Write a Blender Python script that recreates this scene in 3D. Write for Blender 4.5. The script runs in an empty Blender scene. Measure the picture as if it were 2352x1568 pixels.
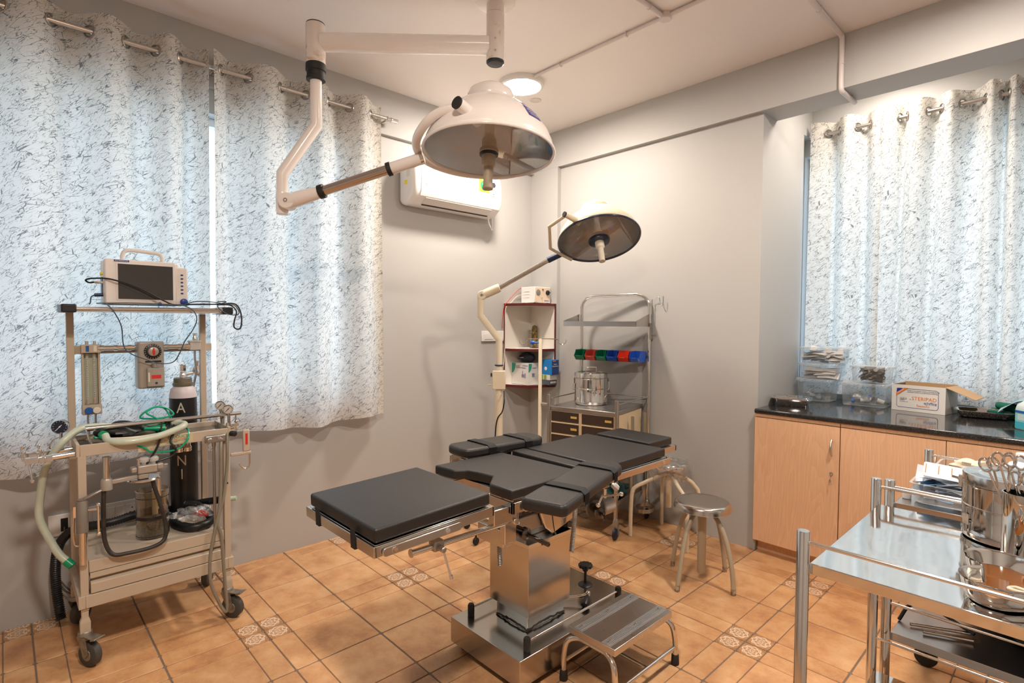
import bpy, bmesh, math, random
from mathutils import Vector, Matrix
random.seed(7)
sc = bpy.context.scene
COL = sc.collection
PI = math.pi
# ---------------------------------------------------------------- camera
F, YAW, PIT, ROL = 1245.24, .8162, .03505, .00524
CAM = Vector((3.43145, -3.49789, 1.45))
def _basis():
    v = Vector((-math.sin(YAW)*math.cos(PIT), math.cos(YAW)*math.cos(PIT), -math.sin(PIT)))
    r = Vector((math.cos(YAW), math.sin(YAW), 0)); u = r.cross(v)
    return r*math.cos(ROL)+u*math.sin(ROL), -r*math.sin(ROL)+u*math.cos(ROL), v
CR, CU, CV = _basis()
def U(px, py, ax, val):            # photo measurement -> real point on the plane axis=val
    d = CV + (px-1176)/F*CR - (py-784)/F*CU
    return CAM + d*((val-CAM[ax])/d[ax])
def D(px, py, dep):                # photo measurement -> real point at a known distance
    return CAM + (CV + (px-1176)/F*CR - (py-784)/F*CU)*dep
cd = bpy.data.cameras.new('camera'); cam = bpy.data.objects.new('camera', cd); COL.objects.link(cam)
cd.sensor_width = 36; cd.sensor_fit = 'HORIZONTAL'; cd.lens = F*36/2352; cd.clip_start = .02
cam.matrix_world = Matrix(((CR.x, CU.x, -CV.x, CAM.x), (CR.y, CU.y, -CV.y, CAM.y), (CR.z, CU.z, -CV.z, CAM.z), (0, 0, 0, 1)))
sc.camera = cam
# ---------------------------------------------------------------- world, exposure
w = bpy.data.worlds.new('world'); sc.world = w; w.use_nodes = True
nt = w.node_tree; bg = nt.nodes['Background']
tc = nt.nodes.new('ShaderNodeTexCoord'); sp = nt.nodes.new('ShaderNodeSeparateXYZ'); cr = nt.nodes.new('ShaderNodeValToRGB')
nt.links.new(tc.outputs['Generated'], sp.inputs[0]); nt.links.new(sp.outputs['Z'], cr.inputs[0]); nt.links.new(cr.outputs[0], bg.inputs[0])
cr.color_ramp.elements[0].color = (.60, .74, .88, 1); cr.color_ramp.elements[1].color = (.40, .60, .90, 1)
bg.inputs[1].default_value = 3.5
sc.view_settings.view_transform = 'Standard'; sc.view_settings.look = 'None'
sc.view_settings.exposure = 0.12; sc.view_settings.gamma = 1; sc.view_settings.use_curve_mapping = False
sc.cycles.max_bounces = 10; sc.cycles.transparent_max_bounces = 16; sc.cycles.caustics_reflective = False; sc.cycles.caustics_refractive = False
sc.cycles.sample_clamp_indirect = 6
LAMP_COL = (1.0, .87, .76)
def area(name, loc, size, power, col=LAMP_COL):
    l = bpy.data.lights.new(name, 'AREA'); l.shape = 'DISK'; l.size = size; l.energy = power; l.color = col
    o = bpy.data.objects.new(name, l); o.location = loc; COL.objects.link(o); return o
LAMPS = [((.755, -.905), 27), ((3.05, -.93), 28), ((2.95, -3.30), 46), ((2.52, .47), 2)]
for i, ((x, y), p) in enumerate(LAMPS):
    area('ceiling_lamp_light', (x, y, 3.018), .24, p)
# ---------------------------------------------------------------- helpers
MATS = {}
def mat(name, col=(.8, .8, .8), rough=.5, metal=0, **kw):
    if name in MATS: return MATS[name]
    m = bpy.data.materials.new(name); m.use_nodes = True; n = m.node_tree.nodes; L = m.node_tree.links
    b = n['Principled BSDF']; b.inputs['Base Color'].default_value = (*col, 1)
    b.inputs['Roughness'].default_value = rough; b.inputs['Metallic'].default_value = metal
    for k, v in kw.items():
        if k in ('noise', 'bump', 'scale', 'dark'): continue
        key = {'trans': 'Transmission Weight', 'ior': 'IOR', 'alpha': 'Alpha', 'coat': 'Coat Weight', 'emit': 'Emission Strength', 'spec': 'Specular IOR Level', 'aniso': 'Anisotropic', 'sheen': 'Sheen Weight'}[k]
        b.inputs[key].default_value = v
    if kw.get('emit'): b.inputs['Emission Color'].default_value = (*col, 1)
    nz = kw.get('noise', 0); bp = kw.get('bump', 0); scl = kw.get('scale', 30)
    if nz or bp:
        t = n.new('ShaderNodeTexCoord'); x = n.new('ShaderNodeTexNoise'); x.inputs['Scale'].default_value = scl; x.inputs['Detail'].default_value = 6
        L.new(t.outputs['Object'], x.inputs['Vector'])
        if nz:
            r = n.new('ShaderNodeMix'); r.data_type = 'RGBA'; dk = kw.get('dark', tuple(c*(1-nz) for c in col))
            r.inputs[6].default_value = (*dk, 1); r.inputs[7].default_value = (*col, 1)
            mr = n.new('ShaderNodeMapRange'); mr.inputs[1].default_value = .35; mr.inputs[2].default_value = .65
            L.new(x.outputs[0], mr.inputs[0]); L.new(mr.outputs[0], r.inputs[0]); L.new(r.outputs[2], b.inputs['Base Color'])
        if bp:
            q = n.new('ShaderNodeBump'); q.inputs['Strength'].default_value = bp; q.inputs['Distance'].default_value = .002
            L.new(x.outputs[0], q.inputs['Height']); L.new(q.outputs[0], b.inputs['Normal'])
    MATS[name] = m; return m
def nodes(m): return m.node_tree.nodes, m.node_tree.links, m.node_tree.nodes['Principled BSDF']
def frame_from(ax):
    ax = Vector(ax).normalized(); return ax.to_track_quat('Z', 'Y').to_matrix()
def spline(pts, n=8):
    P = [Vector(p) for p in pts]
    if len(P) < 3: return P
    out = []
    for i in range(len(P)-1):
        a = P[i-1] if i else P[0]*2-P[1]; b = P[i]; c = P[i+1]; d = P[i+2] if i+2 < len(P) else P[-1]*2-P[-2]
        for k in range(n):
            t = k/n
            out.append(.5*((2*b)+(c-a)*t+(2*a-5*b+4*c-d)*t*t+(3*b-a-3*c+d)*t**3))
    out.append(P[-1]); return out
class MB:
    def __init__(s): s.v = []; s.f = []; s.uv = None; s.T = Matrix.Identity(4); s.mi = []; s.cur = 0
    def add(s, vs, fs):
        o = len(s.v); s.v += [tuple(s.T @ Vector(p)) for p in vs]
        s.f += [tuple(i+o for i in f) for f in fs]; s.mi += [s.cur]*len(fs); return s
    def box(s, a, b, rz=0, about=None):
        x0, y0, z0 = [min(a[i], b[i]) for i in range(3)]; x1, y1, z1 = [max(a[i], b[i]) for i in range(3)]
        vs = [(x0, y0, z0), (x1, y0, z0), (x1, y1, z0), (x0, y1, z0), (x0, y0, z1), (x1, y0, z1), (x1, y1, z1), (x0, y1, z1)]
        if rz:
            c = Vector(about or ((x0+x1)/2, (y0+y1)/2, 0)); R = Matrix.Rotation(rz, 3, 'Z')
            vs = [tuple(R @ (Vector(p)-Vector((c.x, c.y, 0)))+Vector((c.x, c.y, 0))) for p in vs]
        return s.add(vs, [(0, 3, 2, 1), (4, 5, 6, 7), (0, 1, 5, 4), (1, 2, 6, 5), (2, 3, 7, 6), (3, 0, 4, 7)])
    def bar(s, p, q, w, h, up=(0, 0, 1)):          # rectangular bar from p to q
        p, q = Vector(p), Vector(q); d = (q-p).normalized(); u = Vector(up); r = d.cross(u).normalized(); u = r.cross(d)
        vs = []
        for c in (p, q): vs += [c-r*w/2-u*h/2, c+r*w/2-u*h/2, c+r*w/2+u*h/2, c-r*w/2+u*h/2]
        return s.add(vs, [(0, 3, 2, 1), (4, 5, 6, 7), (0, 1, 5, 4), (1, 2, 6, 5), (2, 3, 7, 6), (3, 0, 4, 7)])
    def tube(s, pts, r, n=12, closed=False, caps=True):
        P = [Vector(p) for p in pts]; m = len(P); R = r if isinstance(r, (list, tuple)) else [r]*m
        vs = []; t0 = None; nrm = None
        for i in range(m):
            if closed: t = (P[(i+1) % m]-P[i-1]).normalized()
            else: t = (P[min(i+1, m-1)]-P[max(i-1, 0)]).normalized()
            if nrm is None:
                nrm = t.orthogonal().normalized()
            else:
                nrm = (nrm-t*nrm.dot(t)).normalized()
            b = t.cross(nrm); rr = R[i]
            if 0 < i < m-1 and not closed:
                c = (P[i]-P[i-1]).normalized().dot((P[i+1]-P[i]).normalized()); rr = rr/max(.6, math.sqrt(max(.3, (1+c)/2)))
            vs += [P[i]+(nrm*math.cos(2*PI*k/n)+b*math.sin(2*PI*k/n))*rr for k in range(n)]
        fs = []
        for i in range(m if closed else m-1):
            j = (i+1) % m
            for k in range(n): fs.append((i*n+k, i*n+(k+1) % n, j*n+(k+1) % n, j*n+k))
        if caps and not closed: fs += [tuple(range(n))[::-1], tuple((m-1)*n+k for k in range(n))]
        return s.add(vs, fs)
    def cyl(s, p, q, r, n=20, r2=None): return s.tube([p, q], [r, r if r2 is None else r2], n)
    def lathe(s, prof, c=(0, 0, 0), ax=(0, 0, 1), n=32, cap=True):
        M3 = frame_from(ax); c = Vector(c); vs = []; m = len(prof)
        for r, z in prof:
            r = max(r, 1e-5)
            vs += [c+M3 @ Vector((r*math.cos(2*PI*k/n), r*math.sin(2*PI*k/n), z)) for k in range(n)]
        fs = [(i*n+k, i*n+(k+1) % n, (i+1)*n+(k+1) % n, (i+1)*n+k) for i in range(m-1) for k in range(n)]
        if cap: fs += [tuple(range(n))[::-1], tuple((m-1)*n+k for k in range(n))]
        return s.add(vs, fs)
    def prism(s, poly, z0, z1, M4=None):
        n = len(poly); vs = [Vector((x, y, z0)) for x, y in poly]+[Vector((x, y, z1)) for x, y in poly]
        if M4 is not None: vs = [M4 @ p for p in vs]
        return s.add(vs, [tuple(range(n))[::-1], tuple(range(n, 2*n))]+[(i, (i+1) % n, n+(i+1) % n, n+i) for i in range(n)])
    def torus(s, c, ax, R, r, n=24, k=8):
        M3 = frame_from(ax); c = Vector(c)
        return s.tube([c+M3 @ Vector((R*math.cos(2*PI*i/n), R*math.sin(2*PI*i/n), 0)) for i in range(n)], r, k, closed=True)
    def ball(s, c, r, n=16, sc_=(1, 1, 1)):
        k = n//2; vs = []
        for i in range(1, k):
            a = PI*i/k
            vs += [(c[0]+r*sc_[0]*math.sin(a)*math.cos(2*PI*j/n), c[1]+r*sc_[1]*math.sin(a)*math.sin(2*PI*j/n), c[2]+r*sc_[2]*math.cos(a)) for j in range(n)]
        top = len(vs); vs += [(c[0], c[1], c[2]+r*sc_[2]), (c[0], c[1], c[2]-r*sc_[2])]
        fs = [(i*n+j, (i+1)*n+j, (i+1)*n+(j+1) % n, i*n+(j+1) % n) for i in range(k-2) for j in range(n)]
        fs += [(top, j, (j+1) % n) for j in range(n)]+[(top+1, (k-2)*n+(j+1) % n, (k-2)*n+j) for j in range(n)]
        return s.add(vs, fs)
    def build(s, name, m, parent=None, bevel=0, ang=40, seg=2, smooth=True, **props):
        me = bpy.data.meshes.new(name); org = Vector((0, 0, 0))
        me.from_pydata([tuple(p) for p in s.v], [], s.f)
        for x in (m if isinstance(m, (list, tuple)) else [m]): me.materials.append(x)
        for p, i in zip(me.polygons, s.mi): p.material_index = i; p.use_smooth = smooth
        me.update()
        if smooth: me.set_sharp_from_angle(angle=math.radians(ang))
        o = bpy.data.objects.new(name, me); COL.objects.link(o)
        if bevel:
            b = o.modifiers.new('bevel', 'BEVEL'); b.width = bevel; b.segments = seg; b.limit_method = 'ANGLE'; b.angle_limit = math.radians(35); b.harden_normals = False
        if parent: o.parent = parent
        for k, v in props.items(): o[k] = v
        return o
def thing(name, label, cat, loc=None, group=None):
    o = bpy.data.objects.new(name, None); COL.objects.link(o); o.empty_display_size = .05
    if loc is not None: o.location = loc
    o['label'] = label; o['category'] = cat
    if group: o['group'] = group
    return o
def tag(o, label, cat, group=None):
    o['label'] = label; o['category'] = cat
    if group: o['group'] = group
    return o
def settle(root):                     # give an assembled thing its origin at its base, parts stay where they are
    pts = []
    for ch in root.children_recursive:
        if ch.type == 'MESH': pts += [v.co for v in ch.data.vertices]
    if not pts: return root
    c = Vector(((min(p.x for p in pts)+max(p.x for p in pts))/2, (min(p.y for p in pts)+max(p.y for p in pts))/2, min(p.z for p in pts)))
    root.location = c
    for ch in root.children: ch.matrix_parent_inverse = Matrix.Translation(-c)
    return root
def copy_tree(o, parent=None):
    c = o.copy(); COL.objects.link(c)
    if parent: c.parent = parent
    for ch in list(o.children): copy_tree(ch, c)
    return c
def rrect(x0, x1, y0, y1, r, n=5):
    out = []
    for cx, cy, a0 in ((x1-r, y1-r, 0), (x0+r, y1-r, 90), (x0+r, y0+r, 180), (x1-r, y0+r, 270)):
        for i in range(n+1):
            a = math.radians(a0+90*i/n); out.append((cx+r*math.cos(a), cy+r*math.sin(a)))
    return out
def frame4(o, x, y):                  # 4x4 with local x,y axes given (z = x cross y)
    x = Vector(x).normalized(); y = Vector(y); z = x.cross(y).normalized(); y = z.cross(x)
    return Matrix(((x.x, y.x, z.x, o[0]), (x.y, y.y, z.y, o[1]), (x.z, y.z, z.z, o[2]), (0, 0, 0, 1)))
def text(s, size, M4, m, parent=None, name='lettering', align='CENTER', ext=.0006, sx=1):
    cu = bpy.data.curves.new(name, 'FONT'); cu.body = s; cu.size = size; cu.align_x = align; cu.align_y = 'CENTER'; cu.extrude = ext/2; cu.resolution_u = 2
    t = bpy.data.objects.new(name+'_tmp', cu); COL.objects.link(t)
    dg = bpy.context.evaluated_depsgraph_get(); me = bpy.data.meshes.new_from_object(t.evaluated_get(dg))
    bpy.data.objects.remove(t)
    me.transform(M4 @ Matrix.Diagonal((sx, 1, 1, 1))); me.materials.clear(); me.materials.append(m)
    o = bpy.data.objects.new(name, me); COL.objects.link(o)
    if parent: o.parent = parent
    return o
# ---------------------------------------------------------------- shared materials
def steel(name, col=(.72, .70, .67), rough=.2, var=.12, bump=.0, scale=4, stretch=(1, 1, 1)):
    if name in MATS: return MATS[name]
    m = mat(name, col, rough, 1); n, L, b = nodes(m)
    t = n.new('ShaderNodeTexCoord'); mp = n.new('ShaderNodeMapping'); mp.inputs['Scale'].default_value = stretch
    x = n.new('ShaderNodeTexNoise'); x.inputs['Scale'].default_value = scale; x.inputs['Detail'].default_value = 4
    mr = n.new('ShaderNodeMapRange'); mr.inputs[3].default_value = max(.02, rough-var); mr.inputs[4].default_value = rough+var
    L.new(t.outputs['Object'], mp.inputs[0]); L.new(mp.outputs[0], x.inputs[0]); L.new(x.outputs[0], mr.inputs[0]); L.new(mr.outputs[0], b.inputs['Roughness'])
    if bump:
        x2 = n.new('ShaderNodeTexNoise'); x2.inputs['Scale'].default_value = 5; x2.inputs['Detail'].default_value = 1
        q = n.new('ShaderNodeBump'); q.inputs['Strength'].default_value = bump; q.inputs['Distance'].default_value = .02
        L.new(t.outputs['Object'], x2.inputs[0]); L.new(x2.outputs[0], q.inputs['Height']); L.new(q.outputs[0], b.inputs['Normal'])
    return m
STEEL = steel('polished_steel', rough=.13, var=.05)
BRUSH = steel('brushed_steel', (.60, .57, .53), rough=.30, var=.08, scale=8, stretch=(1, 14, 1))
SHEET = steel('steel_sheet', (.66, .63, .59), rough=.22, var=.06, bump=.10)
MIRR = steel('mirror_sheet', (.74, .73, .71), rough=.07, var=.03, bump=.14)
PED = steel('pedestal_steel', (.58, .54, .49), rough=.20, var=.06, bump=.05)
CHROME = mat('chrome', (.80, .79, .77), .08, 1)
DULL = steel('dull_metal', (.42, .41, .39), rough=.38, var=.1, scale=20)
WHITE = mat('white_plastic', (.80, .79, .77), .35)
WHITEP = mat('white_enamel', (.88, .83, .79), .22, coat=.3)
CREAM = mat('cream_enamel', (.72, .63, .48), .3, coat=.2, noise=.08, scale=6)
BEIGE = mat('beige_powder_coat', (.50, .42, .325), .42, bump=.15, scale=400)
BLACK = mat('black_plastic', (.012, .012, .013), .4)
RUBBER = mat('black_rubber', (.014, .013, .012), .6, noise=.3, scale=40)
LEATHER = mat('black_leatherette', (.018, .0165, .0155), .44, bump=.35, scale=260, noise=.25, spec=.5)
WEB = mat('black_webbing', (.010, .010, .011), .75, bump=.4, scale=500)
NAVY = mat('navy_plastic', (.01, .03, .09), .35)
BLUEP = mat('blue_plastic', (.01, .12, .55), .35)
REDP = mat('red_plastic', (.62, .03, .02), .4)
GREENP = mat('green_plastic', (.0, .20, .09), .4)
# ================================================================ setting
def wall_mat(name, col):
    m = mat(name, col, .55); n, L, b = nodes(m)
    g = n.new('ShaderNodeNewGeometry'); x = n.new('ShaderNodeTexNoise'); x.inputs['Scale'].default_value = 1.3; x.inputs['Detail'].default_value = 5
    L.new(g.outputs['Position'], x.inputs['Vector'])
    r = n.new('ShaderNodeMix'); r.data_type = 'RGBA'; r.inputs[6].default_value = (*[c*.96 for c in col], 1); r.inputs[7].default_value = (*[c*1.03 for c in col], 1)
    L.new(x.outputs[0], r.inputs[0]); L.new(r.outputs[2], b.inputs['Base Color'])
    x2 = n.new('ShaderNodeTexNoise'); x2.inputs['Scale'].default_value = 22; x2.inputs['Detail'].default_value = 6; L.new(g.outputs['Position'], x2.inputs['Vector'])
    q = n.new('ShaderNodeBump'); q.inputs['Strength'].default_value = .12; q.inputs['Distance'].default_value = .004
    L.new(x2.outputs[0], q.inputs['Height']); L.new(q.outputs[0], b.inputs['Normal']); return m
WALL = wall_mat('grey_wall_paint', (.455, .45, .435))
CEIL = wall_mat('ceiling_paint', (.89, .845, .82))
H = 3.07; XM, YN, DN = 4.75, -5.3, .86
def S(mb, name, m, parent=None, **k):
    o = mb.build(name, m, parent, **k); o['kind'] = 'structure'; return o
# left wall with its window opening
WY0, WY1, WZ0, WZ1 = -4.1, -1.72, .92, 2.62
b = MB(); b.box((-.2, YN-.15, -.1), (0, WY0, H)); b.box((-.2, WY1, -.1), (0, DN+.2, H)); b.box((-.2, WY0, -.1), (0, WY1, WZ0)); b.box((-.2, WY0, WZ1), (0, WY1, H))
S(b, 'wall_left', WALL, smooth=False)
b = MB(); b.box((0, 0, -.1), (2.0, .70, H)); b.box((0, .70, -.1), (1.95, DN+.2, 2.80)); b.box((0, .70, 2.80), (2.0, DN+.2, H))
b.box((0, -.04, -.1), (.31, 0, 2.77))
S(b, 'wall_far', WALL, smooth=False)
X0, X1, Z0, Z1 = 1.956, 3.95, 1.02, 2.68
b = MB(); b.box((1.95, DN, -.1), (X0, DN+.2, H)); b.box((X1, DN, -.1), (XM, DN+.2, H)); b.box((X0, DN, -.1), (X1, DN+.2, Z0)); b.box((X0, DN, Z1), (X1, DN+.2, H))
S(b, 'wall_recess', WALL, smooth=False)
b = MB(); b.box((XM, YN-.15, -.1), (XM+.15, DN+.2, H)); S(b, 'wall_right', WALL, smooth=False)
b = MB(); b.box((0, YN-.15, -.1), (XM, YN, H)); S(b, 'wall_near', WALL, smooth=False)
b = MB(); b.box((-.2, YN-.15, H), (XM+.15, DN+.2, H+.15)); S(b, 'ceiling', CEIL, smooth=False)
b = MB(); b.box((.0, -.04, 2.77), (XM, .21, H)); o = S(b, 'trim_1', WALL, smooth=False, bevel=.002)
b = MB(); b.box((0, YN, 2.755), (.03, -.04, H)); o = S(b, 'trim_2', WALL, smooth=False, bevel=.002)
# windows
GLASS = bpy.data.materials.new('window_glass'); GLASS.use_nodes = True; n = GLASS.node_tree.nodes; L = GLASS.node_tree.links; n.remove(n['Principled BSDF'])
_t = n.new('ShaderNodeBsdfTransparent'); _t.inputs[0].default_value = (.90, .95, .97, 1); _g = n.new('ShaderNodeBsdfGlossy'); _g.inputs['Roughness'].default_value = .02; _m = n.new('ShaderNodeMixShader'); _m.inputs[0].default_value = .06
L.new(_t.outputs[0], _m.inputs[1]); L.new(_g.outputs[0], _m.inputs[2]); L.new(_m.outputs[0], n['Material Output'].inputs[0])
ALU = mat('window_frame_white', (.75, .78, .80), .35)
def window(name, ax, lo, hi, z0, z1, pos):
    def P(u, d, z): return (d, u, z) if ax == 'y' else (u, d, z)
    b = MB(); f = .045; d0, d1 = pos-.03, pos+.03
    b.box(P(lo, d0, z0), P(hi, d1, z0+f)); b.box(P(lo, d0, z1-f), P(hi, d1, z1)); b.box(P(lo, d0, z0+f), P(lo+f, d1, z1-f)); b.box(P(hi-f, d0, z0+f), P(hi, d1, z1-f))
    n = 3; w_ = (hi-lo)/n
    for i in range(1, n): b.box(P(lo+w_*i-.03, d0, z0+f), P(lo+w_*i+.03, d1, z1-f))
    root = b.build(name, ALU, bevel=.003); root['kind'] = 'structure'
    for i in range(n):
        g = MB(); g.box(P(lo+w_*i+.03, pos-.003, z0+f), P(lo+w_*(i+1)-.03, pos+.003, z1-f)); g.build('window_pane', GLASS, root)
window('window_1', 'y', WY0, WY1, WZ0, WZ1, -.12)
window('window_2', 'x', X0, X1, Z0, Z1, DN+.12)
# floor: pressed terracotta tiles with patterned corner squares
GROUT = mat('floor_grout', (.19, .145, .115), .8)
b = MB(); b.box((-.2, YN-.15, -.12), (XM+.15, DN+.2, -.0035)); floor = S(b, 'floor', GROUT, smooth=False)
TERRA = mat('terracotta_tile', (.5, .3, .15), .34); n, L, bs = nodes(TERRA)
g = n.new('ShaderNodeNewGeometry'); oi = n.new('ShaderNodeObjectInfo')
x1 = n.new('ShaderNodeTexNoise'); x1.inputs['Scale'].default_value = 6.5; x1.inputs['Detail'].default_value = 8; x1.inputs['Roughness'].default_value = .62
ad = n.new('ShaderNodeVectorMath'); ad.operation = 'MULTIPLY_ADD'; ad.inputs[1].default_value = (7, 3, 5)
cmb = n.new('ShaderNodeCombineXYZ'); L.new(oi.outputs['Random'], cmb.inputs[0]); L.new(oi.outputs['Random'], cmb.inputs[1])
L.new(cmb.outputs[0], ad.inputs[0]); L.new(g.outputs['Position'], ad.inputs[2]); L.new(ad.outputs[0], x1.inputs['Vector'])
ra = n.new('ShaderNodeValToRGB'); e = ra.color_ramp.elements; e[0].position = .30; e[0].color = (.40, .185, .085, 1); e[1].position = .70; e[1].color = (.70, .43, .22, 1)
e2 = ra.color_ramp.elements.new(.48); e2.color = (.57, .30, .135, 1)
x2 = n.new('ShaderNodeTexNoise'); x2.inputs['Scale'].default_value = 90; x2.inputs['Detail'].default_value = 3; L.new(ad.outputs[0], x2.inputs['Vector'])
mx = n.new('ShaderNodeMath'); mx.operation = 'MULTIPLY_ADD'; mx.inputs[1].default_value = .12; L.new(x2.outputs[0], mx.inputs[0])
mx2 = n.new('ShaderNodeMath'); mx2.operation = 'MULTIPLY_ADD'; mx2.inputs[1].default_value = .10; mx2.inputs[2].default_value = -.10; L.new(oi.outputs['Random'], mx2.inputs[0])
mx3 = n.new('ShaderNodeMath'); mx3.operation = 'ADD'; L.new(x1.outputs[0], mx3.inputs[0]); L.new(mx2.outputs[0], mx3.inputs[1]); L.new(mx3.outputs[0], mx.inputs[2])
L.new(mx.outputs[0], ra.inputs[0]); L.new(ra.outputs[0], bs.inputs['Base Color'])
q = n.new('ShaderNodeBump'); q.inputs['Strength'].default_value = .25; q.inputs['Distance'].default_value = .002; L.new(x2.outputs[0], q.inputs['Height']); L.new(q.outputs[0], bs.inputs['Normal'])
mrr = n.new('ShaderNodeMapRange'); mrr.inputs[3].default_value = .28; mrr.inputs[4].default_value = .5; L.new(x1.outputs[0], mrr.inputs[0]); L.new(mrr.outputs[0], bs.inputs['Roughness'])
# patterned square
MED = mat('patterned_tile', (.5, .3, .15), .38); n, L, bs = nodes(MED)
t = n.new('ShaderNodeTexCoord'); s_ = n.new('ShaderNodeSeparateXYZ'); L.new(t.outputs['Object'], s_.inputs[0])
def mth(op, a, b=None, c=None):
    k = n.new('ShaderNodeMath'); k.operation = op
    for i, v in enumerate((a, b, c)):
        if v is None: continue
        if isinstance(v, (int, float)): k.inputs[i].default_value = v
        else: L.new(v, k.inputs[i])
    return k.outputs[0]
X, Y = s_.outputs['X'], s_.outputs['Y']
R_ = mth('SQRT', mth('ADD', mth('MULTIPLY', X, X), mth('MULTIPLY', Y, Y))); TH = mth('ARCTAN2', Y, X)
def ring(r0, amp, k, wd, ph=0):
    rr = mth('MULTIPLY_ADD', mth('COSINE', mth('MULTIPLY_ADD', TH, k, ph)), amp, r0)
    return mth('LESS_THAN', mth('ABSOLUTE', mth('SUBTRACT', R_, rr)), wd)
pat = ring(.037, .0035, 8, .0028)
for a in (ring(.026, .006, 4, .0022, PI), ring(.0075, .001, 4, .0018), ring(.018, .005, 4, .0016, 0)): pat = mth('MAXIMUM', pat, a)
# curls in the corners
AX, AY = mth('ABSOLUTE', X), mth('ABSOLUTE', Y)
dx = mth('SUBTRACT', AX, .046); dy = mth('SUBTRACT', AY, .046); rc = mth('SQRT', mth('ADD', mth('MULTIPLY', dx, dx), mth('MULTIPLY', dy, dy)))
cor = mth('LESS_THAN', mth('ABSOLUTE', mth('SUBTRACT', mth('PINGPONG', rc, .0065), .003)), .0012)
cor = mth('MULTIPLY', cor, mth('LESS_THAN', rc, .020))
mxx = n.new('ShaderNodeMix'); mxx.data_type = 'RGBA'; mxx.inputs[7].default_value = (.74, .62, .50, 1)
nz = n.new('ShaderNodeTexNoise'); nz.inputs['Scale'].default_value = 40; L.new(t.outputs['Object'], nz.inputs[0])
rb = n.new('ShaderNodeValToRGB'); rb.color_ramp.elements[0].color = (.38, .18, .075, 1); rb.color_ramp.elements[1].color = (.58, .33, .15, 1); L.new(nz.outputs[0], rb.inputs[0])
mc = n.new('ShaderNodeMix'); mc.data_type = 'RGBA'; mc.inputs[7].default_value = (.22, .10, .04, 1); L.new(rb.outputs[0], mc.inputs[6]); L.new(cor, mc.inputs[0])
L.new(mc.outputs[2], mxx.inputs[6]); L.new(pat, mxx.inputs[0]); L.new(mxx.outputs[2], bs.inputs['Base Color'])
TMESH = {}
def tile_mesh(wx, wy, m):
    k = (round(wx, 3), round(wy, 3), m.name)
    if k in TMESH: return TMESH[k]
    c = .0018; z0 = -.006; hx, hy = wx/2, wy/2; r = min(.006, hx*.4, hy*.4)
    def ring_(ix, zz):
        a, b_ = hx-ix, hy-ix
        return [(a-r, b_, zz), (-a+r, b_, zz), (-a, b_-r, zz), (-a, -b_+r, zz), (-a+r, -b_, zz), (a-r, -b_, zz), (a, -b_+r, zz), (a, b_-r, zz)]
    vs = ring_(0, z0)+ring_(0, -c)+ring_(c, 0); fs = []
    for j in (0, 1): fs += [(j*8+i, j*8+(i+1) % 8, j*8+8+(i+1) % 8, j*8+8+i) for i in range(8)]
    fs.append(tuple(range(16, 24))); me = bpy.data.meshes.new('floor_tile'); me.from_pydata(vs, [], fs); me.materials.append(m); me.update(); TMESH[k] = me; return me
PX, PY, PER = .818, -1.055, .790
cuts = [(-.395, -.10), (-.10, 0), (0, .10), (.10, .395)]
gaps = {-.395: .0034, .395: .0034, 0: .0028, -.10: .0018, .10: .0018}
tiles = []
for i in range(-2, 6):
    for j in range(-6, 4):
        for a0, a1 in cuts:
            for c0, c1 in cuts:
                x0, x1_ = PX+i*PER+a0+gaps[a0], PX+i*PER+a1-gaps[a1]; y0, y1_ = PY+j*PER+c0+gaps[c0], PY+j*PER+c1-gaps[c1]
                med = abs(a0) <= .1 and abs(a1) <= .1 and abs(c0) <= .1 and abs(c1) <= .1
                x0, x1_ = max(x0, .001), min(x1_, XM-.001); y0 = max(y0, YN+.001); ymax = -.001 if (x0+x1_)/2 < 2.0 else .05
                if x0 < 2.0 < x1_ and y1_ > 0: y1_ = min(y1_, -.001)
                y1_ = min(y1_, ymax)
                if x1_-x0 < .012 or y1_-y0 < .012: continue
                c = Vector(((x0+x1_)/2, (y0+y1_)/2, 0)); d = c-CAM; z = d.dot(CV)
                if z > .3: px_, py_ = 1176+F*d.dot(CR)/z, 784-F*d.dot(CU)/z
                else: px_, py_ = -9999, 0
                vis = -120 < px_ < 2470 and py_ < 1680
                tiles.append((0 if vis else 1, -(x1_-x0)*(y1_-y0)/max(z, .3)**3 if vis else z, x0, x1_, y0, y1_, med))
tiles.sort(key=lambda t_: t_[:2])
rest = MB()
for k, (iv, _, x0, x1_, y0, y1_, med) in enumerate(tiles):
    me = tile_mesh(x1_-x0, y1_-y0, MED if med else TERRA)
    if k < 300 and iv == 0:
        o = bpy.data.objects.new('floor_tile', me); o.location = ((x0+x1_)/2, (y0+y1_)/2, 0); COL.objects.link(o); o.parent = floor
    else:
        rest.cur = 1 if med else 0
        cx, cy = (x0+x1_)/2, (y0+y1_)/2
        rest.add([(v.co.x+cx, v.co.y+cy, v.co.z) for v in me.vertices], [tuple(p.vertices) for p in me.polygons])
o = rest.build('floor_tile', [TERRA, TERRA], floor, smooth=False); o['kind'] = 'stuff'
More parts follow.
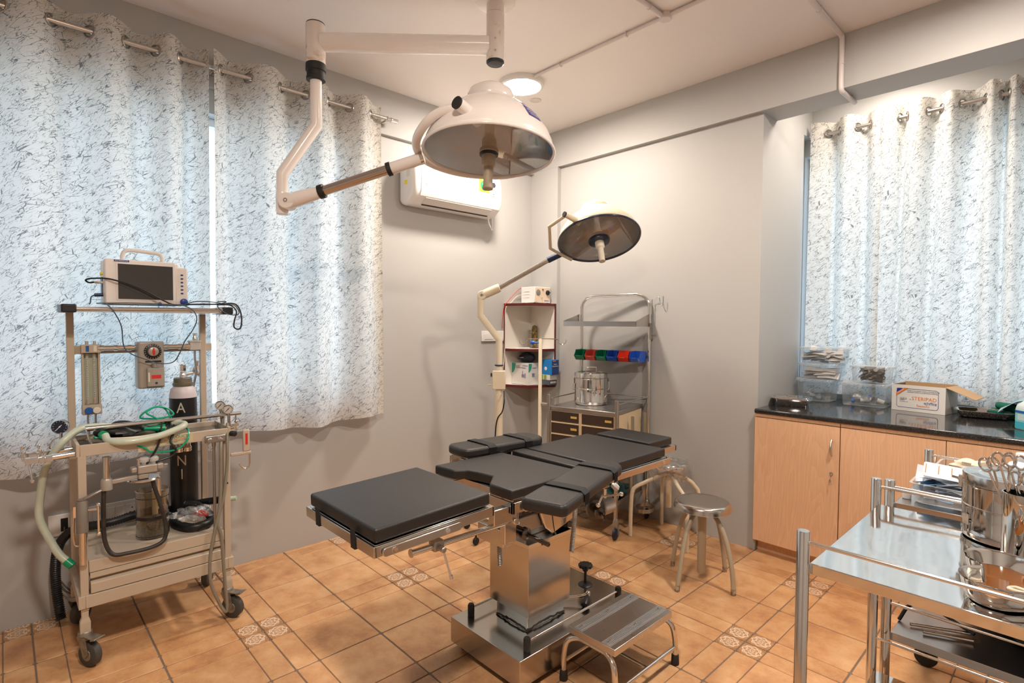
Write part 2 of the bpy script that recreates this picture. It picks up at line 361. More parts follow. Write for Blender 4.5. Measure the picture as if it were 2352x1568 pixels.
# ---------------------------------------------------------------- curtains
CLOTH = bpy.data.materials.new('printed_curtain_cloth'); CLOTH.use_nodes = True; n = CLOTH.node_tree.nodes; L = CLOTH.node_tree.links
n.remove(n['Principled BSDF']); out = n['Material Output']
uv = n.new('ShaderNodeUVMap')
def strokes(rot, sx, sy, thr, seed, wmask, pw=.5):
    mp = n.new('ShaderNodeMapping'); mp.inputs['Rotation'].default_value = (0, 0, rot); mp.inputs['Location'].default_value = (seed, seed*.7, 0); L.new(uv.outputs[0], mp.inputs[0])
    dn = n.new('ShaderNodeTexNoise'); dn.inputs['Scale'].default_value = 26; dn.inputs['Detail'].default_value = 3; L.new(mp.outputs[0], dn.inputs[0])
    dd = n.new('ShaderNodeVectorMath'); dd.operation = 'MULTIPLY_ADD'; dd.inputs[1].default_value = (.010, .010, 0); L.new(dn.outputs['Color'], dd.inputs[0]); L.new(mp.outputs[0], dd.inputs[2])
    sc_ = n.new('ShaderNodeMapping'); sc_.inputs['Scale'].default_value = (sx, sy, 1); L.new(dd.outputs[0], sc_.inputs[0])
    v = n.new('ShaderNodeTexVoronoi'); v.feature = 'DISTANCE_TO_EDGE'; v.inputs['Scale'].default_value = 1; L.new(sc_.outputs[0], v.inputs['Vector'])
    m_ = n.new('ShaderNodeTexNoise'); m_.inputs['Scale'].default_value = wmask; m_.inputs['Detail'].default_value = 2; L.new(mp.outputs[0], m_.inputs[0])
    tw = n.new('ShaderNodeMapRange'); tw.inputs[1].default_value = .42; tw.inputs[2].default_value = .68; tw.inputs[3].default_value = .0008; tw.inputs[4].default_value = thr; L.new(m_.outputs[0], tw.inputs[0])
    dv = n.new('ShaderNodeMath'); dv.operation = 'DIVIDE'; L.new(v.outputs['Distance'], dv.inputs[0]); L.new(tw.outputs[0], dv.inputs[1])
    mr = n.new('ShaderNodeMapRange'); mr.inputs[1].default_value = .5; mr.inputs[2].default_value = 1.2; mr.inputs[3].default_value = 1; mr.inputs[4].default_value = 0; L.new(dv.outputs[0], mr.inputs[0])
    return mr.outputs[0]
def dashes(rot, sx, sy, thr, seed, wmask):
    mp = n.new('ShaderNodeMapping'); mp.inputs['Rotation'].default_value = (0, 0, rot); mp.inputs['Location'].default_value = (seed, seed*.7, 0); L.new(uv.outputs[0], mp.inputs[0])
    sc_ = n.new('ShaderNodeMapping'); sc_.inputs['Scale'].default_value = (sx, sy, 1); L.new(mp.outputs[0], sc_.inputs[0])
    v = n.new('ShaderNodeTexNoise'); v.inputs['Scale'].default_value = 1; v.inputs['Detail'].default_value = 2; v.inputs['Distortion'].default_value = .35; L.new(sc_.outputs[0], v.inputs['Vector'])
    sb = n.new('ShaderNodeMath'); sb.operation = 'SUBTRACT'; sb.inputs[1].default_value = .5; L.new(v.outputs[0], sb.inputs[0]); ab = n.new('ShaderNodeMath'); ab.operation = 'ABSOLUTE'; L.new(sb.outputs[0], ab.inputs[0])
    m_ = n.new('ShaderNodeTexNoise'); m_.inputs['Scale'].default_value = wmask; m_.inputs['Detail'].default_value = 2; L.new(mp.outputs[0], m_.inputs[0])
    tw = n.new('ShaderNodeMapRange'); tw.inputs[1].default_value = .45; tw.inputs[2].default_value = .62; tw.inputs[3].default_value = .0004; tw.inputs[4].default_value = thr; L.new(m_.outputs[0], tw.inputs[0])
    dv = n.new('ShaderNodeMath'); dv.operation = 'DIVIDE'; L.new(ab.outputs[0], dv.inputs[0]); L.new(tw.outputs[0], dv.inputs[1])
    mr = n.new('ShaderNodeMapRange'); mr.inputs[1].default_value = .5; mr.inputs[2].default_value = 1.2; mr.inputs[3].default_value = 1; mr.inputs[4].default_value = 0; L.new(dv.outputs[0], mr.inputs[0])
    return mr.outputs[0]
a_ = dashes(-.60, 13, 70, .021, 0, 26); b_ = strokes(-.50, 11, 40, .030, 3.3, 18); c_ = dashes(-.85, 22, 95, .022, 7.7, 26)
m1 = n.new('ShaderNodeMath'); m1.operation = 'MAXIMUM'; L.new(a_, m1.inputs[0]); L.new(b_, m1.inputs[1])
m2 = n.new('ShaderNodeMath'); m2.operation = 'MAXIMUM'; L.new(m1.outputs[0], m2.inputs[0]); L.new(c_, m2.inputs[1])
m3 = n.new('ShaderNodeMath'); m3.operation = 'MULTIPLY'; m3.inputs[1].default_value = .86; L.new(m2.outputs[0], m3.inputs[0])
ck = n.new('ShaderNodeMix'); ck.data_type = 'RGBA'; ck.inputs[6].default_value = (.80, .765, .70, 1); ck.inputs[7].default_value = (.14, .145, .15, 1); L.new(m3.outputs[0], ck.inputs[0])
df = n.new('ShaderNodeBsdfDiffuse'); tl = n.new('ShaderNodeBsdfTranslucent'); ms = n.new('ShaderNodeMixShader'); ms.inputs[0].default_value = .42
L.new(ck.outputs[2], df.inputs[0]); L.new(ck.outputs[2], tl.inputs[0]); L.new(df.outputs[0], ms.inputs[1]); L.new(tl.outputs[0], ms.inputs[2]); L.new(ms.outputs[0], out.inputs[0])
RING = mat('eyelet_metal', (.42, .38, .34), .3, 1)
def curtain(name, ax, a0, a1, base, zb, rings, amp, label, zrod, ztop=.085, low=.75, seed=1, lean=0, taper=0, group=None):
    """cloth hanging in folds; rings = positions (front->back and back->front crossings); the cloth is in front of the rod between pairs"""
    rnd = random.Random(seed); nu = int((a1-a0)*110); nv = 60; vs = []; uvs = []; fs = []
    ph = [rnd.uniform(0, 6.28) for _ in range(6)]
    # phase function: multiples of pi at ring positions
    rp = sorted(rings)
    def phase(a):
        if a <= rp[0]: return PI*(0-(rp[0]-a)/(rp[1]-rp[0]))
        for i in range(len(rp)-1):
            if a <= rp[i+1]: return PI*(i+(a-rp[i])/(rp[i+1]-rp[i]))
        return PI*(len(rp)-1+(a-rp[-1])/(rp[-1]-rp[-2]))
    s_len = [0]; prev = None; prof = []
    for i in range(nu+1):
        a = a0+(a1-a0)*i/nu; d = amp*math.sin(phase(a))*(1 if True else 0)
        p = (a, d)
        if prev: s_len.append(s_len[-1]+math.hypot(p[0]-prev[0], p[1]-prev[1]))
        prev = p; prof.append(p)
    for j in range(nv+1):
        t = (j*.012/(zrod+ztop-zb)) if j <= 14 else (14*.012/(zrod+ztop-zb))+(1-14*.012/(zrod+ztop-zb))*(j-14)/(nv-14); z = zrod+ztop-(zrod+ztop-zb)*t
        for i in range(nu+1):
            a, d = prof[i]; u = i/nu
            k = 1-(1-low)*min(1, t*1.5)
            dd = d*k+.010*t*math.sin(a*13+ph[0]+t*2)+.006*t*math.sin(a*31+ph[1]-t*3)+lean*t
            aa = a+taper*t*(u-.5)*(a1-a0)+.008*t*math.sin(a*9+ph[2]+t*3)
            zz = z+(.004*math.sin(a*23+ph[3])*(1-t)+.012*math.sin(a*7+ph[4])*t*t)
            if ax == 'y': vs.append((base+dd, aa, zz))
            else: vs.append((aa, base-dd, zz))
            uvs.append((s_len[i], z))
    w1 = nu+1
    for j in range(nv):
        for i in range(nu):
            q = Vector(vs[j*w1+i])+Vector(vs[(j+1)*w1+i+1]); q /= 2; av = q.y if ax == 'y' else q.x; dv = q.x if ax == 'y' else q.y
            if any(math.hypot(math.hypot(av-a, dv-base), q.z-zrod) < .023 for a in rp): continue      # eyelet hole
            fs.append((j*w1+i, j*w1+i+1, (j+1)*w1+i+1, (j+1)*w1+i))
    me = bpy.data.meshes.new(name); me.from_pydata(vs, [], fs); ul = me.uv_layers.new(name='UVMap')
    for p in me.polygons:
        p.use_smooth = True
        for li in p.loop_indices: ul.data[li].uv = uvs[me.loops[li].vertex_index]
    me.materials.append(CLOTH); o = bpy.data.objects.new(name, me); COL.objects.link(o); tag(o, label, 'curtain', group)
    for a in rp:
        if not a0 < a < a1: continue
        # direction of the cloth normal at the crossing
        e = 1e-3; dd = (math.sin(phase(a+e))-math.sin(phase(a-e)))*amp/(2*e)
        if ax == 'y': nrm = Vector((1, -dd, 0)); c = Vector((base, a, zrod))
        else: nrm = Vector((-dd, -1, 0)); c = Vector((a, base, zrod))
        m = MB(); m.torus(c, nrm, .027, .0045, 20, 6); m.build('eyelet', RING, o)
    return o
# rods and curtains, left wall
ZR = 2.835; XR = .105
def yy(px): return U(px, 40+(px)*.27, 0, XR).y
rodm = MB(); rodm.cyl((XR, -4.4, ZR), (XR, -1.50, ZR), .0125, 16); rodL = thing('curtain_rod', 'brushed steel curtain rod above the window of the left wall', 'curtain rod')
rodm.build('rod', BRUSH, rodL)
fin = MB(); fin.lathe([(.0125, 0), (.017, .004), (.017, .012), (.0125, .016), (.0125, .030), (.017, .034), (.017, .042), (.0145, .046), (.0145, .085), (.012, .088)], (XR, -1.56, ZR), (0, 1, 0), 20)
fin.build('finial', STEEL, rodL)
for yb in (-4.2, -1.545, -2.62):
    m = MB(); m.cyl((0.031, yb, ZR), (XR, yb, ZR), .006, 10); m.lathe([(.018, 0), (.018, .006)], (.031, yb, ZR), (1, 0, 0), 16); m.build('bracket', STEEL, rodL)
settle(rodL)
r1 = [-4.33, -4.17, -4.05, -3.90, -3.77, -3.62, -3.475, -3.305, -3.165, -3.02, -2.895, -2.785]
r1 = [-4.6, -4.44]+r1
curtain('curtain', 'y', -4.35, -2.655, XR, .735, r1, .050, 'cream eyelet curtain with grey scratch print behind the monitor trolley', ZR, seed=3, lean=-.02, low=.55)
r2 = [-2.72, -2.588, -2.445, -2.265, -2.115, -1.97, -1.83, -1.675, -1.52]
curtain('curtain', 'y', -2.635, -1.575, XR, .80, r2, .050, 'cream eyelet curtain with grey scratch print hanging left of the air conditioner', ZR, seed=8, low=.8)
# right recess
YR = .775; ZR2 = 2.79
rodR = thing('curtain_rod', 'brushed steel curtain rod in the window recess above the worktop', 'curtain rod')
m = MB(); m.cyl((2.03, YR, ZR2), (4.1, YR, ZR2), .0125, 16); m.build('rod', BRUSH, rodR)
m = MB(); m.lathe([(.012, 0), (.0155, .003), (.0155, .05), (.012, .053)], (2.012, YR, ZR2), (1, 0, 0), 18); m.build('finial', STEEL, rodR)
for xb in (2.06, 3.2, 4.05):
    m = MB(); m.cyl((xb, DN, ZR2), (xb, YR, ZR2), .006, 10); m.lathe([(.018, 0), (.018, .006)], (xb, DN-.0065, ZR2), (0, 1, 0), 16); m.build('bracket', STEEL, rodR)
settle(rodR)
def xx(px): return U(px, 312-(px-1858)*.22, 1, YR).x
r3 = [xx(v) for v in (1833, 1904, 1928, 1971, 1999, 2040)]
curtain('curtain', 'x', xx(1868), xx(2026), YR, .95, r3, .045, 'narrow gathered cream curtain with grey scratch print beside the recess side wall', ZR2, seed=5, low=.8, taper=.10, lean=-.012)
r4 = [xx(v) for v in (2020, 2068, 2084, 2134, 2163, 2212, 2264, 2302, 2318, 2352, 2380, 2420)]
curtain('curtain', 'x', xx(2027), 3.62, YR, .945, r4, .050, 'wide cream curtain with grey scratch print behind the boxes on the worktop', ZR2, seed=6, low=.55, taper=.04, lean=-.015)
# ---------------------------------------------------------------- ceiling fittings
GLOW = mat('lit_diffuser', (1, .88, .77), .5, emit=105)
SOFT = mat('dim_lit_diffuser', (1, .88, .77), .5, emit=60)
def ceil_light(x, y, label, z=H, gm=GLOW):
    t = thing('ceiling_light', label, 'ceiling light')
    m = MB(); m.lathe([(.150, 0), (.152, -.010), (.146, -.026), (.134, -.032), (.126, -.030)], (x, y, z), n=48, cap=False); m.build('rim', WHITE, t)
    m = MB(); m.lathe([(.130, -.030), (.10, -.036), (.05, -.039), (.0, -.040)], (x, y, z), n=48, cap=False); m.build('diffuser', gm, t, label='glowing diffuser')
    return settle(t)
ceil_light(.755, -.905, 'round white surface ceiling light glowing above the air conditioner')
for i, (x, y) in enumerate([(3.05, -.93), (2.95, -3.30)]):
    ceil_light(x, y, ['round white ceiling light over the steel trolleys', 'round white ceiling light above the viewer near the right wall'][i])
ceil_light(2.52, .47, 'round white ceiling light inside the window recess', gm=SOFT)
COND = mat('painted_conduit', (.72, .66, .635), .4)
c = thing('wiring_conduit', 'painted wiring pipe crossing the ceiling and bending down over the beam', 'conduit')
m = MB(); m.tube(spline([(.90, -.93, H-.012), (1.4, -.93, H-.012), (1.87, -.93, H-.012)], 4), .0095, 10); m.tube([(1.87, -.93, H-.012), (2.95, -.93, H-.012)], .0105, 10)
m.tube([(1.855, -.93, H-.014), (1.855, -3.4, H-.014)], .013, 10)
m.build('pipe', COND, c)
m = MB(); m.tube(spline([(2.44, -2.9, H-.013), (2.44, -1.5, H-.013), (2.44, -.5, H-.013), (2.44, -.12, H-.013), (2.442, -.062, H-.02), (2.443, -.055, H-.06), (2.443, -.055, 2.90), (2.443, -.055, 2.79), (2.445, -.045, 2.755), (2.447, .0, 2.752), (2.447, .19, 2.755)], 6), .013, 12)
m.build('pipe', COND, c)
m = MB(); m.lathe([(.034, 0), (.034, -.026), (.03, -.03), (0, -.03)], (1.862, -.93, H), n=24); m.build('junction_box', COND, c)
for p, ax in (((2.443, -.055, 2.90), (0, 0, 1)), ((2.44, -.42, H-.013), (0, 1, 0)), ((1.13, -.93, H-.012), (1, 0, 0)), ((1.62, -.93, H-.012), (1, 0, 0)), ((1.855, -1.07, H-.014), (0, 1, 0)), ((2.447, .11, 2.757), (0, 1, 0))):
    m = MB(); m.torus(p, ax, .0135, .003, 16, 6); m.build('saddle_clip', COND, c)
settle(c)
m = MB(); m.lathe([(.042, 0), (.042, -.003), (.038, -.005), (0, -.005)], tuple(U(1230, 230, 2, H)), n=32); o = m.build('blank_cover', COND); tag(o, 'small round blank cover on the ceiling beside the glowing light', 'cover plate')
# ================================================================ operating table
t = thing('operating_table', 'black padded operating table on a polished steel pedestal in the room centre', 'operating table')
def tilt(mb):   # leg section droops slightly towards its free end
    mb.T = Matrix.Translation((0, -2.23, .80)) @ Matrix.Rotation(math.radians(1.9), 4, 'X') @ Matrix.Translation((0, 2.23, -.785)); return mb
def pad(poly, z0, z1, name='cushion', mbT=None, bev=.007):
    m = MB()
    if mbT: tilt(m)
    m.prism(poly, z0, z1); return m.build(name, LEATHER, t, bevel=bev, seg=3, ang=50)
pad(rrect(1.508, 1.982, -2.695, -2.235, .012), .782, .826, 'leg_cushion', True)
pad([(1.48, -2.125), (1.60, -2.115), (1.635, -2.072), (1.70, -2.056), (1.775, -2.045), (1.84, -2.118), (1.86, -2.127), (1.975, -2.125), (1.975, -1.715), (1.50, -1.745)], .782, .822, 'seat_cushion')
pad(rrect(1.503, 1.95, -1.685, -1.602, .01), .782, .822, 'waist_cushion')
pad([(1.50, -1.588), (1.998, -1.574), (1.99, -1.08), (1.49, -1.085)], .78, .822, 'back_cushion')
pad(rrect(1.528, 1.875, -1.045, -.818, .012), .782, .824, 'head_cushion')
# section frames
m = tilt(MB())
for a, b in (((1.497, -2.70, .742), (1.507, -2.228, .777)), ((1.980, -2.70, .742), (1.990, -2.228, .777)), ((1.497, -2.705, .742), (1.990, -2.695, .777)), ((1.497, -2.235, .742), (1.990, -2.225, .777)), ((1.507, -2.695, .772), (1.98, -2.235, .777))): m.box(a, b)
m.build('leg_frame', SHEET, t, bevel=.0015)
for xa in (1.486, 1.992):
    m = tilt(MB()); m.prism([(y, z) for y, z in rrect(-2.68, -2.38, .741, .768, .012)], xa, xa+.009, Matrix(((0, 0, 1, 0), (1, 0, 0, 0), (0, 1, 0, 0), (0, 0, 0, 1))))
    r = m.build('side_rail', SHEET, t, bevel=.0015)
    for y in (-2.64, -2.44):
        m = tilt(MB()); s = 1 if xa > 1.7 else -1; m.lathe([(.010, 0), (.009, .003), (0, .003)], (xa+.0045+s*.0045, y, .754), (s, 0, 0), 16); m.build('screw', CHROME, r)
for x in (1.60, 1.862):
    m = tilt(MB()); m.box((x-.014, -2.709, .738), (x+.014, -2.705, .80)); m.box((x-.014, -2.709, .736), (x+.014, -2.62, .739)); m.build('strap', WEB, t, bevel=.001)
m = MB()
for a, b in (((1.482, -2.128, .735), (1.492, -1.70, .777)), ((1.972, -2.128, .735), (1.984, -1.70, .777)), ((1.492, -2.128, .735), (1.595, -2.118, .777)), ((1.83, -2.128, .735), (1.984, -2.118, .777)), ((1.595, -2.06, .735), (1.83, -2.05, .777)), ((1.595, -2.128, .735), (1.605, -2.05, .777)), ((1.825, -2.128, .735), (1.835, -2.05, .777)), ((1.492, -2.05, .772), (1.972, -1.70, .777)), ((1.482, -1.705, .735), (1.984, -1.695, .777))): m.box(a, b)
m.build('seat_frame', SHEET, t, bevel=.001)
m = MB(); m.prism([(y, z) for y, z in rrect(-2.085, -1.86, .738, .768, .012)], 1.992, 2.0, Matrix(((0, 0, 1, 0), (1, 0, 0, 0), (0, 1, 0, 0), (0, 0, 0, 1)))); m.build('side_rail', SHEET, t, bevel=.001)
m = MB()
for a, b in (((1.488, -1.695, .735), (1.498, -1.06, .776)), ((1.978, -1.695, .735), (1.988, -1.06, .776)), ((1.488, -1.695, .735), (1.988, -1.685, .776)), ((1.488, -1.07, .735), (1.988, -1.06, .776)), ((1.498, -1.685, .770), (1.978, -1.07, .776))): m.box(a, b)
m.build('back_frame', SHEET, t, bevel=.001)
for xa in (1.476, 1.992):
    m = MB(); m.prism([(y, z) for y, z in rrect(-1.60, -1.045, .742, .772, .013)], xa, xa+.009, Matrix(((0, 0, 1, 0), (1, 0, 0, 0), (0, 1, 0, 0), (0, 0, 0, 1)))); r = m.build('side_rail', SHEET, t, bevel=.0015)
    for y in (-1.50, -1.11):
        s = 1 if xa > 1.7 else -1; m = MB(); m.lathe([(.010, 0), (.009, .003), (0, .003)], (xa+.0045+s*.0045, y, .757), (s, 0, 0), 16); m.build('screw', CHROME, r)
m = MB()
for a, b in (((1.53, -1.05, .75), (1.54, -.80, .779)), ((1.878, -1.05, .75), (1.89, -.80, .779)), ((1.53, -.81, .75), (1.89, -.80, .779)), ((1.54, -1.05, .773), (1.878, -.81, .779))): m.box(a, b)
m.build('head_frame', SHEET, t, bevel=.001)
# leg section slide rods, clamps, springs
m = MB(); m.cyl((1.955, -2.55, .704), (1.955, -2.10, .700), .0105, 16); m.lathe([(.014, 0), (.014, .004)], (1.955, -2.55, .704), (0, -1, 0), 16); m.build('slide_rod', STEEL, t)
m = MB(); m.cyl((1.535, -2.55, .704), (1.535, -2.10, .700), .0105, 16); m.build('slide_rod', STEEL, t)
m = MB(); m.box((1.937, -2.472, .688), (1.973, -2.432, .722)); m.cyl((1.955, -2.452, .702), (2.00, -2.452, .699), .010, 14); m.build('clamp', DULL, t, bevel=.003)
m = MB(); m.cyl((1.992, -2.452, .699), (2.018, -2.440, .615), .004, 10); m.lathe([(.006, -.006), (.0065, .006)], (2.019, -2.439, .612), (.2, .1, -1), 12); m.ball((1.992, -2.452, .701), .008, 12); m.build('clamp_lever', CHROME, t)
m = MB(); m.box((1.94, -2.21, .705), (1.972, -2.115, .765)); m.box((1.935, -2.15, .62), (1.965, -2.09, .745)); m.box((1.80, -2.145, .60), (1.95, -2.10, .665)); m.cyl((1.93, -2.10, .70), (1.975, -2.10, .70), .012, 14); m.build('hinge_bracket', SHEET, t, bevel=.003)
m = MB(); m.box((1.52, -2.21, .705), (1.552, -2.115, .765)); m.box((1.52, -2.15, .62), (1.55, -2.09, .745)); m.build('hinge_bracket', SHEET, t, bevel=.003)
def helix(c0, c1, R, r, turns, n=10):
    c0, c1 = Vector(c0), Vector(c1); M3 = frame_from(c1-c0); N = int(turns*n); L_ = (c1-c0).length
    return [c0+M3 @ Vector((R*math.cos(2*PI*i/n), R*math.sin(2*PI*i/n), L_*i/N)) for i in range(N+1)]
m = MB(); m.tube(helix((1.90, -2.12, .60), (1.905, -2.12, .515), .0075, .002, 14), .0024, 6); m.cyl((1.90, -2.12, .60), (1.905, -2.12, .525), .0045, 8); m.build('spring', DULL, t)
m = MB(); m.tube(helix((1.945, -1.72, .665), (1.94, -1.74, .47), .008, .002, 34), .0024, 6); m.cyl((1.945, -1.72, .70), (1.94, -1.74, .47), .0045, 8); m.build('spring', DULL, t)
# pedestal
m = MB()
m.box((1.522, -2.068, .03), (1.965, -1.30, .14)); m.build('base', PED, t, bevel=.002)
for x in (1.57, 1.92):
    for y in (-2.01, -1.36):
        m = MB(); m.lathe([(.03, 0), (.03, .02), (.02, .032)], (x, y, 0), n=20); m.build('base_foot', RUBBER, t)
for x in (1.575, 1.93):
    m = MB(); m.cyl((x, -1.993, .176), (x, -1.385, .176), .0055, 12); m.build('guard_rod', STEEL, t)
    for y in (-1.995, -1.383):
        m = MB(); m.lathe([(.0135, 0), (.015, .003), (.015, .046), (.012, .053), (0, .054)], (x, y, .14), n=20); m.build('rubber_stop', RUBBER, t)
m = MB(); m.box((1.643, -1.902, .14), (1.838, -1.670, .45)); m.build('inner_column', SHEET, t, bevel=.002)
rnd = random.Random(3); m = MB()
loop = []
for (xa, ya), (xb, yb) in (((1.641, -1.904), (1.840, -1.904)), ((1.840, -1.904), (1.840, -1.668)), ((1.840, -1.668), (1.641, -1.668)), ((1.641, -1.668), (1.641, -1.904))):
    for i in range(22): f = i/22; loop.append(Vector((xa+(xb-xa)*f, ya+(yb-ya)*f, .143+rnd.uniform(-.001, .005)+.006*math.sin(f*3.1))))
m.tube(loop, [.0015+rnd.random()*.003 for _ in loop], 6, closed=True); m.build('sealant', RUBBER, t)
m = MB(); m.box((1.618, -1.922, .213), (1.862, -1.655, .512)); o = m.build('column_sleeve', PED, t, bevel=.002)
m = MB(); m.box((1.614, -1.926, .506), (1.866, -1.651, .526)); m.build('sleeve_cap', SHEET, t, bevel=.002)
m = MB(); m.box((1.66, -1.88, .526), (1.80, -1.70, .74)); m.box((1.80, -1.97, .60), (1.815, -1.72, .736)); m.box((1.60, -1.97, .60), (1.615, -1.72, .736)); m.build('head_block', SHEET, t, bevel=.004)
m = MB(); m.prism([(-1.90, .735), (-1.90, .66), (-1.875, .60), (-1.83, .565), (-1.70, .60), (-1.66, .66), (-1.66, .735)], 1.90, 1.915, Matrix(((0, 0, 1, 0), (1, 0, 0, 0), (0, 1, 0, 0), (0, 0, 0, 1)))); m.box((1.815, -1.90, .70), (1.90, -1.66, .735)); m.build('gear_shroud', SHEET, t, bevel=.004)
m = MB(); m.lathe([(.02, 0), (.036, .004), (.036, .045), (.033, .05), (.033, .06), (.030, .075)], (1.795, -2.045, .645), (1, 0, 0), 28); m.build('gear_drum', DULL, t)
m = MB(); m.box((1.868, -2.075, .60), (1.893, -1.86, .665)); m.build('crank_arm', DULL, t, bevel=.005)
m = MB(); m.lathe([(.019, 0), (.019, .06), (.017, .062), (.024, .064), (.024, .082), (.018, .088), (.0085, .090), (.0085, .20), (.006, .203)], (1.893, -2.045, .64), (1, -.02, -.03), 24)
m.cyl((2.06, -2.049, .645), (2.06, -2.049, .622), .003, 8); m.build('crank_handle', [mat('dark_steel', (.12, .11, .10), .18, 1)], t)
m = MB(); m.cyl((1.94, -2.06, .735), (1.955, -2.075, .69), .004, 8); m.torus((1.957, -2.078, .685), (.6, -.6, .3), .006, .003, 14, 6); m.build('release_pin', CHROME, t)
# gear housing under the back section with its own hand crank
m = MB(); m.prism([(1.60, .665), (1.90, .555), (1.925, .56), (1.945, .59), (1.935, .625), (1.90, .645), (1.62, .72)], -1.50, -1.42, Matrix(((1, 0, 0, 0), (0, 0, 1, 0), (0, 1, 0, 0), (0, 0, 0, 1)))); m.build('gear_housing', mat('grey_enamel', (.42, .39, .36), .4), t, bevel=.008)
m = MB(); m.lathe([(.044, 0), (.044, .012), (.020, .014), (.020, .05), (.024, .052), (.024, .066), (.009, .068), (.009, .12)], (1.905, -1.535, .60), (.86, -.5, 0), 24); m.cyl((1.998, -1.59, .620), (1.998, -1.59, .580), .003, 8); m.build('crank_handle', [MATS['dark_steel']], t)
m = MB(); m.box((1.60, -1.55, .58), (1.75, -1.40, .735)); m.build('housing_mount', SHEET, t, bevel=.004)
# height knob and pump lever on the base
m = MB(); m.lathe([(.036, 0), (.036, .002), (.030, .007), (.012, .010)], (1.740, -1.395, .14), n=28); m.lathe([(.007, .005), (.007, .07), (.014, .072), (.015, .088), (.008, .092)], (1.740, -1.395, .14), n=20); m.build('knob_stem', BLACK, t)
m = MB(); pr = [(.034+.0022*math.cos(10*2*PI*i/60)) for i in range(60)]
m.prism([(1.740+pr[i]*math.cos(2*PI*i/60), -1.395+pr[i]*math.sin(2*PI*i/60)) for i in range(60)], .228, .246); m.build('knob', BLACK, t, bevel=.004)
m = MB(); m.tube(spline([(1.755, -1.66, .17), (1.80, -1.60, .168), (1.845, -1.55, .175), (1.862, -1.525, .185)], 5), .008, 10); m.ball((1.862, -1.525, .186), .012); m.build('pump_lever', STEEL, t)
m = MB(); m.lathe([(.008, 0), (.018, .006), (.020, .022), (.012, .042), (.010, .058), (.006, .062)], (1.885, -1.580, .150), (-.45, 1, .55), 20); m.build('lever_grip', BLACK, t)
# arm boards
def armboard(near_l, near_r, far_r, far_l, z1, rn, straps, drop):
    P = [Vector((*p, 0)) for p in (near_l, near_r, far_r, far_l)]
    c = sum(P, Vector())/4; ay = ((P[2]+P[3])/2-(P[0]+P[1])/2); Ln = ay.length; ay.normalize(); ax = Vector((ay.y, -ay.x, 0)); wd = ((P[1]-P[0]).length+(P[2]-P[3]).length)/2
    M4 = Matrix(((ax.x, ay.x, 0, c.x), (ax.y, ay.y, 0, c.y), (0, 0, 1, z1), (0, 0, 0, 1)))
    r0 = min(rn, wd*.45); hw, hl = wd/2, Ln/2
    poly = []
    for cx, cy, a0, rr in ((hw-wd*.38, hl-wd*.38, 0, wd*.38), (-hw+wd*.38, hl-wd*.38, 90, wd*.38), (-hw+r0, -hl+r0, 180, r0), (hw-r0, -hl+r0, 270, r0)):
        for i in range(7): a = math.radians(a0+90*i/6); poly.append((cx+rr*math.cos(a), cy+rr*math.sin(a)))
    m = MB(); m.prism(poly, -.042, 0, M4); b = m.build('arm_board', LEATHER, t, bevel=.012, seg=3, ang=50)
    for f, sk in straps:
        m = MB(); y = -hl+Ln*f; w_ = .022; e = .0035
        vs = []; N = 14; path = [(-hw-e, -.046), (-hw-e, -.008), (-hw+.012, e), (-hw*.3, e+.001), (hw*.3, e+.001), (hw-.012, e), (hw+e, -.008), (hw+e, -.046)]
        for i, (xx_, zz_) in enumerate(path):
            o_ = sk*(xx_/hw)
            for dy, dz in ((-w_, 0), (w_, 0), (w_, .002), (-w_, .002)): vs.append(M4 @ Vector((xx_, y+dy+o_, zz_+dz)))
        fs = []
        for i in range(len(path)-1):
            for k in range(4): fs.append((i*4+k, i*4+(k+1) % 4, i*4+4+(k+1) % 4, i*4+4+k))
        m.add(vs, fs); m.build('strap', WEB, b)
    m = MB(); m.prism([(-hw*.8, -hl*.9), (hw*.8, -hl*.9), (hw*.8, hl*.8), (-hw*.8, hl*.8)], -.050, -.0425, M4); m.build('support_plate', SHEET, b, bevel=.001)
    return M4
armboard((2.160, -2.23), (2.318, -2.25), (2.135, -1.62), (1.975, -1.685), .872, .022, [(.30, -.008), (.80, -.012)], 1)
armboard((1.300, -1.925), (1.475, -1.965), (1.520, -1.455), (1.345, -1.42), .858, .05, [(.30, .006), (.74, .006)], 0)
m = MB(); m.tube([(2.01, -1.60, .76), (2.03, -1.62, .80), (2.05, -1.68, .818)], .011, 12); m.box((1.995, -1.64, .735), (2.018, -1.58, .785)); m.cyl((2.01, -1.60, .73), (2.01, -1.60, .69), .007, 12); m.cyl((2.0, -1.605, .695), (2.085, -1.59, .72), .005, 10); m.cyl((2.0, -1.605, .70), (2.02, -1.66, .675), .005, 10)
m.ball((2.087, -1.59, .722), .010, 12); m.ball((2.02, -1.662, .674), .010, 12); m.build('arm_clamp', CHROME, t)
m = MB(); m.lathe([(.016, -.012), (.02, 0), (.014, .012)], (2.045, -1.575, .742), (.5, .5, .8), 14); m.build('clamp_knob', WHITE, t, label='white clamp knob')
m = MB(); m.box((1.40, -1.93, .798), (1.478, -1.90, .806)); m.box((1.42, -1.70, .798), (1.478, -1.66, .808)); m.box((1.462, -1.93, .74), (1.478, -1.66, .808)); m.box((1.32, -1.925, .765), (1.335, -1.85, .806)); m.build('arm_clamp', SHEET, t, bevel=.002)
m = MB(); m.tube(spline([(2.15, -2.10, .81), (2.10, -2.03, .70), (2.02, -1.93, .62), (1.86, -1.75, .53)], 8), .0022, 6); m.build('pendant_cord', BLACK, t)
m = MB(); m.T = Matrix.Translation((1.83, -1.675, .545)) @ Matrix.Rotation(.5, 4, 'Z') @ Matrix.Rotation(-.35, 4, 'X'); m.box((-.035, -.05, -.012), (.035, .05, .012))
for i in range(6): m.box((-.033+.012*i, -.048, .012), (-.027+.012*i, .048, .016))
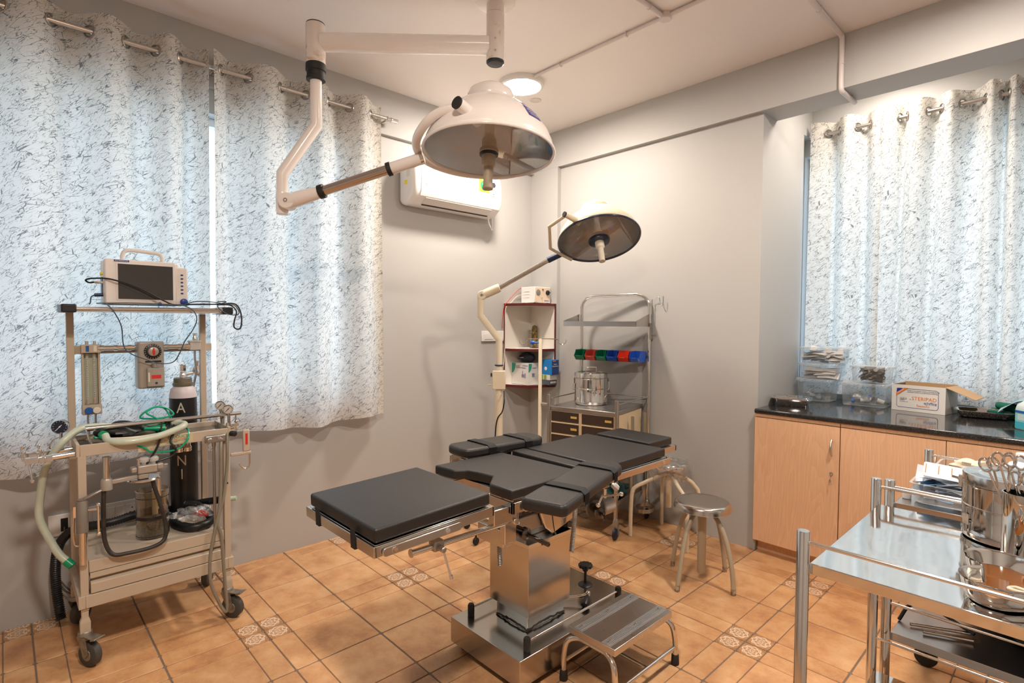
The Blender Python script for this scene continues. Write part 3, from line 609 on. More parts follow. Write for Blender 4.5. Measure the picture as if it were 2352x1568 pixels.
m.build('hand_control', BLACK, t, bevel=.003)
settle(t)
# ================================================================ foot step
t = thing('foot_step', 'low steel foot step with ribbed aluminium strips beside the table base', 'step stool')
fx0, fx1, fy0, fy1, fz = 2.020, 2.252, -1.852, -1.446, .226
m = MB(); m.box((fx0, fy0, fz-.028), (fx1, fy1, fz)); m.build('step_top', BRUSH, t, bevel=.0025)
ALR = mat('aluminium', (.62, .61, .60), .35, 1)
for xc in (2.068, 2.205):
    m = MB(); m.box((xc-.022, fy0+.004, fz), (xc+.022, fy1-.004, fz+.002))
    for k in range(6): m.box((xc-.018+.0065*k, fy0+.004, fz+.002), (xc-.0152+.0065*k, fy1-.004, fz+.0045))
    r = m.build('tread_strip', ALR, t, smooth=False)
    for y in (fy0+.03, (fy0+fy1)/2, fy1-.03):
        m = MB(); m.lathe([(.006, 0), (.004, .003), (0, .0035)], (xc, y, fz+.0045), n=12); m.build('screw', CHROME, r)
for yy_, s in ((fy0+.012, -1), (fy1-.012, 1)):
    m = MB(); oy = s*.022
    m.tube(spline([(fx0-.012, yy_+oy, .03), (fx0-.010, yy_+oy, .10), (fx0+.004, yy_+oy*.7, .165), (fx0+.045, yy_+oy*.1, .188), (fx0+.08, yy_, .190), (fx1-.08, yy_, .190), (fx1-.045, yy_+oy*.1, .188), (fx1-.004, yy_+oy*.7, .165), (fx1+.010, yy_+oy, .10), (fx1+.012, yy_+oy, .03)], 6), .0115, 12)
    m.build('leg_tube', STEEL, t)
    for x in (fx0-.012, fx1+.012):
        m = MB(); m.lathe([(.0165, 0), (.017, .005), (.015, .04), (.0125, .043)], (x, yy_+oy, 0), n=18); m.build('rubber_foot', RUBBER, t)
for x in (fx0-.012, fx1+.012):
    m = MB(); m.cyl((x, fy0-.01, .075), (x, fy1+.01, .075), .008, 12); m.build('stretcher', STEEL, t)
m = MB(); m.cyl((fx0-.012, (fy0+fy1)/2, .075), (fx1+.012, (fy0+fy1)/2, .075), .008, 12); m.build('stretcher', STEEL, t)
settle(t)
# ================================================================ surgical lamps
def reflector_mat():
    m = mat('hammered_reflector', (.44, .40, .36), .36, 1); n, L, b = nodes(m)
    x = n.new('ShaderNodeTexVoronoi'); x.inputs['Scale'].default_value = 160; tt = n.new('ShaderNodeTexCoord'); L.new(tt.outputs['Object'], x.inputs['Vector'])
    q = n.new('ShaderNodeBump'); q.inputs['Strength'].default_value = .22; q.inputs['Distance'].default_value = .003; L.new(x.outputs['Distance'], q.inputs['Height']); L.new(q.outputs[0], b.inputs['Normal']); return m
REFL = reflector_mat()
THIN = bpy.data.materials.new('clear_glass_cover'); THIN.use_nodes = True; n = THIN.node_tree.nodes; L = THIN.node_tree.links; n.remove(n['Principled BSDF'])
tr = n.new('ShaderNodeBsdfTransparent'); gl = n.new('ShaderNodeBsdfGlossy'); gl.inputs['Roughness'].default_value = .03; lwg = n.new('ShaderNodeLayerWeight'); lwg.inputs[0].default_value = .15; fr = n.new('ShaderNodeMapRange'); fr.inputs[3].default_value = .05; fr.inputs[4].default_value = .9; L.new(lwg.outputs['Facing'], fr.inputs[0]); mm = n.new('ShaderNodeMixShader')
tr.inputs[0].default_value = (.93, .93, .92, 1)
L.new(fr.outputs[0], mm.inputs[0]); L.new(tr.outputs[0], mm.inputs[1]); L.new(gl.outputs[0], mm.inputs[2]); L.new(mm.outputs[0], n['Material Output'].inputs[0])
def head(root, c, ax, R, shell, rim, hub, k=1):
    ax = Vector(ax).normalized(); up = -ax
    def LT(prof, m_, name, **kw):
        q = MB(); q.lathe([(r*R, z*R) for r, z in prof], c, up, 72, cap=False); return q.build(name, m_, root, ang=50, **kw)
    LT([(.965, .02), (.975, .05), (.955, .14), (.90, .27), (.80, .41), (.68, .54), (.55, .655), (.44, .735), (.375, .775), (.365, .775), (.36, .76)], shell, 'dome')
    LT([(.35, .77), (.35, .785)], BLACK, 'cap_gap')
    LT([(.30, .78), (.355, .782), (.36, .80), (.355, .88), (.33, .94), (.27, .985), (.15, 1.01), (0, 1.015)], shell, 'cap')
    LT([(.955, .03), (.965, -.005), (.985, -.018), (1.0, -.01), (1.005, .01), (.995, .035), (.975, .05), (.96, .045)], rim, 'rim')
    LT([(.962, .03), (.93, .12), (.86, .26), (.74, .40), (.58, .52), (.40, .60), (.2, .64), (0, .65)], REFL, 'reflector')
    LT([(.96, .012), (.5, .012), (.14, .012)], THIN, 'glass_cover')
    return LT
h = thing('ceiling_surgical_lamp', 'large white dome surgical lamp hanging from the ceiling on jointed arms', 'surgical lamp')
PO = Vector((1.339, -1.657, 0)); Jx = Vector((.7427, -2.3278, 0)); za = 2.844
STAIN = mat('white_enamel_stained', (.80, .73, .68), .25, coat=.3); n, L, bs = nodes(STAIN)
tt = n.new('ShaderNodeTexCoord'); xz = n.new('ShaderNodeTexNoise'); xz.inputs['Scale'].default_value = 9; xz.inputs['Detail'].default_value = 6; xz.inputs['Distortion'].default_value = 1.5
L.new(tt.outputs['Object'], xz.inputs[0]); rr_ = n.new('ShaderNodeValToRGB'); e = rr_.color_ramp.elements; e[0].position = .56; e[0].color = (.80, .73, .68, 1); e[1].position = .72; e[1].color = (.52, .33, .16, 1)
L.new(xz.outputs[0], rr_.inputs[0]); L.new(rr_.outputs[0], bs.inputs['Base Color'])
m = MB(); m.lathe([(.10, 0), (.10, -.012), (.095, -.02), (.05, -.022)], (PO.x, PO.y, H), n=40); m.build('ceiling_flange', WHITEP, h)
m = MB(); m.lathe([(.044, H-.02), (.044, 3.0)], PO, n=32); m.lathe([(.0455, 2.998), (.0455, 2.765)], PO, n=32); m.build('drop_pole', STAIN, h, ang=30)
m = MB(); m.lathe([(.0455, 2.765), (.045, 2.757), (.038, 2.75), (0, 2.748)], PO, n=32); m.build('pole_cap', BLACK, h)
for z in (2.80, 2.86, 2.93):
    q = (CAM-PO); q.z = 0; q.normalize(); m = MB(); m.lathe([(.006, 0), (.006, .002), (.003, .002), (.003, .0005)], Vector((PO.x, PO.y, z))+q*.0455, q, 12); m.build('set_screw', CHROME, h)
d_ = (Jx-PO).normalized()
m = MB(); m.tube([PO+Vector((0, 0, za))+d_*.03, Jx+Vector((0, 0, za))-d_*.03], .0455, 28); m.build('horizontal_arm', WHITEP, h)
m = MB(); m.lathe([(.0, 2.932), (.044, 2.930), (.0475, 2.925), (.0475, 2.735), (.0, 2.735)], Jx, n=32); m.build('arm_joint', STAIN, h, ang=30)
m = MB(); m.lathe([(.044, 2.934), (.046, 2.9305)], Jx, n=32); m.build('joint_ring', BLACK, h)
m = MB(); m.lathe([(.0475, 2.735), (.049, 2.73), (.049, 2.70), (.0435, 2.695), (.0435, 2.672), (.046, 2.67), (.046, 2.655), (.03, 2.653)], Jx, n=32); m.build('black_collar', RUBBER, h)
dp = 2.70
A0 = Jx+Vector((0, 0, 2.66)); A1 = D(724, 285, dp); A1.x, A1.y = Jx.x, Jx.y; A2 = D(648, 400, dp-.02); A3 = D(650, 452, dp-.02); A3.x, A3.y = A2.x, A2.y
m = MB(); m.tube([A0, A1, A2, A3], .0285, 24); m.build('cranked_tube', WHITEP, h, ang=30)
kn = MB(); kn.lathe([(.0295, .02), (.031, 0), (.031, -.05), (.028, -.085), (.02, -.088)], A3, n=28); kn.build('knuckle', WHITEP, h)
PV = D(662, 463, dp-.04); E1 = D(735, 441, dp-.05); E2 = D(895, 388, dp-.07); E3 = D(968, 364, dp-.08)
m = MB(); dr = (E1-PV).normalized(); m.tube([PV-dr*.01, PV+dr*.06, E1-dr*.03, E1], [.036, .037, .031, .028], 20); m.lathe([(.037, -.032), (.04, -.028), (.04, .028), (.037, .032)], PV, CV, 28); m.build('spring_housing', WHITEP, h, bevel=.004)
m = MB(); m.lathe([(.010, 0), (.010, .003), (.005, .003), (.005, 0)], PV-CV*.034, -CV, 16); m.build('pivot_bolt', CHROME, h)
m = MB(); m.tube([E1-dr*.004, E1+dr*.022], .034, 24); m.build('black_collar', RUBBER, h)
m = MB(); m.tube([E1, E2], .0235, 24); m.build('spring_tube', steel('warm_steel', (.50, .44, .40), rough=.22, var=.04), h)
dr = (E3-E2).normalized(); m = MB(); m.tube([E2-dr*.012, E2+dr*.010], .033, 24); m.build('black_collar', RUBBER, h)
m = MB(); m.tube([E2, E3], .0285, 24); m.build('arm_sleeve', WHITEP, h)
m = MB(); m.tube([E3-dr*.004, E3+dr*.012], .030, 24); m.build('chrome_ring', CHROME, h)
LC = D(1123, 352, 2.60)
vh = Vector((CV.x, CV.y, 0)).normalized()
ax1 = Vector((0, 0, -1))*math.cos(math.radians(6.0))-vh*math.sin(math.radians(6.0))-CR*.025
LT = head(h, LC, ax1, .318, WHITEP, WHITEP, BLACK)
up1 = -ax1.normalized()
BS = D(1083, 262, 2.36); KN = D(1050, 236, 2.29)
dk = (KN-BS).normalized(); m = MB(); m.tube([BS-dk*.05, BS+dk*.01, BS+dk*.012, KN], [.034, .032, .027, .027], 24); m.build('yoke_pivot', WHITEP, h)
m = MB(); m.tube([BS+dk*.012, BS+dk*.016], .0285, 24); m.build('pivot_ring', BLACK, h)
m = MB(); m.tube([KN-dk*.004, KN+dk*.006], .0272, 24); m.build('pivot_cap', RUBBER, h)
m = MB(); m.tube(spline([D(1058, 247, 2.375), D(1012, 257, 2.39), D(978, 283, 2.43), D(957, 320, 2.52), D(961, 349, 2.63), D(985, 373, 2.76), D(1040, 393, 2.87), D(1100, 402, 2.94), D(1165, 402, 2.96), D(1215, 388, 2.93)], 7), .0205, 18); m.build('yoke', WHITEP, h)
HND = mat('aged_ivory_handle', (.50, .40, .28), .5, noise=.2, scale=20)
q = MB(); q.lathe([(.044, .0), (.046, -.004), (.044, -.012), (.02, -.012)], LC-up1*.0, up1, 36); q.build('handle_hub', BLACK, h)
q = MB(); q.lathe([(.033, -.010), (.035, -.02), (.035, -.058), (.030, -.064), (.0235, -.068), (.0225, -.12), (.0225, -.15), (.0265, -.172), (.024, -.176), (0, -.176)], LC, up1, 32); q.build('sterile_handle', HND, h)
# printed sticker lying on the dome
STK = mat('blue_sticker', (.06, .05, .33), .4)
def dome_pt(ang, s, off=.0015):     # s along profile
    prof = [(.955, .14), (.90, .27), (.80, .41), (.68, .54), (.55, .655)]; f = s*(len(prof)-1); i = min(int(f), len(prof)-2); f -= i
    r = (prof[i][0]*(1-f)+prof[i+1][0]*f)*.318+off; z = (prof[i][1]*(1-f)+prof[i+1][1]*f)*.318+off
    return LC+frame_from(up1) @ Vector((r*math.cos(ang), r*math.sin(ang), z))
F3 = frame_from(up1); want = (CR*.75-CV*.66); lo = F3.inverted() @ want; a_c = math.atan2(lo.y, lo.x)
sgn = 1 if (dome_pt(a_c+.1, .3)-dome_pt(a_c, .3)).dot(CR) > 0 else -1
m = MB(); vs = [dome_pt(a_c+sgn*(.30*i/8-.15), .25+.5*j/4) for j in range(5) for i in range(9)]; m.add(vs, [(j*9+i, j*9+i+1, j*9+10+i, j*9+9+i) for j in range(4) for i in range(8)]); st = m.build('sticker', STK, h, label='blue printed sticker')
m = MB()
for s0, s1, a0, a1 in ((.62, .68, -.09, .12), (.52, .55, -.08, .11), (.46, .48, -.12, .10), (.38, .40, -.11, .12), (.31, .33, -.10, .08), (.61, .69, -.13, -.105)):
    vs = [dome_pt(a_c+sgn*(a0+(a1-a0)*i/6), s, .0022) for s in (s0, s1) for i in range(7)]; m.add(vs, [(i, i+1, i+8, i+7) for i in range(6)])
m.build('sticker_print', WHITE, st)
settle(h)
# floor standing lamp
h = thing('standing_surgical_lamp', 'smaller cream surgical lamp on a floor stand with dark blue rim', 'surgical lamp')
BP = Vector((.69, -1.04, 0)); dq = 3.70
def AT(px, py, d=dq): return D(px, py, d)
zt = AT(1147, 775).z
IV = mat('ivory_enamel', (.78, .69, .52), .25, coat=.3)
m = MB(); m.lathe([(.028, .06), (.028, AT(1147, 905).z)], BP, n=24); m.build('lower_pole', IV, h)
m = MB(); top = AT(1150, 780); p0 = Vector((BP.x, BP.y, AT(1147, 905).z)); p1 = Vector((BP.x, BP.y, top.z)); p2 = AT(1104, 725, 3.69); p3 = Vector((p2.x, p2.y, AT(1101, 680, 3.69).z))
m.tube([p0, p1, p2, p3], .0225, 20); m.build('cranked_tube', IV, h, ang=30)
m = MB(); m.lathe([(.030, -.004), (.030, .004)], Vector((BP.x, BP.y, AT(1147, 838).z)), n=24); m.build('dark_ring', NAVY, h)
zb0, zb1 = AT(1140, 893).z, AT(1140, 850).z
m = MB(); m.box((BP.x-.045, BP.y-.035, zb0), (BP.x+.045, BP.y+.035, zb1), .82, (BP.x, BP.y, 0)); sb = m.build('control_box', IV, h, bevel=.006)
m = MB(); q = (CAM-BP); q.z = 0; q.normalize(); sd = Vector((q.y, -q.x, 0)); m.cyl(Vector((BP.x, BP.y, zb0+.03))-CR*.05, Vector((BP.x, BP.y, zb0+.03))-CR*.075, .006, 12); m.build('switch_knob', IV, sb)
m = MB(); m.box((-.008, -.008, -.012), (.008, .008, .012)); m.T = Matrix.Identity(4)
o = m.build('rocker_switch', BLACK, sb); o.location = Vector((BP.x, BP.y, zb1-.03))-CR*.046-CV*.01
m = MB(); pv = AT(1107, 678, 3.69); e1 = AT(1148, 660, 3.675); e2 = AT(1258, 598, 3.63); e3 = AT(1291, 582, 3.62)
dr = (e1-pv).normalized(); m.tube([pv-dr*.012, pv+dr*.04, e1-dr*.015, e1], [.028, .031, .030, .027], 16); m.lathe([(.028, -.028), (.031, -.024), (.031, .024), (.028, .028)], pv, CV, 24); m.build('spring_housing', IV, h, bevel=.003)
m = MB(); m.lathe([(.009, 0), (.009, .003), (.004, .003)], pv-CV*.029, -CV, 14); m.build('pivot_bolt', CHROME, h)
m = MB(); m.tube([e1, e2], .0165, 20); m.build('spring_tube', STEEL, h)
m = MB(); m.tube([e2, e3], .020, 20); m.build('blue_sleeve', NAVY, h)
lc = AT(1376, 551, 3.50); ax2 = Vector((0, 0, -1))*math.cos(math.radians(25))-vh*math.sin(math.radians(25))+CR*.07
NRIM = mat('navy_rim', (.01, .02, .05), .25, coat=.4)
head(h, lc, ax2, .268, IV, NRIM, NAVY); up2 = -ax2.normalized()
q = MB(); q.lathe([(.068, .002), (.070, -.004), (.066, -.016), (.03, -.018)], lc, up2, 36); q.build('handle_hub', NRIM, h)
q = MB(); q.lathe([(.029, -.014), (.029, -.055), (.024, -.062), (.020, -.066), (.019, -.155), (.021, -.16), (0, -.162)], lc, up2, 28); q.build('sterile_handle', mat('ivory_handle', (.74, .66, .54), .45), h)
bs_, kn_ = AT(1322, 505, 3.33), AT(1297, 492, 3.28); dk = (kn_-bs_).normalized()
m = MB(); m.tube([bs_-dk*.03, bs_, kn_], [.026, .019, .016], 20); m.build('yoke_pivot', IV, h)
m = MB(); m.tube([kn_-dk*.003, kn_+dk*.006], .0165, 20); m.build('pivot_cap', RUBBER, h)
m = MB(); m.tube([AT(1296, 497, 3.29), AT(1262, 520, 3.34), AT(1264, 570, 3.50), AT(1290, 585, 3.60), AT(1312, 596, 3.68)], .0105, 14); m.build('yoke', IV, h)
# hidden behind the table: the wheeled base
for a in (0.4, 1.45, 2.5, 3.6, 4.9):
    p = BP+Vector((math.cos(a)*.24, math.sin(a)*.24, 0)); m = MB(); m.tube([BP+Vector((0, 0, .10)), p+Vector((0, 0, .07))], [.02, .014], 12); m.build('base_leg', IV, h)
    m = MB(); m.lathe([(.022, -.01), (.024, -.006), (.024, .006), (.022, .01)], p+Vector((0, 0, .025)), (math.sin(a), -math.cos(a), 0), 18); m.cyl(p+Vector((0, 0, .07)), p+Vector((0, 0, .03)), .007, 8); m.build('caster', RUBBER, h)
settle(h)
# ================================================================ crash cart
CTX = Matrix(((.978, -.207, 0, 1.28-.506*.978), (.207, .978, 0, -.526-.506*.207), (0, 0, 1, 0), (0, 0, 0, 1)))
def cm(): q = MB(); q.T = CTX.copy(); return q
def Lc(x, y, z): return CTX @ Vector((x, y, z))
t = thing('crash_cart', 'steel emergency cart with dark brown drawers and a high arched rear frame', 'cart')
W_, DP = .506, .50
GST = steel('worn_steel', (.50, .48, .46), rough=.30, var=.08, scale=10)
m = cm(); m.box((0, 0, .822), (W_, DP, .852)); m.build('work_surface', GST, t, bevel=.004)
for x in (-.016, W_+.004):
    m = cm(); m.box((x-.002, -.012, .13), (x+.020, .012, .935)); m.build('front_post', GST, t, bevel=.002)
m = cm(); yb = DP+.008
m.tube([(-.014, yb, .13), (-.014, yb, 1.555)]+spline([(-.014, yb, 1.56), (-.006, yb, 1.605), (.03, yb, 1.645), (.085, yb, 1.66)], 5)+spline([(.44, yb, 1.664), (.50, yb, 1.645), (.535, yb, 1.605), (.545, yb, 1.555)], 5)+[(.545, yb, .13)], .0125, 14)
m.build('arched_frame', STEEL, t)
for a, b in (((-.005, 0, .905), (-.005, yb, .905)), ((-.005, yb-.012, .905), (.54, yb-.012, .905)), ((W_+.014, 0, .905), (.54, yb, .905))):
    m = cm(); m.cyl(a, b, .005, 10); m.build('guard_rail', STEEL, t)
m = cm(); m.box((.004, .004, .478), (W_-.004, .012, .822)); m.box((.004, .012, .478), (.012, DP-.02, .822)); m.box((W_-.012, .012, .478), (W_-.004, DP-.02, .822)); m.box((.012, DP-.03, .478), (W_-.012, DP-.02, .822)); m.box((.012, .012, .478), (W_-.012, DP-.03, .488))
body = m.build('drawer_housing', mat('cream_laminate', (.70, .56, .36), .4), t, bevel=.001)
BRN = mat('brown_drawer_front', (.045, .026, .018), .45, noise=.25, scale=8); BRASS = mat('yellow_label', (.62, .42, .12), .4)
z = .818
for k in range(4):
    for x0, x1_ in ((.014, .232), (.258, .494)):
        d_ = .0 if x0 < .1 else .003
        m = cm(); m.box((x0, -.003, z-.070), (x1_, .010, z)); dr_ = m.build('drawer', BRN, t, bevel=.0015)
        m = cm(); m.box((x1_-.060, -.0048, z-.040), (x1_-.012, -.0032, z-.025)); m.build('label_holder', BRASS, dr_)
        m = cm(); m.box((x0, -.0045, z-.082), (x1_, .010, z-.074)); m.build('divider_strip', MATS['cream_laminate'], dr_)
    z -= .084
m = cm(); m.box((-.0, .0, .205), (W_+.0, DP, .215)); m.box((0, 0, .215), (W_, .006, .235)); m.box((0, DP-.006, .215), (W_, DP, .235)); m.box((W_-.006, .006, .215), (W_, DP-.006, .235)); m.box((0, .006, .215), (.006, DP-.006, .235)); m.build('lower_shelf', GST, t, bevel=.001)
m = cm(); m.box((W_+.03, .20, .10), (W_+.048, .215, .80)); m.box((W_+.03, .44, .10), (W_+.048, .455, .80)); m.build('side_bracket', GST, t)
m = cm(); c = (W_+.075, .37); m.tube([(c[0]+.065*math.cos(a), c[1]+.085*math.sin(a), .13) for a in [2*PI*i/28 for i in range(28)]], .003, 6, closed=True)
for i in range(28):
    a, b = 2*PI*i/28, 2*PI*(i+1)/28; p = (c[0]+.065*math.cos(a), c[1]+.085*math.sin(a)); q = (c[0]+.065*math.cos(b), c[1]+.085*math.sin(b)); m.add([(*p, .105), (*q, .105), (*q, .13), (*p, .13)], [(0, 1, 2, 3)])
m.build('bottle_ring', GST, t)
m = cm(); m.box((-.03, .24, 1.425), (.55, DP-.005, 1.430)); m.box((-.03, .24, 1.430), (.55, .243, 1.462)); m.box((-.03, DP-.008, 1.430), (.55, DP-.005, 1.462))
for x in (-.03, .548):
    m.add([(x, .24, 1.43), (x+.002, .24, 1.43), (x+.002, DP-.005, 1.43), (x, DP-.005, 1.43), (x, .24, 1.465), (x+.002, .24, 1.465), (x+.002, DP-.005, 1.52), (x, DP-.005, 1.52)], [(0, 3, 2, 1), (4, 5, 6, 7), (0, 1, 5, 4), (1, 2, 6, 5), (2, 3, 7, 6), (3, 0, 4, 7)])
m.build('upper_shelf', GST, t)
m = cm(); m.box((-.01, DP-.012, 1.21), (.545, DP-.004, 1.235)); m.build('bin_rail', GST, t)
for x, y, sg in ((-.005, .0, 0), (W_+.014, 0, 1), (-.014, yb, 0), (.545, yb, 1)):
    m = cm(); m.lathe([(.019, .085), (.021, .088), (.021, .11), (.016, .135), (.012, .14)], (x, y, 0), n=20); m.build('caster_head', DULL, t)
    m = cm(); wx, wy = x+.005, y-.018; m.bar((x-.014, y, .10), (wx-.014, wy, .035), .003, .026, (1, 0, 0)); m.bar((x+.014, y, .10), (wx+.014, wy, .035), .003, .026, (1, 0, 0)); m.build('caster_fork', DULL, t)
    m = cm(); m.lathe([(.010, -.011), (.030, -.011), (.038, -.006), (.0385, 0), (.038, .006), (.030, .011), (.010, .011)], (wx, wy, .0385), (1, 0, 0), 28); m.build('caster_wheel', [mat('blue_black_rubber', (.012, .014, .035), .45)], t)
m = cm(); m.cyl((-.0705, 0, .86), (-.018, 0, .86), .012, 12); m.build('stand_bracket', GST, t)
m = cm(); m.tube(spline([(.563, .508, 1.34), (.563, .508, 1.50), (.563, .508, 1.62)], 4)+[(.566, .52, 1.628)]+spline([(.566, .60, 1.634), (.566, .66, 1.634), (.567, .68, 1.61), (.57, .705, 1.585), (.572, .735, 1.59), (.572, .74, 1.645)], 5), .0035, 8); m.T = CTX.copy()
for i in range(len(m.v)):      # keep the hook clear of the wall: it swings out along the cart front instead
    p = CTX.inverted() @ Vector(m.v[i]); p = Vector((p.x+(p.y-.508)*.36, .500-(p.y-.508)*.10, p.z)); m.v[i] = tuple(CTX @ p)
m.build('drip_hook', STEEL, t)
m = cm(); m.box((.556, .49, 1.33), (.568, .505, 1.45)); m.cyl((.568, .497, 1.37), (.60, .497, 1.365), .004, 8); m.build('hook_clamp', GST, t)
settle(t)
# storage bins hanging on the rail
cols = [('green', GREENP), ('red', mat('coral_plastic', (.70, .09, .06), .4)), ('green', GREENP), ('blue', mat('royal_plastic', (.015, .09, .50), .35)), ('red', mat('red_bin_plastic', (.72, .045, .02), .38)), ('blue', MATS['royal_plastic'])]
lab = ['green open storage bin, leftmost on the cart rail', 'coral red open storage bin, second from the left on the cart rail', 'green open storage bin between two coloured bins on the cart rail', 'blue open storage bin in the middle right of the cart rail', 'bright red open storage bin between the two blue ones', 'blue open storage bin, rightmost on the cart rail by the upright']
for k in range(6):
    x = .0+k*.090; w2 = .078; y0, y1_, z0, z1_ = .355, .486, 1.165, 1.243
    m = cm(); o_ = .006
    # outer shell with a low sloping mouth
    def Q(x_, y_, z_): return (x_, y_, z_)
    e = .0022
    prof = [(y0+.030, z0), (y1_, z0), (y1_, z1_), (y0+.030, z1_), (y0+.006, z0+.042), (y0, z0+.040), (y0, z0+.032)]
    for xs in (x, x+w2-e):
        n0 = len(prof); vs = [(xs, a, b) for a, b in prof]+[(xs+e, a, b) for a, b in prof]; m.add(vs, [tuple(range(n0))[::-1], tuple(range(n0, 2*n0))]+[(i, (i+1) % n0, n0+(i+1) % n0, n0+i) for i in range(n0)])
    m.box((x+e, y0+.030, z0), (x+w2-e, y1_, z0+e)); m.box((x+e, y1_-e, z0+e), (x+w2-e, y1_, z1_))
    m.add([(x+e, y0, z0+.034), (x+w2-e, y0, z0+.034), (x+w2-e, y0+.03, z0), (x+e, y0+.03, z0), (x+e, y0+e, z0+.036), (x+w2-e, y0+e, z0+.036), (x+w2-e, y0+.03+e, z0+e), (x+e, y0+.03+e, z0+e)], [(0, 1, 2, 3), (7, 6, 5, 4), (0, 4, 5, 1)])
    m.box((x-.003, y0+.028, z1_-.004), (x, y1_, z1_+.001)); m.box((x+w2, y0+.028, z1_-.004), (x+w2+.003, y1_, z1_+.001)); m.box((x+.022, y0-.007, z0+.028), (x+w2-.022, y0, z0+.034))
    for i in range(1, 3): m.box((x+w2, y0+.03+.03*i, z0+.01), (x+w2+.0015, y0+.034+.03*i, z1_-.006))
    o = m.build('storage_bin', cols[k][1], bevel=.001); tag(o, lab[k], 'bin')
# steel sterilising drum on the cart
def drum(name, c, R, h_, label, facing, handle=True, parent=None):
    t = thing(name, label, 'sterilising drum')
    m = MB(); m.lathe([(0, .002), (R*.97, .002), (R, .008), (R, .016), (R*1.02, .022), (R, .028), (R, h_*.48), (R*1.025, h_*.49), (R*1.025, h_*.505), (R, h_*.515), (R, h_*.80), (R*1.02, h_*.81), (R*1.02, h_*.825), (R, h_*.83)], c, n=64, cap=False); m.build('drum_body', MIRR, t)
    m = MB(); m.lathe([(R*1.012, h_*.832), (R*1.012, h_*.965), (R*1.0, h_*.985), (R*.93, h_*.99), (R*.88, h_*.975), (R*.70, h_*.985), (R*.66, h_*.972), (R*.55, h_*.985), (R*.50, h_*.975), (R*.40, h_*.985), (0, h_*.985)], c, n=64, cap=False); m.build('drum_lid', STEEL, t)
    if handle:
        f = Vector(facing); s = Vector((-f.y, f.x, 0)); z = c.z+h_*.985
        m = MB(); m.tube([c+s*R*.33+Vector((0, 0, h_*.985)), c+s*R*.33+Vector((0, 0, h_*.985+.038)), c-s*R*.33+Vector((0, 0, h_*.985+.038)), c-s*R*.33+Vector((0, 0, h_*.985))], .0035, 8); m.build('lid_handle', CHROME, t)
    return t
c0 = Lc(.190, .27, .853)
d0 = drum('sterilising_drum', c0, .119, .235, 'polished steel sterilising drum with a wire lid handle on the drawer cart', (.7, -.7, 0))
for s in (-1, 1):
    f = Vector((.727, .687, 0))*s; m = MB(); p = c0+f*.122; m.tube([p+Vector((0, 0, .17)), p+f*.010+Vector((0, 0, .16)), p+f*.010+Vector((0, 0, .11)), p+Vector((0, 0, .10))], .003, 8); m.box(tuple(p+Vector((-.006, -.012, .15))), tuple(p+Vector((.006, .012, .19)))); m.build('drum_clasp', CHROME, d0)
settle(d0)
# green bundle on the lower shelf
def blob(name, c, r, sc_, m_, seed, amp=.16, n=28, fr=4, parent=None):
    rn = random.Random(seed); q = MB(); q.ball((0, 0, 0), 1, n); ph = [(rn.uniform(2, fr+2), rn.uniform(0, 6), rn.uniform(2, fr+2), rn.uniform(0, 6)) for _ in range(4)]
    out = []
    for p in q.v:
        v = Vector(p); k = 1
        for a, b, c_, d in ph: k += amp/2*math.sin(a*v.x+b)*math.sin(c_*v.y+d+a*v.z)
        out.append((c[0]+v.x*r*sc_[0]*k, c[1]+v.y*r*sc_[1]*k, max(c[2]-r*sc_[2]*.82, c[2]+v.z*r*sc_[2]*k)))
    q.v = out; return q.build(name, m_, parent)
DGREEN = mat('dark_green_cloth', (.004, .055, .050), .85, bump=.5, scale=60)
c = Lc(.36, .22, .27); o = blob('cloth_bundle', c, .12, (1.15, 1.0, .50), DGREEN, 4, .35, 36); tag(o, 'dark green cloth bundle with a pale stripe on the lower shelf of the cart', 'cloth')
m = MB(); pts = [c+Vector((math.cos(-.35)*.13-.01*i, math.sin(-.45)*.13+.008*i, -.035+.02*i)) for i in range(5)]
m.tube(spline([c+Vector((.131, -.075, -.035)), c+Vector((.128, -.070, -.005)), c+Vector((.115, -.072, .025)), c+Vector((.085, -.07, .045))], 4), .012, 8); m.build('pale_strip', mat('pale_cloth', (.62, .68, .66), .8), o)
# IV stand
t = thing('iv_stand', 'cream painted drip stand with two wire hooks and a blue clamp knob', 'drip stand')
bx = Lc(-.085, -.0, 0); top_z = 1.325
m = MB(); m.lathe([(.0135, .045), (.0135, top_z), (.012, top_z+.004), (0, top_z+.004)], bx, n=20); m.build('pole', IV, t)
m = MB(); a = Vector((.72, .69, 0))
L_ = [bx+a*s+Vector((0, 0, z)) for s, z in ((-.150, top_z+.006), (-.147, top_z-.028), (-.120, top_z-.034), (-.100, top_z-.012), (-.088, top_z+.006), (.11, top_z+.006), (.130, top_z-.016), (.155, top_z-.034), (.182, top_z-.020), (.186, top_z+.004))]
m.tube(spline(L_, 5), .0032, 8); m.build('double_hook', STEEL, t)
m = MB(); k0 = bx+Vector((0, 0, top_z-.02))-a*.012; m.cyl(k0, k0-a*.035, .006, 10); m.lathe([(.008, 0), (.014, .003), (.014, .022), (.010, .028), (0, .028)], k0-a*.032, -a, 10); m.build('clamp_knob', BLUEP, t)
for k in range(4):
    an = (1.75, 2.7, 3.65, 4.6)[k]; p = bx+Vector((math.cos(an)*.17, math.sin(an)*.17, .05)); m = MB(); m.tube([bx+Vector((0, 0, .07)), p], .010, 10); m.build('base_leg', IV, t)
    m = MB(); m.ball((p.x, p.y, .024), .024, 14); m.build('caster', RUBBER, t)
settle(t)
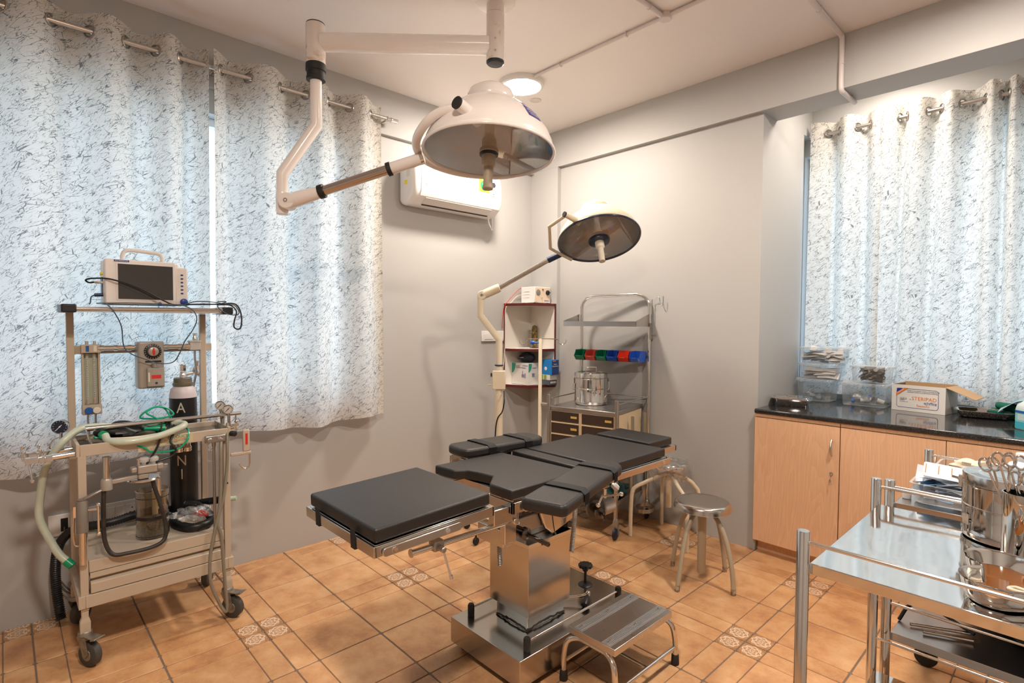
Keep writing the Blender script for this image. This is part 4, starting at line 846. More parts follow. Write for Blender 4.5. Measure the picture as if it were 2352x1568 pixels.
m = MB(); m.tube(spline([(.735, -1.035, .985), (.765, -1.06, .96), (.775, -1.07, .91), (.755, -1.07, .85), (.715, -1.075, .80), (.70, -1.08, .70), (.695, -1.085, .45), (.70, -1.09, .14)], 7), .0045, 8); o = m.build('lamp_cable', BLACK); tag(o, 'black cable curving down from the control box of the standing lamp', 'cable')
# ================================================================ corner shelf
t = thing('corner_shelf', 'white corner wall shelf with maroon edges hanging in the room corner', 'shelf')
MAR = mat('maroon_edge', (.10, .012, .010), .4); LAM = mat('white_laminate', (.74, .70, .64), .4)
e = .012
m = MB(); m.box((0.002, -.365, .905), (e, -.045, 1.608)); m.build('side_panel', LAM, t); m = MB(); m.box((0.002, -.371, .90), (e+.001, -.365, 1.612)); m.build('edge_strip', MAR, t)
m = MB(); m.box((e, -.057, .905), (.300, -.043, 1.608)); m.build('side_panel', LAM, t); m = MB(); m.box((.300, -.058, .90), (.306, -.043, 1.612)); m.build('edge_strip', MAR, t)
def shelf_poly(off, curved):
    if curved: return [(e, -.057), (e, -.365-off)]+[(e+(.300+off-e)*math.sin(a)*1.0, -.057-(.308+off)*math.cos(a)) for a in [PI/2*i/14 for i in range(0, 15)]][1:]
    return [(e, -.057), (e, -.365-off), (.215+off, -.285-off), (.300+off, -.057)]
for z, cv in ((1.594, True), (1.210, True), (.903, False)):
    m = MB(); m.prism(shelf_poly(0, cv)[::-1], z, z+.015); s_ = m.build('shelf_board', LAM, t)
    po = shelf_poly(.004, cv)[1:]; pi_ = shelf_poly(0, cv)[1:]
    m = MB(); n0 = len(po)
    vs = [(x, y, z-.004) for x, y in po]+[(x, y, z+.018) for x, y in po]+[(x, y, z+.018) for x, y in pi_]+[(x, y, z-.004) for x, y in pi_]
    m.add(vs, [(k*n0+i, k*n0+i+1, ((k+1) % 4)*n0+i+1, ((k+1) % 4)*n0+i) for k in range(4) for i in range(n0-1)]); m.build('edge_strip', MAR, s_)
settle(t)
def boxm(name, a, b, m_, label, cat, bevel=.002, group=None):
    q = MB(); q.box(a, b); o = q.build(name, m_, bevel=bevel); tag(o, label, cat, group); return o
def fr_x(x, y, z): return frame4((x, y, z), (0, 1, 0), (0, 0, 1))      # lettering on a face that looks along +x
def fr_y(x, y, z): return frame4((x, y, z), (1, 0, 0), (0, 0, 1))      # ... along -y
# voltage stabiliser
t = thing('voltage_stabiliser', 'white metal power supply box with a dial meter on top of the corner shelf', 'electrical box')
m = MB(); m.box((.085, -.245, 1.618), (.245, -.050, 1.752)); m.build('case', WHITE, t, bevel=.003)
m = MB(); m.box((.2455, -.240, 1.624), (.248, -.060, 1.746)); m.build('front_panel', mat('cream_panel', (.74, .60, .46), .4), t)
m = MB(); m.lathe([(.024, 0), (.025, .003), (.022, .004)], (.248, -.205, 1.705), (1, 0, 0), 28); mt = m.build('meter', mat('meter_face', (.22, .21, .20), .2), t)
m = MB(); m.box((.2525, -.212, 1.700), (.2532, -.198, 1.7015)); m.build('needle', BLACK, mt)
m = MB(); m.lathe([(.021, 0), (.021, .010), (.016, .014), (0, .014)], (.248, -.092, 1.705), (1, 0, 0), 24); m.box((.260, -.096, 1.702), (.275, -.080, 1.709)); m.build('selector_knob', BLACK, t)
m = MB(); m.lathe([(.006, 0), (.006, .005), (0, .007)], (.248, -.150, 1.730), (1, 0, 0), 14); m.build('indicator_lamp', mat('dark_red', (.25, .01, .01), .3), t)
m = MB(); m.lathe([(.004, 0), (.003, .012)], (.248, -.165, 1.660), (1, 0, 0), 10); m.build('toggle_switch', CHROME, t)
for z in (1.662, 1.688, 1.712):
    m = MB(); m.box((.125, -.2475, z), (.185, -.245, z+.005)); m.build('vent_slot', WHITE, t)
m = MB(); m.box((.2482, -.13, 1.632), (.2486, -.07, 1.640)); m.build('name_plate', mat('blue_grey', (.15, .2, .4), .5), t)
for x in (.10, .23):
    for y in (-.23, -.07): m = MB(); m.lathe([(.008, 0), (.008, .008)], (x, y, 1.612), n=10); m.build('foot', RUBBER, t)
settle(t)
m = MB(); m.tube(spline([(.084, -.20, 1.74), (.05, -.22, 1.745), (.035, -.27, 1.70), (.03, -.34, 1.64), (.020, -.385, 1.58), (.016, -.395, 1.50), (.014, -.40, 1.42), (.008, -.397, 1.40)], 6), .0028, 6); o = m.build('power_wire', REDP); tag(o, 'red wire running from the power supply box down the shelf side', 'wire')
m = MB(); m.tube(spline([(.084, -.15, 1.70), (.05, -.25, 1.68), (.04, -.31, 1.63), (.035, -.345, 1.60), (.030, -.378, 1.56), (.030, -.380, 1.40), (.030, -.382, 1.25), (.045, -.40, 1.20), (.05, -.41, 1.12), (.045, -.42, 1.05), (.03, -.43, .99)], 6), .0035, 6); o = m.build('power_cable', mat('pale_pink_cable', (.72, .56, .48), .5)); tag(o, 'pale pink cable hanging down beside the corner shelf', 'cable')
# shelf contents
o = boxm('ornament', (.06, -.085, 1.2265), (.12, -.065, 1.2365), mat('gold_brown', (.20, .13, .03), .3), 'amber oval trinket standing on the middle shelf of the corner unit', 'ornament', 0)
GLD = mat('amber_glass', (.30, .20, .05), .25, noise=.8, scale=45)
m = MB(); m.lathe([(.0, -.095), (.018, -.085), (.026, -.05), (.027, 0), (.026, .05), (.018, .085), (0, .095)], (.090, -.085, 1.334), n=24); m.build('oval_body', GLD, o)
m = MB(); m.torus((.090, -.085, 1.30), (0, 0, 1), .024, .003, 18, 6); m.torus((.09, -.085, 1.36), (0, 0, 1), .024, .003, 18, 6); m.build('band', STEEL, o)
o = boxm('paper_slip', (.05, -.31, 1.226), (.09, -.14, 1.234), WHITE, 'white paper slips lying at the front of the middle shelf', 'paper', .001)
BW = mat('white_carton', (.74, .72, .68), .5); TEAL = mat('teal_print', (.03, .35, .25), .5); INK = mat('dark_ink', (.03, .04, .07), .5)
t = thing('nebuliser_carton', 'white carton with teal corners printed compressor nebulizer on the lowest corner shelf', 'box')
nx0, nx1, ny0, ny1, nz0, nz1 = .014, .215, -.283, -.145, .9215, 1.105
m = MB(); m.box((nx0, ny0, nz0), (nx1, ny1, nz1)); m.build('carton', BW, t, bevel=.001)
m = MB(); m.add([(nx0+.001, ny0-.0006, nz1-.002)]+[(nx0+.001+.045*math.cos(a)*1, ny0-.0006, nz1-.002-.085*math.sin(a)) for a in [PI/2*i/10 for i in range(11)]], [tuple(range(12))])
m.add([(nx1+.0006, ny0+.001, nz1-.002)]+[(nx1+.0006, ny0+.001+.04*math.cos(a), nz1-.002-.075*math.sin(a)) for a in [PI/2*i/10 for i in range(11)]], [tuple(range(12))]); m.build('teal_corner', TEAL, t)
text('OMRON', .017, fr_y(.175, ny0-.0008, 1.083), mat('blue_ink', (.03, .12, .5), .5), t); text('CompAir\nCompressor Nebulizer', .013, fr_y(.063, ny0-.0008, 1.072), INK, t, align='LEFT')
text('CompAir', .013, fr_x(nx1+.0008, ny0+.045, 1.065), INK, t, align='LEFT')
m = MB()
m.box((.135, ny0-.0012, .985), (.165, ny0-.0004, 1.01)); m.box((.170, ny0-.0012, .980), (.182, ny0-.0004, 1.02)); m.cyl((.147, ny0-.0012, 1.01), (.147, ny0-.0004, 1.04), .004, 6); m.box((nx1+.0004, -.24, .99), (nx1+.0012, -.21, 1.02)); m.build('product_picture', mat('violet_grey', (.25, .24, .38), .5), t)
settle(t)
o = blob('pouch', (.110, -.19, 1.150), .075, (1.05, .75, .62), mat('dark_navy_fabric', (.012, .016, .03), .7), 9, .12, 26); tag(o, 'dark navy zipped pouch lying on the nebulizer carton', 'pouch')
text('HealthKit', .013, frame4((.10, -.2495, 1.150), (1, 0, 0), (0, .12, 1)), WHITE, o)
t = thing('respirator_carton', 'blue carton with white mask picture on the small boxes of the corner shelf', 'box')
BLB = mat('bright_blue_carton', (.01, .22, .62), .45); NVC = mat('navy_carton', (.015, .05, .22), .45)
m = MB(); m.box((.235, -.135, 1.0095), (.345, -.048, 1.135)); m.build('carton', BLB, t, bevel=.001)
m = MB(); m.box((.3452, -.134, 1.0105), (.3458, -.049, 1.134)); m.build('printed_end', NVC, t)
m = MB(); m.lathe([(.016, 0), (.014, .001)], (.275, -.1355, 1.060), (0, -1, 0), 18); m.build('mask_picture', WHITE, t); text('Home\nRespirators', .016, fr_x(.3462, -.092, 1.09), mat('pale_ink', (.7, .7, .6), .5), t)
m = MB(); m.box((.3459, -.125, 1.122), (.3463, -.085, 1.131)); m.build('orange_strip', mat('orange_print', (.7, .2, .03), .5), t)
settle(t)
t = thing('small_carton', 'small white and green carton under the blue box on the corner shelf', 'box')
m = MB(); m.box((.225, -.135, .9635), (.325, -.050, 1.008)); m.build('carton', BW, t, bevel=.001); m = MB(); m.box((.2255, -.1358, .966), (.245, -.1352, 1.005)); m.box((.255, -.1358, .966), (.285, -.1352, 1.005)); m.build('green_print', mat('lime_print', (.25, .4, .06), .5), t); settle(t)
t = thing('flat_carton', 'flat dark grey carton lowest of the small boxes on the corner shelf', 'box')
m = MB(); m.box((.225, -.140, .9215), (.325, -.050, .962)); m.build('carton', mat('slate_carton', (.08, .10, .14), .5), t, bevel=.001); m = MB(); m.box((.3252, -.13, .935), (.3258, -.06, .952)); m.build('white_print', BW, t); settle(t)
# ================================================================ split air conditioner
t = thing('air_conditioner', 'white split air conditioner on the left wall with a yellow and green sticker', 'air conditioner')
ACW = mat('ac_white', (.84, .83, .82), .25, coat=.3); y0, y1_ = -1.402, -.575
prof = [(0.003, 2.30), (.06, 2.282), (.125, 2.29), (.185, 2.335), (.205, 2.375), (.212, 2.45), (.205, 2.54), (.185, 2.585), (.14, 2.605), (.003, 2.607)]
prof = [(x, z) for x, z in prof]
MX = Matrix(((1, 0, 0, 0), (0, 0, -1, 0), (0, 1, 0, 0), (0, 0, 0, 1)))
m = MB(); m.prism([(x, z) for x, z in prof], -y1_, -y0, MX); m.build('body', ACW, t, bevel=.030, seg=5, ang=60)
face = [(.1885, 2.335), (.2095, 2.376), (.2165, 2.45), (.209, 2.542), (.188, 2.590)]
m = MB(); n0 = len(face); ys = (y0+.055, y1_-.02)
inner = [(x-.012, z) for x, z in face]
m.prism(face+inner[::-1], -ys[1], -ys[0], MX); m.build('front_panel', ACW, t, bevel=.006, seg=3)
m = MB(); m.prism([(.1865, 2.330), (.140, 2.294), (.137, 2.298), (.1835, 2.334)], -(y1_-.10), -(y0+.11), MX); fl_ = m.build('louvre_flap', mat('ac_flap', (.72, .69, .66), .3), t)
m = MB(); m.prism([(.139, 2.293), (.128, 2.286), (.127, 2.290), (.137, 2.296)], -(y1_-.10), -(y0+.11), MX); m.build('outlet_slot', BLACK, t)
text('Whirlpool', .033, frame4((.2183, -1.01, 2.452), (0, 1, 0), (-.05, 0, 1)), mat('soft_grey', (.52, .50, .50), .4), t)
text('6', .035, frame4((.2178, -1.30, 2.425), (0, 1, 0), (-.05, 0, 1)), MATS['soft_grey'], t)
yl = mat('yellow_sticker', (.85, .72, .04), .45)
m = MB(); m.box((.2168, -.825, 2.450), (.2178, -.725, 2.555)); s_ = m.build('energy_sticker', yl, t)
m = MB(); m.lathe([(.040, 0), (.040, .0008)], (.2180, -.775, 2.498), (1, 0, 0), 28); m.build('green_seal', mat('seal_green', (.02, .25, .12), .45), s_); text('NL', .032, fr_x(.2192, -.775, 2.50), yl, s_)
m = MB(); m.box((.2168, -.708, 2.432), (.2176, -.655, 2.54)); s2 = m.build('rating_sticker', mat('pale_yellow', (.82, .76, .50), .45), t)
m = MB(); m.lathe([(.022, 0), (.022, .0008)], (.2178, -.681, 2.518), (1, 0, 0), 6); m.build('black_mark', INK, s2)
m = MB()
for k in range(4): m.box((.2178, -.70+.01*k, 2.475), (.2180, -.694+.01*k, 2.482))
m.box((.2178, -.69, 2.445), (.2180, -.672, 2.45)); m.build('fine_print', INK, s2)
for k in range(3):
    m = MB(); m.box((.2167, -.694, 2.402+.007*k), (.2170, -.66, 2.405+.007*k)); m.build('fine_print', MATS['soft_grey'], t)
m = MB(); m.box((.08, y0-.0006, 2.42), (.12, y0+.001, 2.45)); m.build('warning_label', yl, t)
for k in range(4):
    m = MB(); m.box((.11+.012*k, y0-.0005, 2.47), (.114+.012*k, y0+.001, 2.53)); m.build('side_slot', MATS['soft_grey'], t)
settle(t)
m = MB(); m.tube(spline([(.13, -.66, 2.288), (.11, -.64, 2.25), (.09, -.60, 2.215), (.06, -.56, 2.205), (.035, -.535, 2.235), (.025, -.53, 2.30), (.025, -.535, 2.37), (.03, -.56, 2.41)], 7), .0055, 10); o = m.build('power_cable', WHITE); tag(o, 'white cable looping from the right end of the air conditioner', 'cable')
m = MB(); m.box((.001, -.545, 2.36), (.022, -.515, 2.40)); m.build('wall_clip', WHITE, o)
# ================================================================ wall plates
def plate(c, w, h, label, mods):
    t = thing('wall_socket', label, 'socket'); y, z = c
    m = MB(); m.box((.0005, y-w/2, z-h/2), (.011, y+w/2, z+h/2)); m.build('cover_plate', WHITE, t, bevel=.003)
    for kind, yo, ww in mods:
        m = MB(); m.box((.011, y+yo-ww/2, z-h*.30), (.0135, y+yo+ww/2, z+h*.30)); k = m.build('switch_module' if kind != 'h' else 'open_slot', BLACK if kind == 'h' else WHITE, t, bevel=.0006)
        if kind == 's':
            m = MB()
            for dy, dz, r in ((0, .012, .0032), (-.009, -.009, .0026), (.009, -.009, .0026)): m.lathe([(r, 0), (r, .0008)], (.0136, y+yo+dy, z+dz), (1, 0, 0), 10)
            m.build('socket_hole', BLACK, k)
    return settle(t)
plate((-3.30, .447), .110, .105, 'white wall socket plate with an open slot and a cable at the lower left', [('h', .005, .028)])
plate((-3.085, .458), .245, .105, 'white wall plate with two sockets and two switches behind the monitor trolley', [('s', -.072, .050), ('b', -.024, .03), ('b', .012, .03), ('s', .066, .050)])
plate((-.50, 1.335), .245, .085, 'white switch plate on the left wall beside the corner shelf', [('b', -.045, .10)])
m = MB(); m.tube(spline([(.014, -3.295, .435), (.03, -3.30, .40), (.028, -3.32, .33), (.02, -3.335, .27), (.02, -3.325, .20), (.03, -3.30, .15), (.06, -3.27, .11), (.04, -3.31, .14), (.02, -3.35, .22), (.02, -3.34, .30)], 7), .0035, 8); o = m.build('power_cable', mat('grey_cable', (.09, .08, .075), .5)); tag(o, 'thin grey cable hanging from the wall socket behind the black hose', 'cable')
# ================================================================ stools
t = thing('round_stool', 'round stool with shiny steel seat and worn beige tube legs', 'stool')
sx, sy = 1.972, -.650
m = MB(); m.lathe([(0, .425), (.125, .425), (.148, .418), (.154, .415), (.156, .418), (.153, .430), (.150, .445), (.143, .453), (.130, .457), (.06, .4555), (0, .455)], (sx, sy, 0), n=72); m.build('seat', PED, t)
SB = mat('beige_stool_paint', (.42, .36, .26), .4, coat=.2)
m = MB(); m.lathe([(.0, .424), (.023, .424), (.023, .052), (.021, .048), (0, .048)], (sx, sy, 0), n=24); m.build('centre_column', SB, t)
for fx, fy in ((1.945, -.863), (2.172, -.679), (1.765, -.605), (2.013, -.444)):
    d = Vector((fx-sx, fy-sy, 0)); L_ = d.length; d.normalize()
    pts = [Vector((sx, sy, 0))+d*r+Vector((0, 0, z)) for r, z in ((.03, .410), (.055, .405), (.095, .375), (.135, .315), (.165, .235), (.19, .13), (L_, .012))]
    m = MB(); m.tube(spline(pts, 6), .0125, 14); lg = m.build('leg', SB, t)
    m = MB(); m.tube([pts[-1]+(pts[-2]-pts[-1]).normalized()*.022, pts[-1]-Vector((0, 0, .012))*1.0], .0128, 14); m.build('worn_tip', mat('rust_brown', (.18, .075, .02), .7, noise=.6, scale=70, dark=(.40, .34, .25)), lg)
settle(t)
t = thing('wrapped_stool', 'cream tube stool wrapped in clear plastic film behind the table head end', 'stool')
sx, sy, sz = 1.505, -.215, .515
m = MB(); m.lathe([(0, sz-.03), (.12, sz-.03), (.132, sz-.035), (.135, sz-.03), (.132, sz-.01), (.124, sz-.002), (0, sz)], (sx, sy, 0), n=40); m.build('seat', MIRR, t)
m = MB(); m.lathe([(0, sz-.03), (.020, sz-.03), (.020, .21), (.017, .20), (0, .20)], (sx, sy, 0), n=20); m.build('centre_column', IV, t)
for fx, fy in ((1.330, -.405), (1.727, -.366), (1.64, -.045), (1.36, -.06)):
    d = Vector((fx-sx, fy-sy, 0)); L_ = d.length; d.normalize()
    pts = [Vector((sx, sy, 0))+d*r+Vector((0, 0, z)) for r, z in ((.015, .43), (.07, .415), (.15, .375), (L_-.035, .340), (L_-.012, .310), (L_-.004, .25), (L_, .12), (L_, .002))]
    m = MB(); m.tube(spline(pts, 5), .0135, 14); m.build('leg', IV, t)
FILM = bpy.data.materials.new('plastic_film'); FILM.use_nodes = True; n = FILM.node_tree.nodes; L = FILM.node_tree.links; n.remove(n['Principled BSDF'])
tr = n.new('ShaderNodeBsdfTransparent'); gl = n.new('ShaderNodeBsdfGlossy'); gl.inputs['Roughness'].default_value = .12; dfz = n.new('ShaderNodeBsdfDiffuse'); dfz.inputs[0].default_value = (.8, .8, .8, 1)
m1 = n.new('ShaderNodeMixShader'); m1.inputs[0].default_value = .35; m2 = n.new('ShaderNodeMixShader'); nz = n.new('ShaderNodeTexNoise'); nz.inputs['Scale'].default_value = 45; nz.inputs['Detail'].default_value = 3; tt = n.new('ShaderNodeTexCoord')
L.new(tt.outputs['Object'], nz.inputs[0]); mr = n.new('ShaderNodeMapRange'); mr.inputs[1].default_value = .4; mr.inputs[2].default_value = .75; mr.inputs[3].default_value = .06; mr.inputs[4].default_value = .55; L.new(nz.outputs[0], mr.inputs[0])
bp = n.new('ShaderNodeBump'); bp.inputs['Strength'].default_value = 1; bp.inputs['Distance'].default_value = .01; L.new(nz.outputs[0], bp.inputs['Height']); L.new(bp.outputs[0], gl.inputs['Normal'])
L.new(gl.outputs[0], m1.inputs[1]); L.new(dfz.outputs[0], m1.inputs[2]); L.new(mr.outputs[0], m2.inputs[0]); L.new(tr.outputs[0], m2.inputs[1]); L.new(m1.outputs[0], m2.inputs[2]); L.new(m2.outputs[0], n['Material Output'].inputs[0])
rn = random.Random(5); m = MB(); N = 64; vs = []; rows = [(.0, sz+.012), (.06, sz+.010), (.11, sz+.014), (.138, sz+.006), (.146, sz-.02), (.142, sz-.06), (.125, sz-.10), (.10, sz-.14)]
for j, (r, z) in enumerate(rows):
    for i in range(N):
        a = 2*PI*i/N; k = 1+(.03+.02*j)*math.sin(a*9+j)*.5+rn.uniform(-.02, .02)*(j > 1); vs.append((sx+r*k*math.cos(a), sy+r*k*math.sin(a), z+rn.uniform(-.004, .006)*(1+(j > 5)*3)))
m.add(vs, [(j*N+i, j*N+(i+1) % N, (j+1)*N+(i+1) % N, (j+1)*N+i) for j in range(len(rows)-1) for i in range(N)]); m.build('plastic_wrap', FILM, t)
settle(t)
# ================================================================ anaesthesia trolley
t = thing('anaesthesia_trolley', 'beige anaesthesia trolley with flow meter, gauges and hoses in front of the left curtains', 'trolley')
SY0, SY1 = -3.287, -2.700
m = MB()
m.box((.36, SY0, .884), (.592, SY0+.012, .938)); m.box((.36, SY1-.012, .884), (.592, SY1, .938)); m.box((.580, SY0+.012, .884), (.592, SY1-.012, .932)); m.box((.36, SY0+.012, .884), (.372, SY1-.012, .938)); m.box((.372, SY0+.012, .886), (.580, SY1-.012, .892))
m.build('worktop_frame', BEIGE, t, bevel=.002)
m = MB(); m.box((.372, SY0+.012, .900), (.580, SY1-.012, .916)); m.build('glass_worktop', mat('dark_glass', (.035, .042, .04), .06, coat=.6), t)
for y in (SY0+.004, SY1-.032):
    m = MB(); m.box((.563, y, .235), (.592, y+.028, .886)); m.build('front_post', BEIGE, t, bevel=.002)
    m = MB(); m.box((.165, y, .235), (.193, y+.028, 1.486)); m.build('rear_post', BEIGE, t, bevel=.002)
    for x0 in (.155, .560):
        m = MB(); m.box((x0+.004, y+.002, .20), (x0+.028, y+.026, .240))
        m.add([(x0+.004, y+.002, .205), (x0+.028, y+.002, .205), (x0+.028, y+.026, .205), (x0+.004, y+.026, .205), (x0, y-.004, .185), (x0+.032, y-.004, .185), (x0+.032, y+.032, .185), (x0, y+.032, .185)], [(0, 1, 2, 3), (0, 4, 5, 1), (1, 5, 6, 2), (2, 6, 7, 3), (3, 7, 4, 0)])
        m.box((x0, y-.004, .140), (x0+.032, y+.032, .185)); m.build('leg_foot', BEIGE, t, bevel=.002)
m = MB(); m.box((.150, SY0-.004, .247), (.600, SY0+.020, .300)); m.box((.150, SY1-.020, .247), (.600, SY1+.004, .300)); m.box((.580, SY0+.020, .247), (.600, SY1-.020, .300)); m.box((.150, SY0+.020, .247), (.170, SY1-.020, .300)); m.build('base_frame', BEIGE, t, bevel=.002)
y0, y1_ = SY0+.034, SY1-.034
m = MB(); m.box((.17, y0, .39), (.588, y1_, .440)); m.build('lower_deck', BEIGE, t, bevel=.002)
m = MB(); m.box((.17, y0, .350), (.570, y1_, .389)); m.box((.570, y0+.003, .366), (.591, y1_-.003, .388)); m.build('drawer_rail', BEIGE, t, bevel=.001)
m = MB(); m.prism([(.17, .303), (.596, .303), (.596, .345), (.560, .358), (.17, .358)], -y1_+.004, -y0-.004+0, Matrix(((1, 0, 0, 0), (0, 0, -1, 0), (0, 1, 0, 0), (0, 0, 0, 1)))); m.build('drawer', BEIGE, t, bevel=.002)
CST = mat('worn_zinc', (.36, .33, .28), .45, .7, noise=.35, scale=50); TYRE = mat('grey_tyre', (.055, .052, .046), .6)
def caster(x, y, ang):
    m = MB(); m.lathe([(.022, .145), (.026, .140), (.026, .128), (.018, .120)], (x, y, 0), n=20)
    d = Vector((math.cos(ang), math.sin(ang), 0)); s = Vector((-d.y, d.x, 0)); c = Vector((x, y, 0))+d*.028
    for k in (-1, 1):
        o_ = s*k*.020
        P = [Vector((x, y, .125))-d*.022, Vector((x, y, .125))+d*.026, c+Vector((0, 0, .060))+d*.016, c+Vector((0, 0, .040)), c+Vector((0, 0, .055))-d*.018]
        m.add([p+o_-s*.0015 for p in P]+[p+o_+s*.0015 for p in P], [(0, 1, 2, 3, 4), (9, 8, 7, 6, 5)]+[(i, 5+i, 5+(i+1) % 5, (i+1) % 5) for i in range(5)])
    m.build('caster_fork', CST, t)
    m = MB(); m.bar(Vector((x, y, .128))+d*.0, Vector((x, y, .126))+d*.075, .040, .005); m.bar(Vector((x, y, .122))+d*.060, Vector((x, y, .130))+d*.085, .046, .006); m.build('brake_pedal', CST, t, bevel=.001)
    m = MB(); m.lathe([(.018, -.017), (.046, -.017), (.052, -.012), (.0525, 0), (.052, .012), (.046, .017), (.018, .017)], c+Vector((0, 0, .0525)), s, 36); w_ = m.build('caster_wheel', TYRE, t)
    m = MB(); m.lathe([(0, -.018), (.024, -.018), (.026, -.015), (.026, .015), (.024, .018), (0, .018)], c+Vector((0, 0, .0525)), s, 24); m.lathe([(0, -.023), (.006, -.023), (.006, .023), (0, .023)], c+Vector((0, 0, .0525)), s, 10); m.build('wheel_hub', CST, w_)
caster(.572, SY0+.018, .5); caster(.572, SY1-.018, .65); caster(.175, SY1-.018, 2.6); caster(.175, SY0+.018, 2.4)
# top shelf
m = MB(); m.box((.17, -3.262, 1.488), (.372, -2.665, 1.500)); m.build('top_shelf', SHEET, t)
m = MB(); m.cyl((.376, -3.262, 1.501), (.376, -2.668, 1.507), .0085, 14); m.build('shelf_rail', STEEL, t)
for ya, yb in ((-3.312, -3.258), (-2.672, -2.622)):
    m = MB(); m.box((.17, ya, 1.484), (.388, yb, 1.521)); m.build('end_cap', BLACK, t, bevel=.006)
# back crossbar with manifold
m = MB(); m.box((.165, -3.258, 1.290), (.174, -2.672, 1.330)); m.build('back_bar', BEIGE, t, bevel=.002)
m = MB(); m.tube([(.205, -3.17, 1.318), (.205, -2.78, 1.318)], .0125, 16)
for y in (-3.155, -3.10, -3.045, -2.89, -2.83, -2.795): m.tube([(.205, y-.008, 1.318), (.205, y+.008, 1.318)], .0155, 16)
m.build('manifold_tube', CHROME, t)
# flow meter
t2 = t
m = MB(); m.box((.165, -3.232, 1.296), (.215, -3.158, 1.335)); m.box((.165, -3.230, 1.032), (.20, -3.222, 1.296)); m.box((.165, -3.168, 1.032), (.20, -3.160, 1.296)); m.box((.165, -3.232, 1.005), (.22, -3.158, 1.050)); m.box((.165, -3.222, 1.05), (.170, -3.168, 1.296)); fm = m.build('flow_meter', BEIGE, t, bevel=.002)
m = MB(); m.box((.172, -3.221, 1.052), (.174, -3.169, 1.294)); m.build('scale_plate', mat('scale_green', (.42, .45, .33), .5), fm)
for y in (-3.209, -3.182):
    m = MB(); m.cyl((.188, y, 1.052), (.188, y, 1.292), .0065, 12); m.build('glass_tube', mat('tube_glass', (.75, .78, .72), .1, alpha=.35), fm)
    m = MB()
    for k in range(18): m.box((.1965, y-.004, 1.085+k*.0105), (.1970, y+.001, 1.0865+k*.0105))
    m.build('scale_marks', INK, fm)
    m = MB(); m.cyl((.188, y, 1.060), (.188, y, 1.074), .0045, 10); m.build('float', REDP, fm)
for y, c_, nm in ((-3.209, mat('knob_blue', (.01, .10, .38), .4), 'blue flow knob'), (-3.180, mat('knob_ivory', (.75, .68, .58), .4), 'ivory flow knob')):
    m = MB(); pr = [(.0155+.001*math.cos(12*2*PI*i/48)) for i in range(48)]
    m.prism([(y+pr[i]*math.cos(2*PI*i/48), 1.026+pr[i]*math.sin(2*PI*i/48)) for i in range(48)], .222, .238, Matrix(((0, 0, 1, 0), (1, 0, 0, 0), (0, 1, 0, 0), (0, 0, 0, 1)))); m.build('flow_knob', c_, fm, bevel=.002, label=nm)
    m = MB(); m.box((.2152, y-.006, 1.302), (.2165, y+.006, 1.330)); m.build('gas_tag', c_, fm)
    m = MB(); m.cyl((.19, y, 1.335), (.19, y, 1.352), .007, 12); m.build('gas_nut', STEEL, fm)
    m = MB(); m.tube(spline([(.19, y, 1.01), (.19, y-.001, .97), (.19, y+.004, .90)], 3), .0045, 8); m.build('supply_pipe', DULL, fm)
# vaporiser
GRY = mat('warm_grey_enamel', (.40, .36, .31), .35, .3)
m = MB(); m.prism(rrect(.165, .262, -3.020, -2.908, .014), 1.115, 1.345); vp = m.build('vaporiser', GRY, t, bevel=.006, seg=3)
m = MB(); m.lathe([(.037, 0), (.037, .006), (.034, .008)], (.262, -2.958, 1.298), (1, 0, 0), 36); m.build('dial_ring', BLACK, vp)
m = MB()
for k in range(20):
    a = 2*PI*k/20; p = Vector((.2702, -2.958+.031*math.cos(a), 1.298+.031*math.sin(a))); m.bar(p, p+Vector((0, .005*math.cos(a), .005*math.sin(a))), .0012, .0006, (1, 0, 0))
m.build('dial_marks', WHITE, vp)
m = MB(); m.lathe([(.023, 0), (.022, .018), (.017, .021), (0, .021)], (.268, -2.958, 1.298), (1, 0, 0), 32); m.build('dial', GRY, vp)
m = MB(); m.ball((.290, -2.958, 1.298), 1, 14, (.003, .006, .018)); m.build('red_pointer', REDP, vp)
m = MB(); m.box((.2622, -2.990, 1.243), (.2632, -2.922, 1.252)); m.build('black_label', BLACK, vp)
m = MB(); m.prism(rrect(.262, .284, -2.986, -2.912, .007), 1.124, 1.218); fb = m.build('filler_block', GRY, vp, bevel=.004)
m = MB(); m.cyl((.272, -2.95, 1.218), (.272, -2.95, 1.238), .015, 20); m.build('filler_cap', DULL, vp)
m = MB(); m.box((.2842, -2.968, 1.164), (.2850, -2.928, 1.182)); m.build('red_label', REDP, vp); m = MB(); m.box((.2842, -2.982, 1.15), (.2850, -2.975, 1.195)); m.build('sight_glass', IV, vp)
m = MB(); m.lathe([(.006, 0), (.006, .0008)], (.2842, -2.948, 1.142), (1, 0, 0), 14); m.build('emblem', INK, vp)
